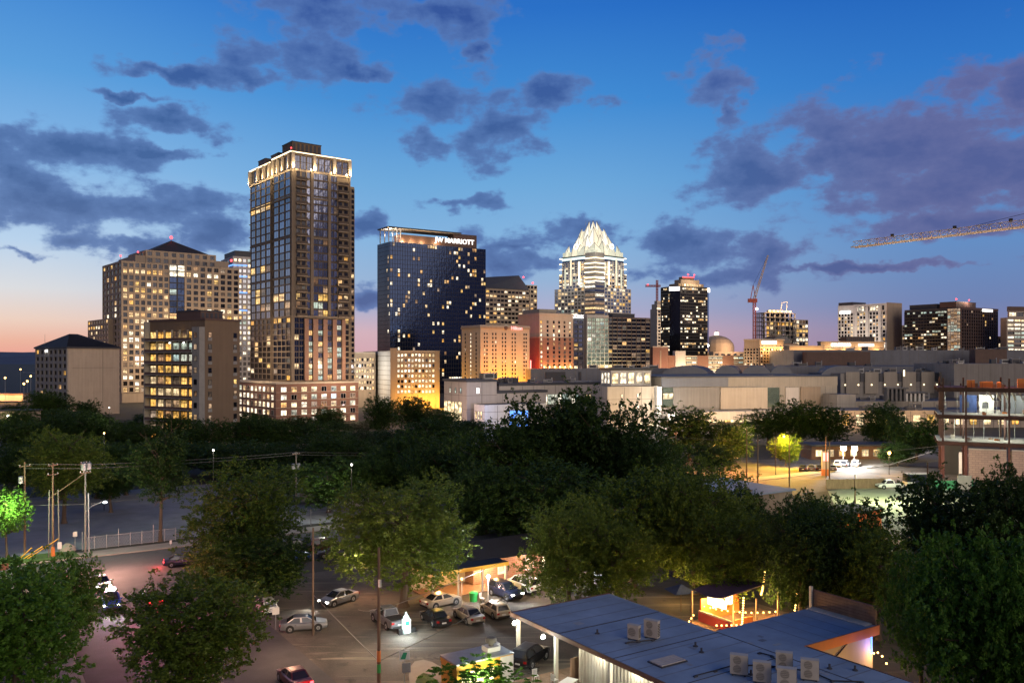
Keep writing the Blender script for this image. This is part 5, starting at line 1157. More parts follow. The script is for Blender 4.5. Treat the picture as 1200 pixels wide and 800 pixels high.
# near trees, each with its own look
tree(18, 664, 165, 66, 'dark leafy tree filling the bottom left corner below the lamp', 4)
tree(88, 655, 72, 80, 'dark tree between the corner tree and the blue car', 1, leaf='leaf_lit')
tree(228, 676, 178, 65, 'spreading tree over the red tail lights, nearest the road', 0, leaf='leaf_olive')
tree(288, 548, 150, 104, 'tall olive tree beside the road, hiding the far pavement', 2)
tree(276, 636, 145, 94, 'low bushy tree at the road bend under the tall olive tree', 3)
tree(315, 632, 100, 94, 'small dark tree leaning over the silver sedan', 1)
tree(473, 562, 178, 93, 'broad drooping olive tree shading the grey pickup truck', 2)
tree(592, 492, 130, 138, 'dark oak left of the big oak clump', 0)
tree(648, 460, 120, 143, 'tall dark oak in front of the white convention hall', 1)
tree(708, 468, 130, 140, 'tall dark oak with gaps showing the lit portal', 1)
tree(752, 505, 90, 132, 'dark oak at the right slope of the big oak clump', 0)
tree(572, 545, 120, 118, 'dark round tree behind the warm lit patio roof', 0)
tree(640, 545, 150, 116, 'dark tree mass under the tall oaks', 5)
tree(668, 588, 120, 90, 'feathery olive tree right behind the blue roof edge', 2)
tree(742, 552, 150, 100, 'green tree in the middle of the clump behind the blue roof', 3)
tree(815, 545, 130, 98, 'green tree above the string-lit patio', 2)
tree(722, 612, 110, 89, 'low olive tree touching the back edge of the blue roof', 3)
tree(846, 600, 120, 92, 'amber-tinged tree standing over the string lights', 2)
tree(938, 600, 110, 86, 'dark tree behind the wooden parapet', 0)
tree(985, 590, 120, 88, 'dark tree beside the orange shed', 1)
tree(1030, 618, 110, 82, 'dark bushy tree right of the wooden parapet', 3)
tree(955, 580, 90, 100, 'dark shrubby tree with reddish top beside flat-roofed shed', 5)
tree(1120, 560, 140, 96, 'ragged dark tree below the steel frame', 1)
tree(1185, 552, 120, 88, 'tall dark tree at the right picture edge', 0)
tree(1148, 628, 150, 62, 'bright green tree in the bottom right corner', 4)
tree(1080, 652, 95, 67, 'narrow dark tree between the blue roof and the corner tree', 3, leaf='leaf_lit')
tree(1212, 650, 130, 60, 'green tree cut off by the right picture edge', 4)
tree(1090, 596, 60, 108, 'small ragged tree in front of the pale lot', 1)
# a bush under a lamp at the bottom
t = thing('lamp_lit_bush', 'bright green bush lit by the food trailer lamps', 'bush', at(563, 66))
bm_, _c, _r = crown_mesh(91, 'leaf_lit', n=9000, nl=12, ls=.05, ragged=.2); cr = link('crown', bm_, t, (0, 0, 1.85)); cr.scale = (3.9, 2.3, 1.8)
mb = MB()
for i in range(7): mb.tube((0, 0, 0), (1.6*math.cos(i*.9), 1.4*math.sin(i*.9), 2.0), .06, .02, 'bark', 5)
mb.build('stems', t)
# middle-distance single trees
tree(188, 508, 80, 126, 'slender tree with bare forked trunk behind the wire fence', 3, leaf='leaf', low=.40)
tree(75, 506, 95, 140, 'olive tree behind the three utility poles', 2, low=.30)
tree(8, 575, 50, 116, 'tree lit bright green by the street lamp', 4, leaf='leaf_lit', low=.35)
tree(130, 545, 70, 150, 'dark tree behind the steel pole with the bracket lamp', 0, low=.3)
tree(808, 478, 85, 225, 'dark tree in front of the lit convention portal', 1)
tree(858, 495, 60, 215, 'low dark tree left of the yellow-lit tree', 0)
tree(921, 511, 36, 215, 'small tree glowing yellow under a sodium lamp', 4, leaf='leaf_olive')
tree(938, 470, 70, 262, 'dark tree right of the cream panel of the convention hall', 0)
tree(900, 480, 65, 268, 'dark tree before the tan panel of the convention hall', 5)
tree(972, 478, 55, 258, 'dark tree left of the bright floodlights', 1)
tree(1036, 474, 62, 250, 'green tree right of the bright floodlights', 0)
tree(1074, 490, 72, 228, 'leafy tree beside the steel frame, above the trailer', 1)
tree(1052, 520, 52, 214, 'low green tree above the white pickup', 0)
# the belt of dark trees from the concrete block across to the convention hall
BELT = [('in front of the hipped roof block', 20, 140), ('below the balcony apartment block', 150, 270), ('before the brick podium', 285, 405), ('before the amber-lit office', 415, 510), ('before the white corner block', 515, 560)]
n_ = 0
for word, x0, x1 in BELT:
    for row, (d, y, w) in (('far', (300, 484, 52)), ('middle', (235, 496, 66)), ('near', (180, 512, 80))):
        lab = {'far': 'dark tree in the far row ', 'middle': 'dark tree in the middle row ', 'near': 'dark tree in the near row '}[row]+word
        step = w*.62; x = x0+(8 if row == 'middle' else 0)
        while x < x1:
            yy = y+RND.uniform(-9, 10)+(-10 if 445 < x < 530 and row == 'far' else 0)-(6 if row == 'middle' and 60 < x < 140 else 0)
            if row == 'near' and x < 210: yy = max(yy, 520)
            tree(x+RND.uniform(-6, 6), yy, w*RND.uniform(.85, 1.2), d+RND.uniform(-18, 18), lab, RND.choice((0, 1, 5, 0)), group='trees of the dark belt')
            x += step
for x, y, d in ((18, 474, 330), (48, 458, 345), (66, 462, 350), (5, 490, 300), (100, 470, 340)): tree(x, y, 40, d, 'dark tree at the foot of the hipped roof block', 0, group='trees of the dark belt')
for x, y, d, w in ((385, 540, 150, 90), (440, 535, 155, 90), (515, 520, 150, 100), (330, 545, 165, 70), (550, 525, 165, 80)): tree(x, y, w, d, 'dark tree beyond the road, under the overhead wires', RND.choice((0, 1)), group='trees beyond the road')
for x, y, d, w in ((690, 500, 210, 80), (740, 512, 200, 70), (780, 515, 190, 60), (835, 520, 195, 60), (620, 500, 230, 80)): tree(x, y, w, d, 'dark tree between the oak clump and the lit portal', RND.choice((0, 1)), group='trees behind the oak clump')
for x, y, d, w in ((800, 545, 130, 70), (770, 535, 150, 70), (900, 600, 110, 70), (870, 570, 118, 60)): tree(x, y, w, d, 'dark tree in the dip behind the string-lit patio', RND.choice((0, 5)), group='trees behind the patio')
# ---------------------------------------------------------------- cars
CM = {}
for k_, c_, mt in (('silver', (.24, .25, .27), .6), ('white', (.72, .72, .70), .0), ('black', (.012, .012, .014), .2), ('grey', (.15, .15, .16), .5), ('champagne', (.42, .37, .29), .5), ('blue', (.02, .07, .34), .4), ('navy', (.02, .025, .05), .3), ('maroon', (.10, .012, .015), .3), ('sand', (.36, .32, .26), .5)):
    M['car_'+k_] = paint('car_'+k_, c_, .28, mt, var=.04, scale=1, spec=.6)
M['head_on'] = glow('headlight_on', (1, .97, .88), 22); M['tail_on'] = glow('tail_light_on', (1, .04, .05), 9); M['tail'] = paint('tail_lens', (.30, .015, .015), .2, var=.05); M['plate'] = paint('plate', (.6, .6, .58), .5, var=.05)
SPEC = {  # length, width, sill, belt, roof heights, roof x-range, belt x-range, deck height, hood height
    'sedan': (4.6, 1.8, .22, .92, 1.44, (-.95, .35), (-1.75, 1.25), .98, .88), 'hatchback': (4.2, 1.78, .22, .95, 1.52, (-1.75, .3), (-2.02, 1.2), .95, .92),
    'suv': (4.75, 1.9, .28, 1.08, 1.76, (-1.95, .35), (-2.25, 1.2), 1.08, 1.05), 'pickup': (5.6, 1.95, .34, 1.12, 1.82, (-.6, .85), (-.85, 1.55), 1.12, 1.08), 'crew': (5.3, 1.9, .32, 1.1, 1.78, (-2.2, .7), (-2.5, 1.4), 1.1, 1.06)}
_cm = {}
def car_meshes(kind, col, on_):
    key = (kind, col, on_)
    if key in _cm: return _cm[key]
    L_, Wd, sl_, bt, rf_, rx, bx, dk_, hd = SPEC[kind]; out = []; pm = 'car_'+col; hw = Wd/2; R_ = .33 if kind in ('sedan', 'hatchback') else .39
    # lower body: lofted cross-sections along its length
    st = [(-L_/2, .80, sl_+.22, dk_-.16), (-L_/2+.08, .93, sl_+.05, dk_-.04), (-L_/2+.5, 1.0, sl_, dk_), (bx[0]+.1, 1.0, sl_, max(dk_, bt)), (0, 1.0, sl_, bt), (bx[1]-.1, .99, sl_, bt-.01), (L_/2-.55, .97, sl_, hd-.05), (L_/2-.12, .90, sl_+.06, hd-.16), (L_/2, .76, sl_+.2, hd-.32)]
    mb = MB(); rings = []
    for x, w, zb, zt_ in st:
        w *= hw; zm = zb+(zt_-zb)*.55
        rings.append([(x, -w*.92, zb), (x, -w, zb+.12), (x, -w, zm), (x, -w*.965, zt_-.07), (x, -w*.86, zt_), (x, w*.86, zt_), (x, w*.965, zt_-.07), (x, w, zm), (x, w, zb+.12), (x, w*.92, zb)])
    k = len(mb.v); mi = mb.mi(pm); m = 10
    for r in rings: mb.v += r
    for a in range(len(rings)-1):
        for i in range(m):
            j = (i+1) % m; mb.f.append((k+a*m+i, k+a*m+j, k+(a+1)*m+j, k+(a+1)*m+i)); mb.m.append(mi)
    mb.f.append(tuple(k+i for i in range(m))); mb.m.append(mi); e = k+(len(rings)-1)*m; mb.f.append(tuple(e+m-1-i for i in range(m))); mb.m.append(mi)
    # cabin: pillars and roof
    wb, wr = hw*.86, hw*.68; B = [(bx[0], -wb, bt-.02), (bx[1], -wb, bt-.02), (bx[1], wb, bt-.02), (bx[0], wb, bt-.02)]; T = [(rx[0], -wr, rf_-.05), (rx[1], -wr, rf_-.05), (rx[1], wr, rf_-.05), (rx[0], wr, rf_-.05)]
    mb.hexa(B+T, pm); mb.hexa([(rx[0]+.02, -wr+.02, rf_-.049), (rx[1]-.02, -wr+.02, rf_-.049), (rx[1]-.02, wr-.02, rf_-.049), (rx[0]+.02, wr-.02, rf_-.049), (rx[0]+.15, -wr+.12, rf_), (rx[1]-.2, -wr+.12, rf_), (rx[1]-.2, wr-.12, rf_), (rx[0]+.15, wr-.12, rf_)], pm)
    if kind == 'pickup': mb.box(-L_/2+.15, -hw*.80, bt+.003, bx[0]-.15, hw*.80, bt+.03, 'black')
    for s in (-1, 1):
        for x in (L_*.30, -L_*.29): mb.tube((x, s*(hw-.10), R_+.02), (x, s*(hw+.008), R_+.02), R_+.09, R_+.08, 'black', 18)
        mb.cbox((bx[1]-.35, s*(hw+.04), bt+.03), .16, .18, .13, pm)
        mb.box(-.9, s*(hw-.002) if s > 0 else -hw-.012, bt-.18, -.75, hw+.012 if s > 0 else -hw+.002, bt-.14, 'chrome')
    mb.box(L_/2-.05, -hw*.6, sl_+.12, L_/2+.04, hw*.6, sl_+.32, 'black'); mb.box(-L_/2-.05, -hw*.75, sl_+.05, -L_/2+.1, hw*.75, sl_+.22, 'black')
    out.append(('body', mb.mesh('body'), None))
    def pane(name, p, o):   # a pane inset in one side of the cabin, set proud of it
        p = [Vector(q) for q in p]; c = sum(p, Vector())/4; n = (p[1]-p[0]).cross(p[3]-p[0]).normalized()
        if n.dot(c-Vector((0, 0, bt))) < 0: n = -n
        q = [c+(v-c)*o+n*.015 for v in p]; q2 = [v-n*.02 for v in q]; g_ = MB(); g_.hexa(q+q2, 'car_glass'); out.append((name, g_.mesh(name), None))
    pane('windscreen', [B[1], B[2], T[2], T[1]], .88); pane('rear_window', [B[3], B[0], T[0], T[3]], .84)
    for a, c in ((0, 1), (3, 2)):
        lo0, lo1, t0, t1 = Vector(B[a]), Vector(B[c]), Vector(T[a]), Vector(T[c])
        for f0, f1 in ((.03, .49), (.51, .97)) if kind != 'pickup' else ((.05, .95),): pane('side_window', [lo0.lerp(lo1, f0), lo0.lerp(lo1, f1), t0.lerp(t1, f1), t0.lerp(t1, f0)], .86)
    for s in (-1, 1):
        for x in (L_*.30, -L_*.29):
            ty = MB(); ty.tube((0, -.11, 0), (0, .11, 0), R_, R_, 'black', 18); ri = MB(); ri.tube((0, s*.09, 0), (0, s*.125, 0), R_*.62, R_*.55, 'grey_metal', 12)
            for q in range(5): ri.beam((0, s*.13, 0), (R_*.5*math.cos(q*1.257), s*.13, R_*.5*math.sin(q*1.257)), .05, .03, 'chrome', (0, 1, 0))
            out.append(('wheel', ty.mesh('wheel'), ((x, s*(hw-.10), R_), ('rim', ri.mesh('rim')))))
        g_ = MB(); g_.cbox((L_/2-.13, s*hw*.70, hd-.26), .2, hw*.36, .16, 'head_on' if on_ in ('head', 'both') else 'lens'); out.append(('headlight', g_.mesh('headlight'), None))
        g_ = MB(); g_.cbox((-L_/2+.06, s*hw*.74, dk_-.24), .16, hw*.30, .20, 'tail_on' if on_ in ('tail', 'both') else 'tail'); out.append(('tail_light', g_.mesh('tail_light'), None))
    g_ = MB(); g_.box(-L_/2-.06, -.22, sl_+.3, -L_/2+.06, .22, sl_+.42, 'plate'); out.append(('number_plate', g_.mesh('number_plate'), None))
    _cm[key] = out; return out
def car(kind, col, label, px, py, head, on_='', cat='car', z=.014, group=None, name=None):
    p = on(px, py, .014); p.z = z
    t = thing(name or {'sedan': 'sedan_car', 'hatchback': 'hatchback_car', 'suv': 'suv_car', 'pickup': 'pickup_truck', 'crew': 'suv_car'}[kind], label, cat, p, math.radians(head), group)
    for nm, me, w in car_meshes(kind, col, on_):
        o = link(nm, me, t)
        if w: o.location = w[0]; link(w[1][0], w[1][1], o)
    L_ = SPEC[kind][0]
    if on_ == 'tail':
        f = Vector((math.cos(math.radians(head)), math.sin(math.radians(head)), 0)); lamp('POINT', p-f*(L_/2+.7)+Vector((0, 0, .7)), 75, (1, .04, .05), .15)
    if on_ == 'head':
        f = Vector((math.cos(math.radians(head)), math.sin(math.radians(head)), 0))
        for s in (-.6, .6):
            q = p+f*(L_/2+.1)+Vector((-f.y, f.x, 0))*s+Vector((0, 0, .7)); lamp('SPOT', q, 170, (1, .95, .85), .08, q+f*10+Vector((0, 0, -1.2)), 60)
    return t
car('sedan', 'silver', 'silver sedan parked side-on under the leaning small tree', 356, 737, 14)
car('pickup', 'grey', 'grey pickup truck with open bed under the broad olive tree', 455, 731, 122, cat='pickup truck')
car('sedan', 'black', 'black sedan between the grey pickup and the pale sedan', 510, 729, 118)
car('sedan', 'sand', 'pale beige sedan between the black sedan and the beige hatchback', 549, 726, 118)
car('hatchback', 'champagne', 'beige hatchback nearest the blue roof corner in the lot row', 580, 720, 118)
car('suv', 'navy', 'dark suv with its headlights on beside the lit patio', 592, 699, -52, 'head')
car('crew', 'white', 'white suv with dark rear window behind the dark suv', 612, 691, 128)
car('sedan', 'sand', 'gold-lit car half hidden behind the black sedan', 517, 709, 40)
car('suv', 'black', 'black suv parked under the blue roof canopy', 621, 776, 62)
car('suv', 'blue', 'bright blue car heading down the side road', 130, 711, -62, 'head')
car('sedan', 'navy', 'dark car behind the blue car on the side road', 118, 688, -55, 'both')
car('suv', 'black', 'black suv parked along the far road, left of a second one', 347, 646, 33)
car('suv', 'maroon', 'dark maroon suv parked along the far road', 380, 644, 33)
car('sedan', 'blue', 'small blue car just below the black parked suv', 343, 656, 25)
car('sedan', 'navy', 'car behind the drooping olive tree, only its nose showing', 392, 652, 190)
car('sedan', 'grey', 'grey car turning in with glaring headlights', 397, 706, -128, 'head')
car('hatchback', 'white', 'white hatchback behind the small tree beside the silver sedan', 312, 716, 118)
car('sedan', 'maroon', 'dark red car at the trees, tail lights on', 176, 706, 128, 'tail')
car('sedan', 'navy', 'dark car turning the far bend with red tail lights', 214, 662, 20, 'tail')
car('sedan', 'maroon', 'dark car on the near side road with red tail lights', 345, 801, 123, 'tail')
car('pickup', 'white', 'white pickup truck parked on the pale lot beside the trailer', 1042, 572, 186, cat='pickup truck')
for x, c_, lab in ((941, 'navy', 'dark car, left end of the row by the yellow-lit tree'), (951, 'grey', 'grey car, second in the row by the yellow-lit tree'), (961, 'black', 'black car, third in the row by the yellow-lit tree'), (976, 'grey', 'grey car alone right of the lit posts')):
    car('sedan', c_, lab, x, 551, 70, group='cars in the floodlit lot')
for x, c_, lab in ((983, 'white', 'white car under the left floodlight'), (990, 'silver', 'silver car between the two white cars under floodlights'), (1003, 'white', 'white car under the right floodlight')):
    car('suv', c_, lab, x, 547, 60, group='cars in the floodlit lot')
t = thing('cargo_trailer', 'dark blue box trailer on two wheels behind the white pickup', 'trailer', on(1075, 571), 0)
mb = MB(); mb.box(-2.6, -1.1, .55, 2.6, 1.1, 2.9, 'navy' if 'navy' in M else 'car_navy'); mb.box(-2.65, -1.15, 2.903, 2.65, 1.15, 3.0, 'white'); mb.box(-2.62, -1.13, .5, -1.0, 1.13, 1.3, 'white'); mb.build('box_body', t)
for s in (-1.1, 1.1):
    for x in (1.1, 1.9): mb = MB(); mb.tube((0, -.12, 0), (0, .12, 0), .38, .38, 'black', 14); mb.tube((0, -.13, 0), (0, .13, 0), .2, .2, 'grey_metal', 10); mb.build('wheel', t, (x, s, .38))
mb = MB(); mb.beam((-2.6, 0, .6), (-3.9, 0, .55), .12, .12, 'dark_metal'); mb.build('drawbar', t)

# ---------------------------------------------------------------- utility poles and wires
def street_head(parent, x, y, z, ang, mat='lens'):
    mb = MB(); dx, dy = math.cos(ang), math.sin(ang); pts = [(x, y, z-1.0), (x+dx*.8, y+dy*.8, z-.25), (x+dx*2.1, y+dy*2.1, z+.25)]; mb.path(pts, .045, 'grey_metal', 6); mb.build('lamp_arm', parent)
    mb = MB(); mb.lathe((x+dx*2.4, y+dy*2.4, z+.17), [(.05, -.16), (.24, -.12), (.28, 0), (.16, .12), (.02, .16)], mat, 10); mb.build('lamp_head', parent)
def pole(px, pybase, pytop, label, arms=((0,),), r=.15, kind='pole', extra=None, d=None):
    d = d or on(px, pybase).y; b0 = at(px, d); h = zat(pytop, d); t = thing('utility_pole', label, 'utility pole', b0, TH)
    mb = MB(); mb.tube((0, 0, 0), (0, 0, h), r, r*.68, kind, 10); mb.build('post', t)
    if extra: extra(t, h)
    return t, h
def crossarm(t, z, w=2.4, ang=0, n=4):
    mb = MB(); c_, s_ = math.cos(ang), math.sin(ang); mb.beam((-w/2*c_, -w/2*s_, z), (w/2*c_, w/2*s_, z), .1, .12, 'wood'); mb.build('crossarm', t)
    for i in range(n):
        f = -w/2+.12+i*(w-.24)/(n-1); mb = MB(); mb.lathe((f*c_, f*s_, z+.06), [(.02, 0), (.05, .05), (.06, .12), (.03, .2)], 'white', 8); mb.build('insulator', t)
def transformer(t, x, y, z): mb = MB(); mb.lathe((x, y, z), [(.28, 0), (.3, .05), (.3, .85), (.32, .88), (.2, .98)], 'grey_metal', 12); mb.build('transformer', t)
def ex1(t, h): transformer(t, -.5, -.2, h-2.9); crossarm(t, h-.6, 1.6, .5, 3); street_head(t, -.1, -.1, h-5.2, math.pi+.3)
def ex2(t, h):
    crossarm(t, h-.35, 1.4, .5, 3); crossarm(t, h-1.6, 1.6, .5, 3)
    for s in (-.55, .75): mb = MB(); mb.tube((s, -.35, 0), (s*.8, -.3, h*.72), .075, .075, 'pole_grey', 8); mb.build('conduit', t)
    mb = MB(); mb.box(.5, -.62, 1.2, 1.0, -.4, 2.1, 'white'); mb.build('meter_box', t); mb = MB(); mb.lathe((0, 0, 0), [(.26, .02), (.26, 1.1), (.2, 1.5)], 'orange', 10); mb.build('sleeve', t)
def ex3(t, h):
    for i in range(3): transformer(t, .45*math.cos(i*2.1), .45*math.sin(i*2.1), h-1.2)
    crossarm(t, h-1.6, 1.7, .5, 4); crossarm(t, h-.3, 1.5, .5, 4); street_head(t, .1, -.05, h-5.9, -.35, 'glow_cool')
    mb = MB(); mb.tube((.42, -.3, 0), (.35, -.25, h*.66), .09, .09, 'grey_metal', 8); mb.build('conduit', t); mb = MB(); mb.tube((0, 0, h-1.6), (-4.2, 5, h-5.6), .05, .05, 'wood', 6); mb.build('brace', t)
M['pole_grey'] = paint('pole_grey', (.15, .135, .12), .85, var=.2, scale=2)
p1, h1 = pole(29, 649, 541, 'brown wooden utility pole with transformer can, left of three', extra=ex1)
p2, h2 = pole(62, 653, 542, 'utility pole flanked by two pale conduits, middle of three', extra=ex2)
p3, h3 = pole(100, 650, 540, 'pale utility pole with clustered transformers and bracket street lamp', kind='pole_grey', extra=ex3)
def ex4(t, h): crossarm(t, h-.4, 1.8, .5, 4); transformer(t, -.45, 0, h-3.0); transformer(t, .45, 0, h-3.0); street_head(t, 0, 0, h-4.6, .2)
p4, h4 = pole(347, 604, 529, 'grey utility pole with two transformers beyond the road', kind='pole_grey', extra=ex4)
def ex5(t, h):
    mb = MB(); mb.lathe((0, 0, 0), [(.165, 2.2), (.165, 3.1)], 'orange', 10); mb.build('notice', t); mb = MB(); mb.lathe((0, 0, 0), [(.167, 1.3), (.167, 2.0)], 'green_bin', 10); mb.build('notice', t); mb = MB(); mb.box(-.1, -.3, h-3.2, .1, -.1, h-2.6, 'grey_metal'); mb.build('bracket', t)
p5, h5 = pole(444, 806, 641, 'tall bare wooden pole with orange and green bands in front of the lot', extra=ex5)
p6, h6 = pole(367, 744, 618, 'brown wooden pole behind the silver sedan', r=.12, kind='bark')
for x, yb_, yt, lab in ((875, 560, 503, 'thin wooden pole at the orange-lit street, left of three'), (888, 566, 513, 'dark pole at the orange-lit street, second of three'), (925, 570, 509, 'dark pole beside the yellow-lit tree'), (972, 566, 517, 'dark pole by the lit posts of the floodlit lot'), (1002, 590, 556, 'short dark pole at the pale lot'), (1087, 612, 541, 'dark leaning-topped pole in the pale lot'), (1185, 580, 528, 'dark pole in front of the block wall'), (792, 553, 505, 'pale pole in front of the lit portal trees'), (968, 560, 512, 'slim metal pole beside the orange sign')):
    pole(x, yb_, yt, lab, r=.17, kind='pole', extra=(lambda t, h: crossarm(t, h-.6, 1.8, .3, 3)) if x in (888, 792, 925) else None)
pole(505, 585, 528, 'thin dark pole among the trees beyond the road', d=165, r=.12); pole(535, 585, 530, 'second thin pole among the trees beyond the road', d=165, r=.12)
def wire(pts, label, r=.022, sag=.03, mat='dark_metal', cat='overhead wire'):
    mb = MB(); out = []
    for a, c in zip(pts, pts[1:]):
        a, c = Vector(a), Vector(c); l = (c-a).length; n = 10
        for i in range(n+1):
            t = i/n; q = a.lerp(c, t); q.z -= 4*sag*l*t*(1-t)*.5; out.append(q)
    mb.path(out, r, mat, 4); return tag(mb.build('overhead_wire'), label, cat)
M['wire'] = paint('wire', (.09, .085, .08), .6, var=.1)
tp = lambda t, h, z, dx=0: t.location+Vector((dx*CS, dx*SN, h+z))
w0 = tp(p1, h1, -.35); w1 = tp(p2, h2, -.15); w2 = tp(p3, h3, -.5); w3 = tp(p4, h4, -.1); we = P(560, 527, 190)
wire([w0, w1, w2, w3, we], 'topmost wire running from the three left poles to the far poles', .04, .012, 'wire'); wire([w0-Vector((0, 0, .5)), w1-Vector((0, 0, .6)), w2-Vector((0, 0, .5)), w3-Vector((0, 0, .4)), we-Vector((0, 0, .6))], 'second wire, just below the topmost, over the dark trees', .04, .014, 'wire')
wire([tp(p1, h1, -6.0), tp(p3, h3, -5.9), tp(p4, h4, -5)], 'low cable between the left poles at lamp height', .035, .01, 'wire')
wire([tp(p6, h6, -6.5), tp(p5, h5, -9.3), P(610, 690, 88)], 'thick pale cable crossing the bare wooden pole low down', .035, .012, 'wire'); wire([P(415, 712, 98), tp(p5, h5, -5.2), P(615, 645, 110)], 'pale cable crossing the bare wooden pole at mid height', .03, .012, 'wire')
wire([P(700, 535, 160), P(792, 511, 196), P(888, 520, 184), P(1010, 531, 184), P(1190, 512, 200)], 'wire over the orange-lit street', .035, .008, 'wire'); wire([P(760, 512, 200), P(875, 515, 190), P(972, 523, 184)], 'upper wire over the orange-lit street', .035, .008, 'wire')
wire([P(1040, 545, 180), P(1092, 529, 190)], 'short bright guy wire beside the low green tree', .05, .0, 'grey_metal')
# wire-mesh fence at the far pavement, signs and barriers
f = thing('mesh_fence', 'pale metal mesh fence with top rail along the far pavement', 'fence', grid(14.7, 133.8), TH)
Lf = 12.5
for i in range(9): mb = MB(); mb.tube((0, 0, 0), (0, 0, 1.9 if i % 3 else 2.6), .05, .05, 'grey_metal', 6); mb.build('post', f, (i*Lf/8, 0, 0))
for z in (1.75, .12): mb = MB(); mb.tube((0, 0, z), (Lf, 0, z), .045, .045, 'grey_metal', 6); mb.build('rail', f)
mb = MB()
for i in range(60): mb.beam((i*Lf/60, .02, .12), ((i+3)*Lf/60 if i < 57 else Lf, .02, 1.75), .015, .015, 'grey_metal'); mb.beam((i*Lf/60, .03, 1.75), ((i+3)*Lf/60 if i < 57 else Lf, .03, .12), .015, .015, 'grey_metal')
mb.build('mesh_panel', f)
f = thing('wire_fence', 'grey wire fence along the pale pavement beyond the parked suvs', 'fence', grid(44, 133.8), TH)
for i in range(7): mb = MB(); mb.tube((0, 0, 0), (0, 0, 2.6), .05, .05, 'grey_metal', 6); mb.build('post', f, (i*4, 0, 0))
mb = MB()
for z in (.3, .9, 1.5, 2.1, 2.5): mb.tube((0, 0, z), (24, 0, z), .02, .02, 'grey_metal', 4)
mb.build('wires', f)
def sign(px, py, label, w, h, z, mat, back='grey_metal', head=None, name='road_sign'):
    t = thing(name, label, 'sign', on(px, py), head if head is not None else TH); mb = MB(); mb.tube((0, 0, 0), (0, 0, z+h), .04, .04, 'grey_metal', 6); mb.build('post', t)
    mb = MB(); mb.box(-w/2, -.07, z, w/2, -.045, z+h, mat); mb.build('plate', t); return t
sign(88, 645, 'small white sign plate on a post beside the utility poles', .55, .7, 2.0, 'white'); sign(5, 676, 'square brown sign seen from behind at the left edge', .9, .8, .9, 'trim_brown'); sign(323, 737, 'round pale sign on a short post left of the silver sedan', .7, .7, 1.5, 'white'); sign(200, 640, 'tall thin marker post at the end of the mesh fence', .3, .5, .4, 'white'); sign(332, 622, 'pale arrow-shaped sign post beyond the road', .4, .9, 1.6, 'white')
t = thing('street_sign', 'green and white sign above a small plate on a post, beside the lawn corner', 'sign', on(474, 806), .25)
mb = MB(); mb.tube((0, 0, 0), (0, 0, 3.2), .04, .04, 'grey_metal', 6); mb.build('post', t)
mb = MB(); mb.box(-.42, -.08, 2.35, .42, -.05, 3.1, 'white'); mb.build('plate', t); mb = MB(); mb.hexa([(-.34, -.1, 2.45), (.05, -.1, 2.42), (.05, -.082, 2.42), (-.34, -.082, 2.45), (-.1, -.1, 2.98), (.22, -.1, 2.95), (.22, -.082, 2.95), (-.1, -.082, 2.98)], 'screen'); mb.build('emblem', t)
mb = MB(); mb.box(-.2, -.09, 1.3, .5, -.06, 2.1, 'grey_metal'); mb.build('lower_plate', t)
for k_, (px, py, an) in enumerate(((27, 657, .6), (37, 656, .5), (50, 652, .9))):
    pass
t = thing('guy_guards', 'bundle of pale slanting guy-wire guards at the foot of the left poles', 'guy guard', on(30, 656))
for i, (dx, dz) in enumerate(((1.6, 1.6), (2.6, 1.8), (4.2, 2.8))): mb = MB(); mb.tube((-1+i*.5, -.1*i, 0), (-1+i*.5+dx, .4, dz), .07, .07, 'yellow', 6); mb.build('guard', t)
# string of amber lights on a post at the left
t = thing('light_wrapped_post', 'short post wrapped in glowing amber lights above the dark left trees', 'light post', on(38, 694)); mb = MB(); mb.tube((0, 0, 0), (0, 0, 3.4), .14, .10, 'wood', 8); mb.build('post', t)
for i in range(14): mb = MB(); mb.ball((0, 0, 0), .10, 'glow_warm', 6, 4); mb.build('bulb', t, (.2*math.cos(i*1.3)+.02*i, -.2*abs(math.sin(i*1.3)), .3+i*.23))
lamp('POINT', on(39, 694)+Vector((.6, -1.2, 2.2)), 160, (1, .62, .2), .3)
# boulder by the road
t = MB(); g_ = random.Random(4); t.lathe((0, 0, -.1), [(1.0, 0), (1.15, .35), (.9, .85), (.35, 1.15), (.02, 1.2)], 'walk', 9); t.v = [(x*(1+.15*g_.uniform(-1, 1)), y*(1+.2*g_.uniform(-1, 1)), z*(1+.1*g_.uniform(-1, 1))) for x, y, z in t.v]; tag(t.build('boulder', None, on(79, 646)), 'pale rounded boulder behind the utility poles', 'boulder')

# ---------------------------------------------------------------- blue-roofed restaurant at the bottom
rb = thing('blue_roofed_restaurant', 'low restaurant with broad flat blue roof and brightly lit pale siding', 'restaurant', grid(41.2, 20), TH)
ZR = 4.5; A = lambda a: a-41.2; Bq = lambda b_: b_-20
def rpoly(q): return [(A(a), Bq(c)) for a, c in q]
M['roof_lap'] = paint('roof_lap', (.19, .225, .28), .8, var=.25, scale=.6); M['roof_patch'] = paint('roof_patch', (.33, .36, .40), .7, var=.2)
rm = MB(); outl = rpoly([(41.2, 20), (55.6, 20), (55.6, 43.6), (65.2, 43.6), (65.2, 50), (52.4, 50), (52.4, 63.5), (41.2, 63.5)])
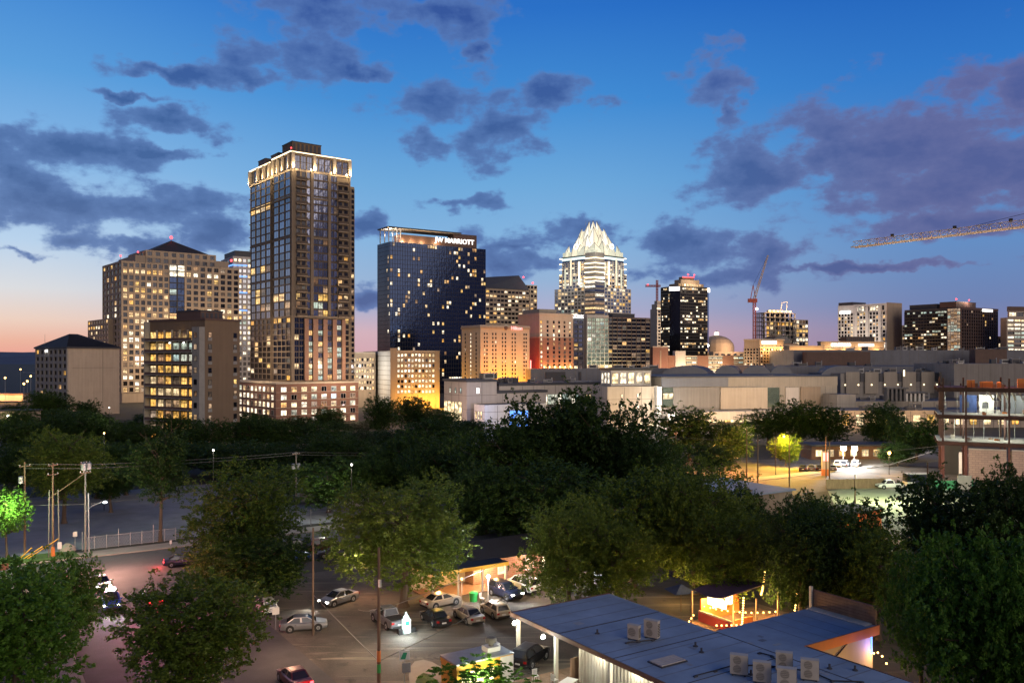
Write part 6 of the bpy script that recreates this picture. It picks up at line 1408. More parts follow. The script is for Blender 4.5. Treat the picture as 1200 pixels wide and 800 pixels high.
# the L-shaped roof as three butted slabs
for (a0, b0, a1, b1) in ((41.2, 20, 52.4, 63.5), (52.4, 20, 55.6, 50), (55.6, 43.6, 65.2, 50)):
    rm.prism(rpoly([(a0, b0), (a1, b0), (a1, b1), (a0, b1)]), ZR-.22, ZR, 'trim_brown', 'roof_blue')
rm.build('roof', rb)
sm = MB()
for b_ in (30, 36.5, 43, 49.6, 56.5): sm.box(A(41.3), Bq(b_)-.035, ZR+.004, A(52.3), Bq(b_)+.035, ZR+.03, 'slate')
sm.box(A(52.38), Bq(20), ZR+.004, A(52.45), Bq(49.9), ZR+.03, 'slate'); sm.box(A(47)-.03, Bq(20), ZR+.002, A(47)+.03, Bq(42.8), ZR+.028, 'slate'); sm.build('roof_seam', rb)
ed = MB(); ed.box(A(41.2)-.12, Bq(20), ZR-.3, A(41.2)-.003, Bq(63.6), ZR+.05, 'trim_brown'); ed.box(A(41.2), Bq(63.503), ZR-.3, A(52.4), Bq(63.62), ZR+.05, 'trim_brown'); ed.box(A(55.6), Bq(43.48), ZR-.75, A(65.2), Bq(43.597), ZR+.03, 'orange'); ed.box(A(55.602), Bq(20), ZR-.3, A(55.7), Bq(43.4), ZR+.05, 'trim_brown'); ed.build('eave_board', rb)  # orange on the wing board is amber light put into its colour
lp = MB()
for i in range(22):
    yy = Bq(21.5+i*1.95); lp.box(A(41.25), yy, ZR+.001, A(52.35), yy+.10, ZR+.010, 'roof_lap')
for i in range(11): yy = Bq(22+i*1.95); lp.box(A(52.5), yy, ZR+.001, A(55.5), yy+.10, ZR+.010, 'roof_lap')
for i in range(5): xx = A(57+i*1.7); lp.box(xx, Bq(43.7), ZR+.001, xx+.1, Bq(49.9), ZR+.010, 'roof_lap')
lp.build('roof_lap', rb)
pp = MB(); g_ = random.Random(9)
for _ in range(16):
    a_, b_ = g_.uniform(42.5, 55), g_.uniform(26, 60 if g_.random() < .6 else 48)
    if a_ > 51.5 and b_ > 48: continue
    w_, h_ = g_.uniform(.3, 1.1), g_.uniform(.3, .9); pp.box(A(a_), Bq(b_), ZR+.012, A(a_)+w_, Bq(b_)+h_, ZR+.018, g_.choice(['roof_lap', 'roof_patch']))
pp.build('roof_patch', rb)
# siding with battens
wl = MB(); x0 = A(43.4); y1 = Bq(56.6); wl.box(x0, 0, 0, x0+.15, y1, ZR-.23, 'corr')
n = 90
for i in range(n): wl.box(x0-.06, (i+.2)*y1/n, .05, x0-.002, (i+.55)*y1/n, ZR-.25, 'corr')
wl.build('siding', rb)
wl = MB(); wl.box(x0+.16, y1-.15, 0, A(52.2), y1, ZR-.23, 'corr')
for i in range(30): wl.box(x0+.3+i*.28, y1+.003, .05, x0+.42+i*.28, y1+.06, ZR-.25, 'corr')
wl.build('siding', rb)
wl = MB(); wl.box(A(52.0), Bq(50.2), 0, A(52.2), y1-.2, ZR-.23, 'wood'); wl.box(A(55.4), Bq(20), 0, A(55.55), Bq(43.2), ZR-.23, 'corr'); wl.box(A(55.7), Bq(44.0), 0, A(65.0), Bq(44.15), ZR-.76, 'tan'); wl.box(A(64.9), Bq(44.2), 0, A(65.05), Bq(49.8), ZR-.23, 'wood'); wl.box(A(52.6), Bq(49.7), 0, A(64.8), Bq(49.85), ZR-.23, 'wood'); wl.build('wall', rb)
for p_, q_ in (((A(56), Bq(43.9), .6), (A(61.5), Bq(43.9), ZR-.9)), ((A(61.5), Bq(43.9), .4), (A(57.5), Bq(43.9), ZR-.8))): mb = MB(); mb.beam(p_, q_, .06, .1, 'dark_metal', (0, 1, 0)); mb.build('brace', rb)
mb = MB(); mb.box(A(64.7), Bq(43.9), ZR-2.4, A(64.82), Bq(43.985), ZR-.9, 'glow_blue'); mb.build('blue_panel', rb)
lamp('SPOT', grid(60, 41.5, .8), 40, (1, .60, .24), .2, grid(60, 44, 3.4), 110); lamp('POINT', grid(64.4, 43.2, 2.9), 32, (.10, .16, 1), .12)
# terrace opening: posts, deck, rail, furniture stays apart
for b_ in (63.1, 57.4, 50.4): mb = MB(); mb.box(A(41.5), Bq(b_)-.13, 0, A(41.78), Bq(b_)+.13, ZR-.23, 'corr'); mb.build('canopy_post', rb)
mb = MB(); mb.box(A(36.5), Bq(46), 0, A(43.3), Bq(59.6), .16, 'wood'); mb.box(A(43.35), Bq(56.8), 0, A(52), Bq(59.6), .16, 'wood'); mb.build('deck', rb)
mb = MB()
for z in (.55, .85, 1.15): mb.beam((A(36.6), Bq(46), z), (A(36.6), Bq(59.5), z), .04, .04, 'dark_metal'); mb.beam((A(36.6), Bq(59.5), z), (A(41.4), Bq(59.5), z), .04, .04, 'dark_metal')
for i in range(11): mb.beam((A(36.6), Bq(46)+i*1.35, .16), (A(36.6), Bq(46)+i*1.35, 1.2), .05, .05, 'dark_metal')
mb.build('railing', rb)
mb = MB(); mb.box(A(43.1), Bq(57.2), .16, A(46.5), Bq(57.35), 1.9, 'wood')
for i in range(12): mb.box(A(43.1)+i*.28, Bq(57.36), .2, A(43.1)+i*.28+.22, Bq(57.4), 1.86, 'trim_brown')
mb.build('wood_partition', rb)
def wall_lamp(a, b_, z, pw, col=(1, .90, .68), mat='glow_white'):
    mb = MB(); mb.lathe((A(a), Bq(b_), z), [(.16, -.16), (.2, -.05), (.12, .1), (.05, .16)], mat, 10); mb.build('wall_lamp', rb); lamp('POINT', grid(a-.25, b_, z-.25), pw*.42, col, .1)
for b_, pw in ((56.9, 60), (53.4, 130), (49.2, 150), (46.6, 130), (43.8, 110), (40, 100)): wall_lamp(43.05, b_, 3.75, pw)
wall_lamp(40.9, 62.6, 3.9, 150, (.85, 1, .92)); wall_lamp(40.9, 58.2, 3.9, 260, (.9, 1, .92)); wall_lamp(42.3, 62.0, 3.8, 60, (1, .55, .15), 'glow_warm')
# parapet on the far wing
pt = MB(); 
pt.box(A(64.0), Bq(44), ZR+.006, A(65.1), Bq(49.9), ZR+.1, 'corr'); 
c1_, c2_ = rpoly([(64.9, 50.0), (65.1, 44.3)]); pt.box(A(64.95), Bq(43.7), ZR+.004, A(65.15), Bq(50.05), ZR+1.5, 'wood'); pt.box(A(64.9), Bq(43.6), ZR+1.503, A(65.2), Bq(50.1), ZR+1.58, 'trim_brown')
for i in range(5): pt.box(A(64.9), Bq(43.7), ZR+.12+i*.27, A(64.948), Bq(50), ZR+.34+i*.27, 'wood')
pt.box(A(64.7), Bq(49.95), ZR+.004, A(64.93), Bq(50.2), ZR+1.9, 'corr'); pt.build('parapet', rb)
# rooftop plumbing
vp = MB()
for px, py in ((822, 764), (972, 783), (880, 790), (815, 757), (700, 742), (1002, 785)):
    p_ = rb.matrix_basis.inverted() @ on(px, py, ZR); vp.lathe((p_.x, p_.y, ZR+.003), [(.2, 0), (.2, .06), (.08, .1), (.08, .35)], 'slate', 8)
vp.build('roof_vent', rb)
def roofpipe(pts):
    q = [rb.matrix_basis.inverted() @ on(x, y, ZR+.1) for x, y in pts]; mb = MB(); mb.path(q, .05, 'dark_metal', 5)
    for a in q: mb.cbox((a.x, a.y, ZR+.05), .3, .2, .09, 'slate')
    mb.build('refrigerant_pipe', rb)
roofpipe([(815, 791), (838, 785), (862, 778), (905, 780), (950, 786), (975, 797), (1010, 798)]); roofpipe([(735, 752), (748, 751), (765, 749)]); roofpipe([(890, 764), (905, 768), (915, 778)])
mb = MB(); q = rb.matrix_basis.inverted() @ on(782, 775, ZR); 
for i in range(5): mb.box(q.x-1.2, q.y-.7+i*.28, ZR+.004, q.x+1.2, q.y-.5+i*.28, ZR+.16, 'pale')
mb.box(q.x-1.3, q.y-.8, ZR+.003, q.x+1.3, q.y+.75, ZR+.09, 'slate'); mb.build('skylight', rb)
M['ac_grille'] = paint('ac_grille', (.26, .235, .195), .6, var=.1)
def condenser(px, py, label, rz, s=1.0):
    p_ = on(px, py, ZR); p_.z = ZR+.004; t = thing('air_conditioner', label, 'air conditioner', p_, rz, 'condensers on the blue roof')
    mb = MB(); w, dp, h = 1.05*s, .42*s, 1.25*s; mb.box(-w/2, -dp/2, .1, w/2, dp/2, h, 'ac'); mb.box(-w/2-.02, -dp/2-.02, h+.002, w/2+.02, dp/2+.02, h+.03, 'ac'); mb.build('casing', t)
    mb = MB(); 
    for j in range(2 if s > 1.05 else 1):
        zc_ = .1+(h-.1)*(.5 if s <= 1.05 else (.28+.46*j)); rr_ = .36*s if s <= 1.05 else .25*s; cx_ = -.1*s
        mb.tube((cx_, -dp/2-.012, zc_), (cx_, -dp/2+.004, zc_), rr_, rr_, 'ac_grille', 18)
        for k in range(5): mb.tube((cx_-rr_, -dp/2-.03, zc_-rr_*.8+k*rr_*.4), (cx_+rr_, -dp/2-.03, zc_-rr_*.8+k*rr_*.4), .012, .012, 'ac', 4)
    mb.build('fan_grille', t); mb = MB()
    for x in (-w*.35, w*.35): mb.box(x-.06, -dp/2-.08, .0, x+.06, dp/2+.08, .098, 'slate')
    mb.build('feet', t); mb = MB()
    for k in range(8): mb.box(w/2+.001, -dp*.4, .25+k*(h-.4)/8, w/2+.02, dp*.4, .25+(k+.5)*(h-.4)/8, 'frame_dark')
    mb.build('side_louvre', t)
condenser(743, 749, 'dark-faced condenser, left of the lone pair', TH-1.2, .95); condenser(764, 747, 'tall condenser, right of the lone pair', TH-1.2, 1.15)
condenser(866, 790, 'condenser at the left end of the five', TH-.9, 1.15); condenser(893, 799, 'condenser second from the left of the five, nearest', TH-.9, 1.15); condenser(919, 786, 'condenser behind the others of the five', TH-.9, 1.1); condenser(922, 808, 'condenser in the bottom row right of the nearest', TH-.9, 1.2); condenser(949, 796, 'condenser at the right end of the five', TH-.9, 1.15)
def chair(a, b_, rz, label):
    t = thing('patio_chair', label, 'chair', grid(a, b_, .164), rz, 'pale patio chairs'); mb = MB(); mb.box(-.24, -.24, .42, .24, .24, .46, 'white'); mb.build('seat', t); mb = MB()
    for i in range(4): mb.box(-.22+i*.125, .20, .48, -.15+i*.125, .24, .88, 'white')
    mb.box(-.24, .2, .883, .24, .24, .93, 'white'); mb.build('backrest', t)
    for x in (-.21, .21):
        for y in (-.21, .21): mb = MB(); mb.tube((x, y, 0), (x*.95, y*.95, .42), .025, .03, 'white', 6); mb.build('leg', t)
chair(40.4, 58.6, .4, 'pale patio chair beside the canopy post'); chair(41.2, 57.0, 2.2, 'pale patio chair left of the white table'); chair(40.5, 54.2, 3.5, 'pale patio chair in front of the white table'); chair(42.3, 53.6, 5, 'pale patio chair against the lit siding')
t = thing('patio_table', 'white rectangular patio table beside the lit siding', 'table', grid(41.3, 55.4, .164), TH+.4); mb = MB(); mb.box(-.95, -.5, .72, .95, .5, .77, 'white'); mb.build('tabletop', t)
for x in (-.8, .8):
    for y in (-.4, .4): mb = MB(); mb.box(x-.04, y-.04, 0, x+.04, y+.04, .72, 'white'); mb.build('leg', t)

# ---------------------------------------------------------------- food trailer with roof vent
t = thing('food_trailer', 'yellow-trimmed food trailer with grey roof and round exhaust vent', 'food trailer', grid(32.9, 58.6), TH)
mb = MB(); mb.box(0, 0, .5, 5.2, 2.6, 2.85, 'yellow'); mb.box(.4, -.02, 1.2, 3.4, .0, 2.2, 'glow_cream'); mb.box(-.05, -.05, 2.5, 5.25, 2.65, 2.86, 'yellow'); mb.box(4.0, -.06, .55, 5.26, -.051, 2.8, 'white'); mb.build('body', t)
mb = MB(); mb.box(-.1, -.1, 2.864, 5.3, 2.7, 2.98, 'grey_metal'); mb.build('roof', t); mb = MB(); mb.box(3.4, .9, 2.985, 4.6, 1.9, 3.35, 'white'); mb.lathe((4.0, 1.4, 3.352), [(.22, 0), (.22, .25), (.46, .3), (.5, .55), (.42, .7), (.1, .74)], 'pole_grey', 14); mb.build('exhaust_vent', t)
mb = MB(); mb.box(4.7, 1.9, 2.985, 5.2, 2.5, 3.2, 'white'); mb.build('roof_hatch', t)
for x in (1.8, 3.0): mb = MB(); mb.tube((x, -.05, .38), (x, .15, .38), .36, .36, 'black', 14); mb.build('wheel', t)
lamp('POINT', grid(33.8, 57.0, 2.3), 110, (.95, 1, .70), .2); lamp('POINT', on(548, 806)+Vector((0, 0, 1.2)), 70, (1, .95, .6), .2)
# glowing white advertising column on the lot
t = thing('glowing_sign_column', 'glowing white tapered advertising column standing in the lot', 'illuminated sign', on(476, 741), TH); mb = MB(); mb.prism([(-.36, -.24), (.36, -.24), (.36, .24), (-.36, .24)], 0, 1.35, 'glow_ice'); mb.box(-.40, -.28, .0, -.33, -.242, 1.4, 'grey_metal'); mb.box(.33, -.28, 0, .40, -.242, 1.4, 'grey_metal'); mb.box(-.33, -.28, .62, .33, -.242, .68, 'grey_metal'); mb.box(-.2, -.26, .8, .2, -.242, 1.2, 'screen'); mb.build('body', t); mb = MB(); mb.lathe((0, 0, 1.402), [(.34, 0), (.28, .2), (.11, .42), (.08, .6), (.03, .68)], 'glow_ice', 10); mb.build('top', t); mb = MB()
for s in (-1, 1): mb.box(s*.7-.2, -.3, 0, s*.7+.2, .3, .5, 'black')
mb.build('base_blocks', t); lamp('POINT', on(476, 741)+Vector((.2, -1.6, 1.3)), 170, (.82, .97, 1), .3)
# ---------------------------------------------------------------- warm patio cafe behind the lot
t = thing('lit_patio_cafe', 'low cafe porch with yellow-lit eave and posts at the back of the lot', 'cafe', on(512, 703), TH)
mb = MB(); mb.prism([(-.6, 0), (9.5, 0), (9.5, 6), (-.6, 6)], 2.9, 3.1, 'slate'); mb.build('roof', t); mb = MB(); mb.box(-.6, -.12, 2.7, 9.5, -.004, 3.12, 'yellow'); mb.build('eave_board', t)
for x in (-.4, 2.8, 6, 9.2): mb = MB(); mb.box(x-.1, .05, 0, x+.1, .25, 2.89, 'cream'); mb.build('post', t)
mb = MB(); mb.box(-.6, 5, 0, 9.5, 5.2, 2.89, 'tan'); mb.build('back_wall', t); mb = MB(); mb.box(-.6, 0, 0, 10.5, 4.9, .1, 'trim_brown'); mb.build('floor', t)
pc = on(512, 703)
for x in (.8, 3.4, 6, 8.5): lamp('POINT', pc+Vector((x*CS-1.2*SN, x*SN+1.2*CS, 2.5)), 100, (1, .56, .12), .15); mb = MB(); mb.ball((0, 0, 0), .12, 'glow_warm', 8, 5); mb.build('ceiling_bulb', t, (x, 1.2, 2.72))
t = thing('lot_lamp', 'white lamp on a short pole at the end of the lit porch', 'street lamp', on(572, 707)); mb = MB(); mb.tube((0, 0, 0), (0, 0, 2.9), .06, .05, 'cream', 8); mb.build('post', t); mb = MB(); mb.ball((0, 0, 3.0), .22, 'glow_white', 10, 6); mb.build('lamp_head', t); lamp('POINT', on(572, 707)+Vector((.3, -.5, 3.1)), 500, (.95, .97, 1), .2)
t = thing('porch_post_lamp', 'thin pole with small lamp between the pale sedan and the green bin', 'street lamp', on(541, 712)); mb = MB(); mb.tube((0, 0, 0), (0, 0, 3.1), .06, .05, 'cream', 8); mb.build('post', t); mb = MB(); mb.ball((0, 0, 3.15), .14, 'glow_warm', 8, 5); mb.build('lamp_head', t)
t = thing('green_bin', 'green round bin on the lit porch floor', 'bin', on(555, 704)); mb = MB(); mb.lathe((0, 0, 0), [(.42, .0), (.5, .9), (.54, .92), (.54, .98)], 'green_bin', 14); mb.build('drum', t); mb = MB(); mb.lathe((0, 0, .985), [(.5, 0), (.3, .1), (.05, .14)], 'green_bin', 14); mb.build('lid', t)
t = thing('plastic_chair', 'cream plastic chair between the green bin and the lot lamp', 'chair', on(565, 705), 1.0); mb = MB(); mb.box(-.28, -.28, .42, .28, .28, .47, 'cream'); mb.build('seat', t); mb = MB(); mb.box(-.28, .24, .48, .28, .29, 1.0, 'cream'); mb.build('backrest', t)
for x in (-.24, .24):
    for y in (-.24, .24): mb = MB(); mb.tube((x, y, 0), (x, y, .42), .03, .03, 'cream', 6); mb.build('leg', t)
t = thing('pink_cottage', 'small pinkish lit cottage with dark roof beyond the porch', 'cottage', on(580, 682), TH); mb = MB(); mb.box(-3, 0, 0, 8, 6, 3.0, 'brick_brown'); mb.build('wall', t); mb = MB(); mb.hexa([(-3.5, -.8, 3.003), (8.5, -.8, 3.003), (8.5, 6.5, 3.003), (-3.5, 6.5, 3.003), (-3.2, 3, 4.6), (8.2, 3, 4.6), (8.2, 3.3, 4.6), (-3.2, 3.3, 4.6)], 'roof_dark'); mb.build('roof', t)
for x in (1, 5): mb = MB(); window_mb(mb, 1.2, 1.4, 'warm', 'white'); mb.build('window', t, (x, -.03, 1.6))
mb = MB(); mb.box(7.0, -.1, 0, 7.3, .02, 2.9, 'glow_cream'); mb.build('lit_pillar', t); mb = MB(); mb.ball((0, 0, 0), .25, 'glow_white', 8, 5); mb.build('wall_lamp', t, (-1.5, -.4, 2.7))
cpt = on(580, 682); lamp('POINT', cpt+Vector((-.8, -2.0, 2.8)), 420, (1, .66, .36), .2); lamp('POINT', cpt+Vector((5, 1.2, 2.6)), 300, (1, .6, .38), .2)
t = thing('lit_kiosk', 'small kiosk with bright white and pink panels among the trees', 'kiosk', on(571, 663), TH); mb = MB(); mb.box(-2.5, 0, 0, 3, 3, 3.2, 'white'); mb.box(-2.6, -.1, 3.203, 3.1, 3.1, 3.4, 'slate'); mb.build('body', t)
for i, m_ in enumerate(('glow_ice', 'glow_pink', 'glow_ice', 'glow_sign')): mb = MB(); mb.box(-.55, -.06, .9, .55, .0, 2.5, m_); mb.build('lit_panel', t, (-1.7+i*1.3, -.02, 0))
lamp('POINT', on(571, 663)+Vector((0, -1.5, 2.0)), 120, (.85, .92, 1), .2)
t = thing('small_awning_stall', 'white-lit stall glimpsed between trunks behind the blue roof', 'stall', on(703, 683), TH); mb = MB(); mb.box(-1.5, 0, 0, 1.5, 2, 2.3, 'white'); mb.build('body', t); mb = MB(); mb.hexa([(-1.8, -.8, 2.2), (1.8, -.8, 2.2), (1.8, 2.1, 2.5), (-1.8, 2.1, 2.5), (-1.8, -.8, 2.3), (1.8, -.8, 2.3), (1.8, 2.1, 2.7), (-1.8, 2.1, 2.7)], 'white'); mb.build('awning', t); lamp('POINT', on(703, 683)+Vector((0, -1.2, 2.0)), 130, (.9, .95, 1), .15)
for px, py, pw, col in ((525, 713, 60, (1, .5, .2)), (432, 700, 90, (1, .4, .2)), (740, 690, 120, (1, .62, .25)), (800, 708, 140, (1, .6, .2)), (640, 700, 70, (1, .7, .4))): lamp('POINT', on(px, py)+Vector((0, 0, 2.6)), pw, col, .15)

# ---------------------------------------------------------------- string-lit patio
o0 = on(828, 741, .2); PO = grid(60.4, 52.4); t = thing('string_light_patio', 'patio bar with purple awning, red and cream counter walls', 'patio bar', PO, TH)
mb = MB(); mb.box(-.4, -.8, 0, 12, 11, .15, 'wood'); mb.build('deck', t)
mb = MB(); mb.box(3.2, 6, .16, 3.4, 10.5, 1.1, 'red_wall'); mb.box(3.2, 6, 1.103, 3.4, 10.5, 1.25, 'cream'); mb.box(3.41, 10.3, .16, 9, 10.5, 2.4, 'orange'); mb.box(3.42, 6, .16, 6.2, 6.15, 1.3, 'orange'); mb.build('counter', t)
mb = MB(); n = 8
for i in range(n):
    y0_, y1_ = 6.5+i*4/n, 6.5+(i+1)*4/n; z0_, z1_ = 3.5-.25*math.sin(math.pi*i/n), 3.5-.25*math.sin(math.pi*(i+1)/n)
    mb.hexa([(2.4, y0_, z0_), (9.2, y0_, z0_+.5), (9.2, y1_, z1_+.5), (2.4, y1_, z1_), (2.4, y0_, z0_+.06), (9.2, y0_, z0_+.56), (9.2, y1_, z1_+.56), (2.4, y1_, z1_+.06)], 'purple_cloth')
mb.build('awning', t)
for x, y in ((2.5, 5.2), (2.5, 10.7), (9, 5.2), (9, 10.7), (5.8, 5.2)): mb = MB(); mb.box(x-.07, y-.07, .15, x+.07, y+.07, 3.3, 'wood'); mb.build('post', t)
mb = MB(); mb.box(3.45, 7, 2.1, 3.55, 9.5, 2.9, 'glow_cream'); mb.box(5, 10.25, 1.2, 8, 10.29, 2.2, 'glow_cream'); mb.build('menu_board', t)
for k_, (p_, q_, nb) in enumerate((((-1, 1, 2.4), (6, 7, 3.0), 16), ((6.5, 5.2, 3.7), (11.5, 9, 4.4), 12), ((-1, 4, 2.2), (9, 1.0, 2.4), 20), ((1.5, 8, 2.6), (6, 3, 2.6), 12), ((-9, 3, 1.6), (-1, 7, 2.4), 14), ((6, 1, 2.0), (13, 6, 3.2), 14))):
    s_ = thing('string_lights', ('string of amber bulbs sagging across the patio from the roof corner', 'string of amber bulbs along the purple awning edge', 'string of amber bulbs low over the patio tables', 'short string of amber bulbs beside the red counter', 'string of amber bulbs low at the tree trunk left of the patio', 'string of amber bulbs rising past the right end of the patio deck')[k_], 'string lights', PO, TH, 'string lights over the patio'); mb = MB(); pts = []
    for i in range(nb+1):
        f_ = i/nb; v_ = Vector(p_).lerp(Vector(q_), f_); v_.z -= .5*4*f_*(1-f_)*.6; pts.append(v_)
    mb.path(pts, .015, 'dark_metal', 4); mb.build('cable', s_)
    for v_ in pts: mb = MB(); mb.ball((0, 0, -.08), .085, 'glow_warm', 8, 5); mb.build('bulb', s_, v_)
for a, b_, pw in ((62.2, 56.5, 330), (65.5, 59.2, 420), (69, 58.5, 330), (64, 62, 320), (56, 57.5, 160)): lamp('POINT', grid(a, b_, 2.5), pw, (1, .56, .16), .2)
t = thing('blue_umbrella', 'dark blue square umbrella left of the string-lit patio', 'umbrella', on(798, 716), .3); mb = MB(); mb.tube((0, 0, 0), (0, 0, 2.9), .04, .04, 'wood', 6); mb.build('pole', t); mb = MB()
for i in range(4): a_, c_ = math.pi/4+i*math.pi/2, math.pi/4+(i+1)*math.pi/2; mb.poly([(1.9*math.cos(a_), 1.9*math.sin(a_), 2.2), (1.9*math.cos(c_), 1.9*math.sin(c_), 2.2), (0, 0, 2.95)], 'blue_cloth'); mb.poly([(1.9*math.cos(c_), 1.9*math.sin(c_), 2.2), (1.9*math.cos(a_), 1.9*math.sin(a_), 2.2), (0, 0, 2.88)], 'blue_cloth')
mb.build('canopy', t)
t = thing('fence_boards', 'long grey board fence top behind the blue roof', 'fence', grid(52.9, 51), TH); mb = MB(); mb.box(0, 0, 0, .12, 12.5, 3.6, 'concrete'); mb.box(-.05, 0, 3.603, .2, 12.5, 3.68, 'walk'); mb.build('boards', t)
for px, py, pw in ((1032, 770, 60), (1022, 790, 50)): lamp('POINT', on(px, py, 2), pw, (1, .58, .18), .2)
s_ = thing('string_lights', 'tangle of amber bulbs beside the blue-lit wing corner', 'string lights', grid(66.2, 45.5), TH, 'string lights over the patio'); mb = MB(); pts = [(.0, -2+.4*i, 1.2+.5*math.sin(i*.9)+.1*i) for i in range(12)]; mb.path(pts, .015, 'dark_metal', 4); mb.build('cable', s_)
for p_ in pts: mb = MB(); mb.ball((0, 0, -.08), .09, 'glow_warm', 8, 5); mb.build('bulb', s_, p_)

# ---------------------------------------------------------------- right side: sheds, yards, steel frame, crane
t = thing('orange_shed', 'orange-lit flat-roofed shed in front of the pale lot', 'shed', on(1014, 624), TH); mb = MB(); mb.box(-5, 0, 0, 4.2, 5, 3.2, 'orange'); mb.build('wall', t); mb = MB(); mb.box(-5.3, -.3, 3.203, 4.5, 5.3, 3.45, 'roof_dark'); mb.build('roof', t); lamp('POINT', on(1018, 634)+Vector((0, 0, 2.6)), 260, (1, .5, .2), .2)
t = thing('flat_blue_roof_shed', 'long low shed with pale blue flat roof beyond the tree clump', 'shed', on(868, 612), TH); mb = MB(); mb.box(0, 0, 0, 13, 16, 4.2, 'tan_dark'); mb.build('wall', t); mb = MB(); mb.box(-.4, -.4, 4.203, 13.4, 16.4, 4.45, 'roof_blue'); mb.build('roof', t)
t = thing('fence', 'wooden board fence along the back of the pale lot', 'fence', on(968, 573), math.radians(7)); mb = MB(); mb.box(0, 0, 0, 13, .1, 2.0, 'wood')
for i in range(44): mb.box(i*.295, -.03, .05, i*.295+.26, -.002, 2.05, 'wood')
mb.build('boards', t)
t = thing('lot_sign', 'white and orange lit post sign in the floodlit lot', 'sign', on(967, 557)); mb = MB(); mb.box(-.8, -.2, 0, .8, .2, 1.5, 'orange'); mb.build('base', t); mb = MB(); mb.box(-.8, -.25, 1.503, .8, .25, 5.6, 'cream'); mb.box(-.6, -.29, 3.4, .6, -.252, 5.3, 'glow_pink'); mb.build('panel', t)
for px, lab in ((988, 'left of the two glaring white floodlights on a mast'), (1001, 'right one of the two glaring white floodlights')):
    p_ = on(px, 548); d = p_.y; z = zat(525, d); t = thing('floodlight_mast', lab, 'floodlight', p_); mb = MB(); mb.tube((0, 0, 0), (0, 0, z-.3), .08, .06, 'grey_metal', 8); mb.build('post', t); mb = MB(); mb.cbox((0, -.25, z), 1.25, .4, .9, 'head_on'); mb.build('lamp_head', t); lamp('POINT', p_+Vector((0, -1.0, z)), 3200, (.95, .98, 1), .4)
t = thing('red_roof_shop', 'low brown shop with lit windows behind the floodlit lot', 'shop', on(985, 538), math.radians(4)); mb = MB(); mb.box(-8, 0, 0, 16, 7, 3.6, 'trim_brown'); mb.box(-8.4, -1, 3.603, 16.4, 7.4, 4.0, 'slate'); mb.build('wall', t)
for i in range(7): mb = MB(); window_mb(mb, 1.8, 1.8, 'warm' if i % 3 else 'store', 'white'); mb.build('window', t, (-6+i*3.2, -.04, 1.7))
t = thing('street_lamp', 'amber street lamp among green trees above the white pickup', 'street lamp', on(1042, 556)); z = zat(531, on(1042, 556).y); mb = MB(); mb.tube((0, 0, 0), (0, 0, z), .08, .06, 'dark_metal', 8); mb.build('post', t); mb = MB(); mb.ball((0, 0, z+.1), .35, 'glow_warm', 8, 5); mb.build('lamp_head', t); lamp('POINT', on(1042, 556)+Vector((0, -.6, z)), 900, (1, .6, .25), .3)
t = thing('street_lamp', 'sodium street lamp over the yellow-lit tree', 'street lamp', on(909, 556)); z = zat(512, on(909, 556).y); mb = MB(); mb.tube((0, 0, 0), (0, 0, z), .09, .07, 'dark_metal', 8); mb.beam((0, 0, z), (2.0, .5, z+.2), .08, .08, 'dark_metal'); mb.build('post', t); mb = MB(); mb.ball((2.1, .5, z+.1), .3, 'glow_warm', 8, 5); mb.build('lamp_head', t)
q_ = on(909, 556); lamp('POINT', at(920, 210.2, 8.2), 9000, (1, .62, .05), .3); lamp('POINT', q_+Vector((-4, 0, 6)), 2600, (1, .34, .06), .3); lamp('POINT', on(860, 553)+Vector((0, 0, 6)), 2400, (1, .34, .08), .3); lamp('POINT', on(820, 550)+Vector((0, 0, 6)), 900, (1, .5, .2), .3); lamp('POINT', on(948, 560)+Vector((0, 0, 5.5)), 900, (1, .5, .15), .3)
lamp('POINT', on(1035, 590)+Vector((0, 0, 6.5)), 2600, (.85, 1, .52), .3); lamp('POINT', on(1085, 592)+Vector((0, 0, 6.5)), 1700, (.85, 1, .6), .3)
# left-hand lights: the lamp-lit tree, plus road and lot washes added without fixtures
lamp('POINT', at(13, 112.5, 7.6), 900, (.75, 1, .55), .2); lamp('POINT', p3.location+Vector((4.0, -3.5, 8.2)), 420, (.92, 1, .88), .25)
lamp('POINT', grid(-5, 124, 4), 800, (1, .74, .45), .3); lamp('POINT', grid(16, 117, 4.5), 2000, (1, .48, .36), .4); lamp('POINT', grid(17, 92, 4.5), 850, (1, .25, .36), .4)
lamp('POINT', on(335, 770)+Vector((0, 0, 5)), 330, (1, .55, .32), .4); lamp('POINT', on(430, 765)+Vector((0, 0, 6)), 600, (1, .74, .45), .5); lamp('POINT', on(385, 612)+Vector((0, 0, 7)), 330, (.95, 1, .82), .3); lamp('POINT', on(420, 705)+Vector((0, 0, 5)), 260, (1, .72, .46), .4)
lamp('POINT', on(505, 790)+Vector((0, 0, 4)), 130, (1, .50, .18), .3); lamp('POINT', on(575, 812)+Vector((0, -1.4, 3.0)), 60, (1, .98, .6), .2)
t = thing('dark_cafe_gable', 'pale gabled shed seen in the gap beyond the road', 'shed', on(408, 594), TH); mb = MB(); mb.box(0, 0, 0, 8, 6, 3, 'white'); mb.build('wall', t); mb = MB(); mb.hexa([(-.5, -.6, 3.003), (8.5, -.6, 3.003), (8.5, 6.5, 3.003), (-.5, 6.5, 3.003), (2.5, 2.8, 5.2), (5.5, 2.8, 5.2), (5.5, 3.2, 5.2), (2.5, 3.2, 5.2)], 'glass_green'); mb.build('roof', t)
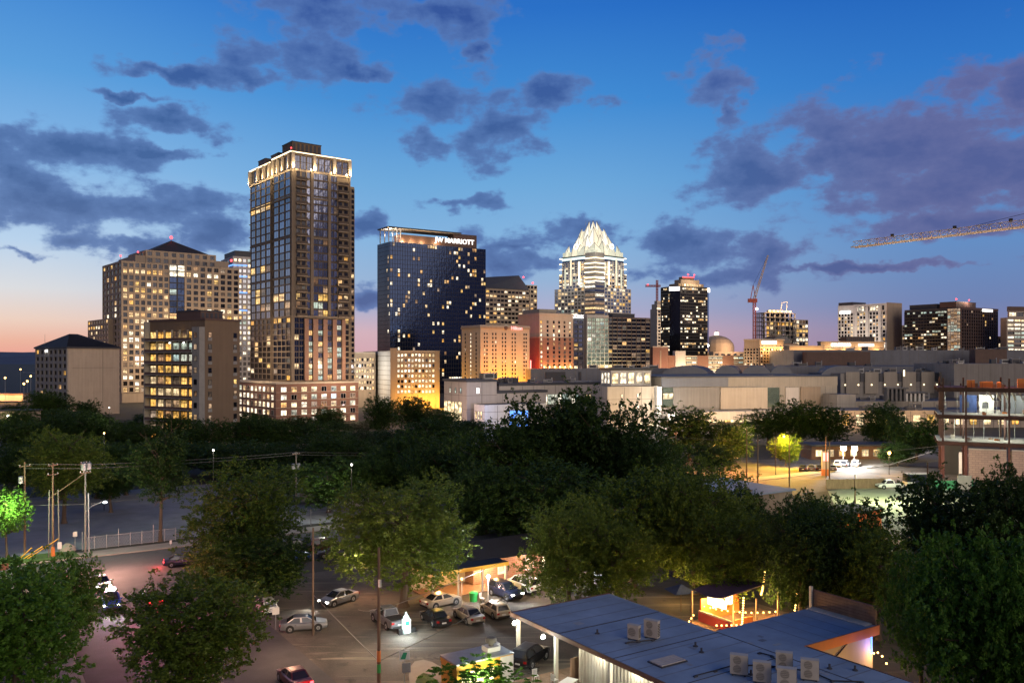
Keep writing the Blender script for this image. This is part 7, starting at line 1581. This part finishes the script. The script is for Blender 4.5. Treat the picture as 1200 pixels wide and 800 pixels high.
t = thing('food_cart', 'dim trailer with dark awning behind the pole beyond the road', 'trailer', on(360, 590), TH); mb = MB(); mb.box(-1.5, 0, .4, 4, 2.2, 2.7, 'grey_metal'); mb.build('body', t); mb = MB(); mb.hexa([(-1.6, -1.2, 2.2), (4.1, -1.2, 2.2), (4.1, 0, 2.6), (-1.6, 0, 2.6), (-1.6, -1.2, 2.26), (4.1, -1.2, 2.26), (4.1, 0, 2.7), (-1.6, 0, 2.7)], 'slate'); mb.build('awning', t)
for x in (0, 2.4): mb = MB(); mb.tube((x, -.05, .36), (x, .2, .36), .34, .34, 'black', 12); mb.build('wheel', t)

# steel frame under construction
sf = thing('steel_frame_building', 'rusty steel frame of an unfinished building with lit empty floors', 'construction site', on(1105, 560), math.radians(-24))
Z = (8.3, 14.3, 20.4); XS = (0, 4.6, 13, 21.4, 29.8, 38.2); dy_ = 8.0; XE = 39
M['steel_dark'] = paint('steel_dark', (.05, .024, .02), .8, .2, var=.3, scale=.8)
for i, x in enumerate(XS):
    for j in range(3):
        mb = MB(); w = .62 if (i in (0, 1) and j == 0) else .40
        mb.box(-w/2, -w/2, 0, w/2, w/2, Z[0]-.8, 'rust'); w = .36; mb.box(-w/2, -w/2, Z[0]-.79, w/2, w/2, 22.6 if (i+j) % 2 == 0 else 21.0, 'steel_dark'); mb.build('column', sf, (x, j*dy_, 0))
for z in Z:
    for j in range(3): mb = MB(); mb.box(-1.2, -.09, -.85, XE, .09, .0, 'steel_dark'); mb.box(-1.2, -.28, -.10, XE, -.092, .0, 'steel_dark'); mb.box(-1.2, -.28, -.85, XE, -.092, -.75, 'steel_dark'); mb.build('beam', sf, (0, j*dy_, z))
    for i, x in enumerate(XS): mb = MB(); mb.box(-.1, .1, -.75, .1, dy_*2-.1, -.05, 'steel_dark'); mb.build('beam', sf, (x, 0, z-.03))
for z in Z[:2]: mb = MB(); mb.box(-1.0, .3, 0, XE, dy_*2+.1, .12, 'concrete'); mb.build('floor_deck', sf, (0, 0, z+.005))
mb = MB(); mb.box(-1, 0, 0, XE, dy_*2+.3, .1, 'rust'); mb.build('roof_deck', sf, (0, 0, Z[2]+.005))
for i, x in enumerate(XS[1:-1]): mb = MB(); mb.box(.5, -.1, 0, (XS[i+2]-x)-.5, .1, Z[0]-1.6, 'block'); mb.box(.5, -.16, Z[0]-1.597, (XS[i+2]-x)-.5, .16, Z[0]-1.3, 'concrete'); mb.build('block_wall', sf, (x, 0, 0))
mb = MB(); mb.box(.4, dy_-.1, 0, 4.2, dy_+.1, Z[0]-1.2, 'slate'); mb.build('core_wall', sf); mb = MB(); mb.box(3.2, -.05, 1.2, 3.8, .1, 6, 'white'); mb.build('wrapped_panel', sf)
for i, (x0, x1, m_) in enumerate(((4, 7.5, 'blue_cloth'), (8, 11, 'white'), (12.5, 17, 'blue_grey'), (18, 24, 'white'), (25, 30, 'blue_grey'))): mb = MB(); mb.box(x0, dy_*1.2, .13, x1, dy_*1.2+.2, 4.2, m_); mb.box(x0+.6, dy_*1.2-.06, 1.2, x0+1.9, dy_*1.2-.003, 2.6, 'slate'); mb.build('partition', sf, (0, 0, Z[1]))
g_ = random.Random(31)
for fl in (0, 1):
    for i in range(15): mb = MB(); h_ = Z[fl+1]-Z[fl]-.95; mb.tube((0, 0, 0), (0, 0, h_), .05, .05, 'grey_metal', 6); mb.box(-.2, -.2, h_+.002, .2, .2, h_+.05, 'wood'); mb.build('shoring_prop', sf, (.8+i*2.1+g_.uniform(-.4, .4), g_.uniform(1.5, 12), Z[fl]+.13))
    for z_ in (.55, 1.05): mb = MB(); mb.tube((-1, 0, 0), (XE, 0, 0), .025, .025, 'grey_metal', 5); mb.build('guard_rail', sf, (0, .15, Z[fl]+z_))
    for i in range(9): mb = MB(); a_, b_, c_ = g_.uniform(.4, 1.6), g_.uniform(.4, 1.2), g_.uniform(.2, 1.0); mb.box(0, 0, 0, a_, b_, c_, g_.choice(['wood', 'concrete', 'orange', 'white', 'blue_cloth'])); mb.box(.1, .1, c_+.003, a_*.7, b_*.8, c_+.15, 'wood'); mb.build('material_stack', sf, (g_.uniform(1, 34), g_.uniform(1, 9), Z[fl]+.13))
for i in range(13): mb = MB(); mb.beam((0, 0, 0), (.9, 0, -1.9), .35, .08, 'pale', (0, 1, 0)); mb.build('hanging_sheet', sf, (9.5+i*1.5, 5, Z[2]-.95))
for i, (x, w, h) in enumerate(((5, 1.6, 1.6), (7.6, 2.6, 1.3), (15, 2.4, 2.0), (18.6, 1.9, 1.3), (11, .8, 1.2))): mb = MB(); mb.box(0, 0, 0, w, 1.5, h, 'orange'); mb.box(w+.05, .2, 0, w+.6, 1.2, h*.6, 'wood'); mb.build('material_stack', sf, (x, 3, Z[2]+.11))
for i in range(18): mb = MB(); mb.tube((0, 0, 0), (0, 0, 1.2), .04, .04, 'rust', 5); mb.build('edge_post', sf, (i*2.1-.6, .0, Z[2]+.11))
for i in range(40): mb = MB(); mb.tube((0, 0, 0), (0, 0, .9+g_.uniform(0, .4)), .025, .025, 'rust', 4); mb.build('rebar', sf, (4.8+i*.8, .05, Z[0]-1.3))
for x_, z_, pw in ((4, Z[0]+5, 420), (12, Z[0]+5, 650), (22, Z[0]+5, 650), (9, Z[1]+5, 700), (20, Z[1]+5, 900)): lamp('POINT', sf.matrix_basis @ Vector((x_, 6, z_)), pw, (.95, 1, .80), .4)
lamp('POINT', sf.matrix_basis @ Vector((14, -9, 4.5)), 500, (1, .72, .58), .4); lamp('POINT', sf.matrix_basis @ Vector((11, 3, Z[2]+4)), 500, (1, .5, .25), .4); lamp('POINT', sf.matrix_basis @ Vector((1, -6, 4)), 500, (1, .7, .5), .4)
t = thing('site_fence', 'pale teal wrapped site fence below the steel frame', 'fence', on(1092, 574), math.radians(6)); mb = MB(); mb.box(0, 0, .05, 9, .06, 1.9, 'glow_green'); mb.box(5.5, -.3, 0, 8.5, -.05, 2.9, 'pale'); mb.build('panel', t)  # wrap panel glows faintly by itself, a lit look put into its material
for i in range(5): mb = MB(); mb.tube((i*2.2, .1, 0), (i*2.2, .1, 2.1), .04, .04, 'grey_metal', 6); mb.build('post', t)
# big tower crane, its mast beyond the right edge
root = Vector((138, 163, 0)); tip = Vector((92.3, 231, 0)); ang = math.atan2(tip.y-root.y, tip.x-root.x); Lj = (tip-root).length
c = thing('tower_crane', 'large pale orange tower crane, its lattice jib reaching in from the right', 'crane', root, ang); zc = 56.5
mb = MB(); lattice(mb, (0, 0, 0), (0, 0, zc), 1.9, 'crane', 26, r=.13, up=(0, 1, 0)); mb.build('mast', c)
mb = MB(); lattice(mb, (0, 0, zc+.5), (Lj, 0, zc+.5), 1.9, 'crane', 34, 1.0, r=.10, tri=True); mb.beam((0, -.95, zc+.5), (Lj, -.95, zc+.5), .26, .26, 'crane'); mb.beam((0, .95, zc+.5), (Lj, .95, zc+.5), .26, .26, 'crane'); mb.build('jib', c)
mb = MB(); lattice(mb, (0, 0, zc+.5), (-18, 0, zc+.5), 1.8, 'crane', 9, r=.13, tri=True); mb.build('counter_jib', c); mb = MB(); mb.box(-18, -1, zc-2, -14, 1, zc+.4, 'concrete'); mb.build('counterweight', c); mb = MB(); mb.box(-.9, -2.6, zc-1.6, 1.3, -1.0, zc+.6, 'white'); mb.build('cab', c)
mb = MB(); mb.beam((0, -.6, zc+.6), (-.5, 0, zc+8), .25, .25, 'crane'); mb.beam((0, .6, zc+.6), (-.5, 0, zc+8), .25, .25, 'crane'); mb.path([(-.5, 0, zc+8), (Lj*.6, 0, zc+2.2)], .05, 'dark_metal'); mb.path([(-.5, 0, zc+8), (-15, 0, zc+2)], .05, 'dark_metal'); mb.build('tower_head', c)
for f_ in (.50, .66, .86): mb = MB(); mb.cbox((Lj*f_, 0, zc+2.5), .7, .5, .6, 'black'); mb.build('jib_lamp', c)
for f_ in (.35, .6, .85): lamp('POINT', root.lerp(tip, f_)+Vector((-3, -8, zc-8)), 420, (1, .80, .66), .4)  # lights added below the jib to brighten it, no fixtures
# ---------------------------------------------------------------- far left: viaduct and lamps
t = thing('lit_viaduct', 'orange-lit road viaduct at the far left below the hills', 'bridge', at(-40, 520), .05); mb = MB(); mb.box(0, 0, zat(470, 520), 34, 8, zat(463, 520), 'cream'); mb.box(0, -.3, zat(463, 520)+.005, 34, 8.3, zat(461, 520), 'trim_brown'); mb.build('deck', t)
for x in (5, 18, 30): mb = MB(); mb.box(x, 2, 0, x+1.6, 6, zat(470, 520)-.01, 'concrete'); mb.build('pier', t)
for x in (12, 22, 32): lamp('POINT', at(-40, 520)+Vector((x, -4, zat(462, 520))), 1500, (1, .52, .2), .4)
for x, y, d, m_, lab in ((24, 433, 620, 'glow_warm', 'far amber lamp below the hills, topmost'), (6, 443, 480, 'glow_warm', 'far amber lamp at the left picture edge'), (28, 450, 430, 'glow_warm', 'far amber lamp above the viaduct end'), (32, 447, 440, 'glow_warm', 'far amber lamp right beside another above the viaduct'), (43, 437, 430, 'glow_white', 'white far lamp on a bracket beside the hipped roof block'), (36, 441, 500, 'glow_warm', 'far amber lamp left of the white bracket lamp')):
    t = thing('street_lamp', lab, 'street lamp', at(x, d)); z = max(3, zat(y, d)); mb = MB(); mb.tube((0, 0, 0), (0, 0, z), .16, .1, 'grey_metal', 6)
    if m_ == 'glow_white': mb.beam((0, 0, z), (-7, 0, z+.4), .15, .15, 'grey_metal')
    mb.build('post', t); mb = MB(); mb.ball((0, 0, z+.2), .55, m_, 8, 5); mb.build('lamp_head', t)
t = thing('small_lit_house', 'small lit roadside building among trees at the far left', 'house', at(10, 300)); mb = MB(); mb.box(-3, 0, 0, 8, 6, zat(492, 300)+3, 'tan'); mb.build('wall', t); mb = MB(); mb.box(-3.5, -.5, zat(492, 300)+3.003, 8.5, 6.5, zat(492, 300)+3.5, 'roof_dark'); mb.build('roof', t)
for x in (0, 3): mb = MB(); mb.ball((0, 0, 0), .5, 'glow_white', 8, 5); mb.build('wall_lamp', t, (x, -.5, zat(487, 300)))
lamp('POINT', at(12, 297, zat(487, 300)), 700, (1, .75, .5), .3)
for x, y, d in ((128, 478, 260), (122, 508, 178), (250, 528, 170), (412, 545, 148)):
    t = thing('street_lamp', {128: 'small white lamp in the dark belt below the tan tower', 122: 'small amber lamp in the dark belt, left', 250: 'cool white lamp glinting through leaves beyond the road', 412: 'lamp lighting leaves beside the far grey pole'}[x], 'street lamp', at(x, d-26)); z = zat(y, d-26); mb = MB(); mb.tube((0, 0, 0), (0, 0, z), .07, .05, 'dark_metal', 6); mb.build('post', t); mb = MB(); mb.ball((0, 0, z+.1), .15, 'glow_warm' if x == 122 else 'glow_white', 8, 5); mb.build('lamp_head', t); lamp('POINT', at(x, d-26.8, z), 160, (1, .9, .65), .2)
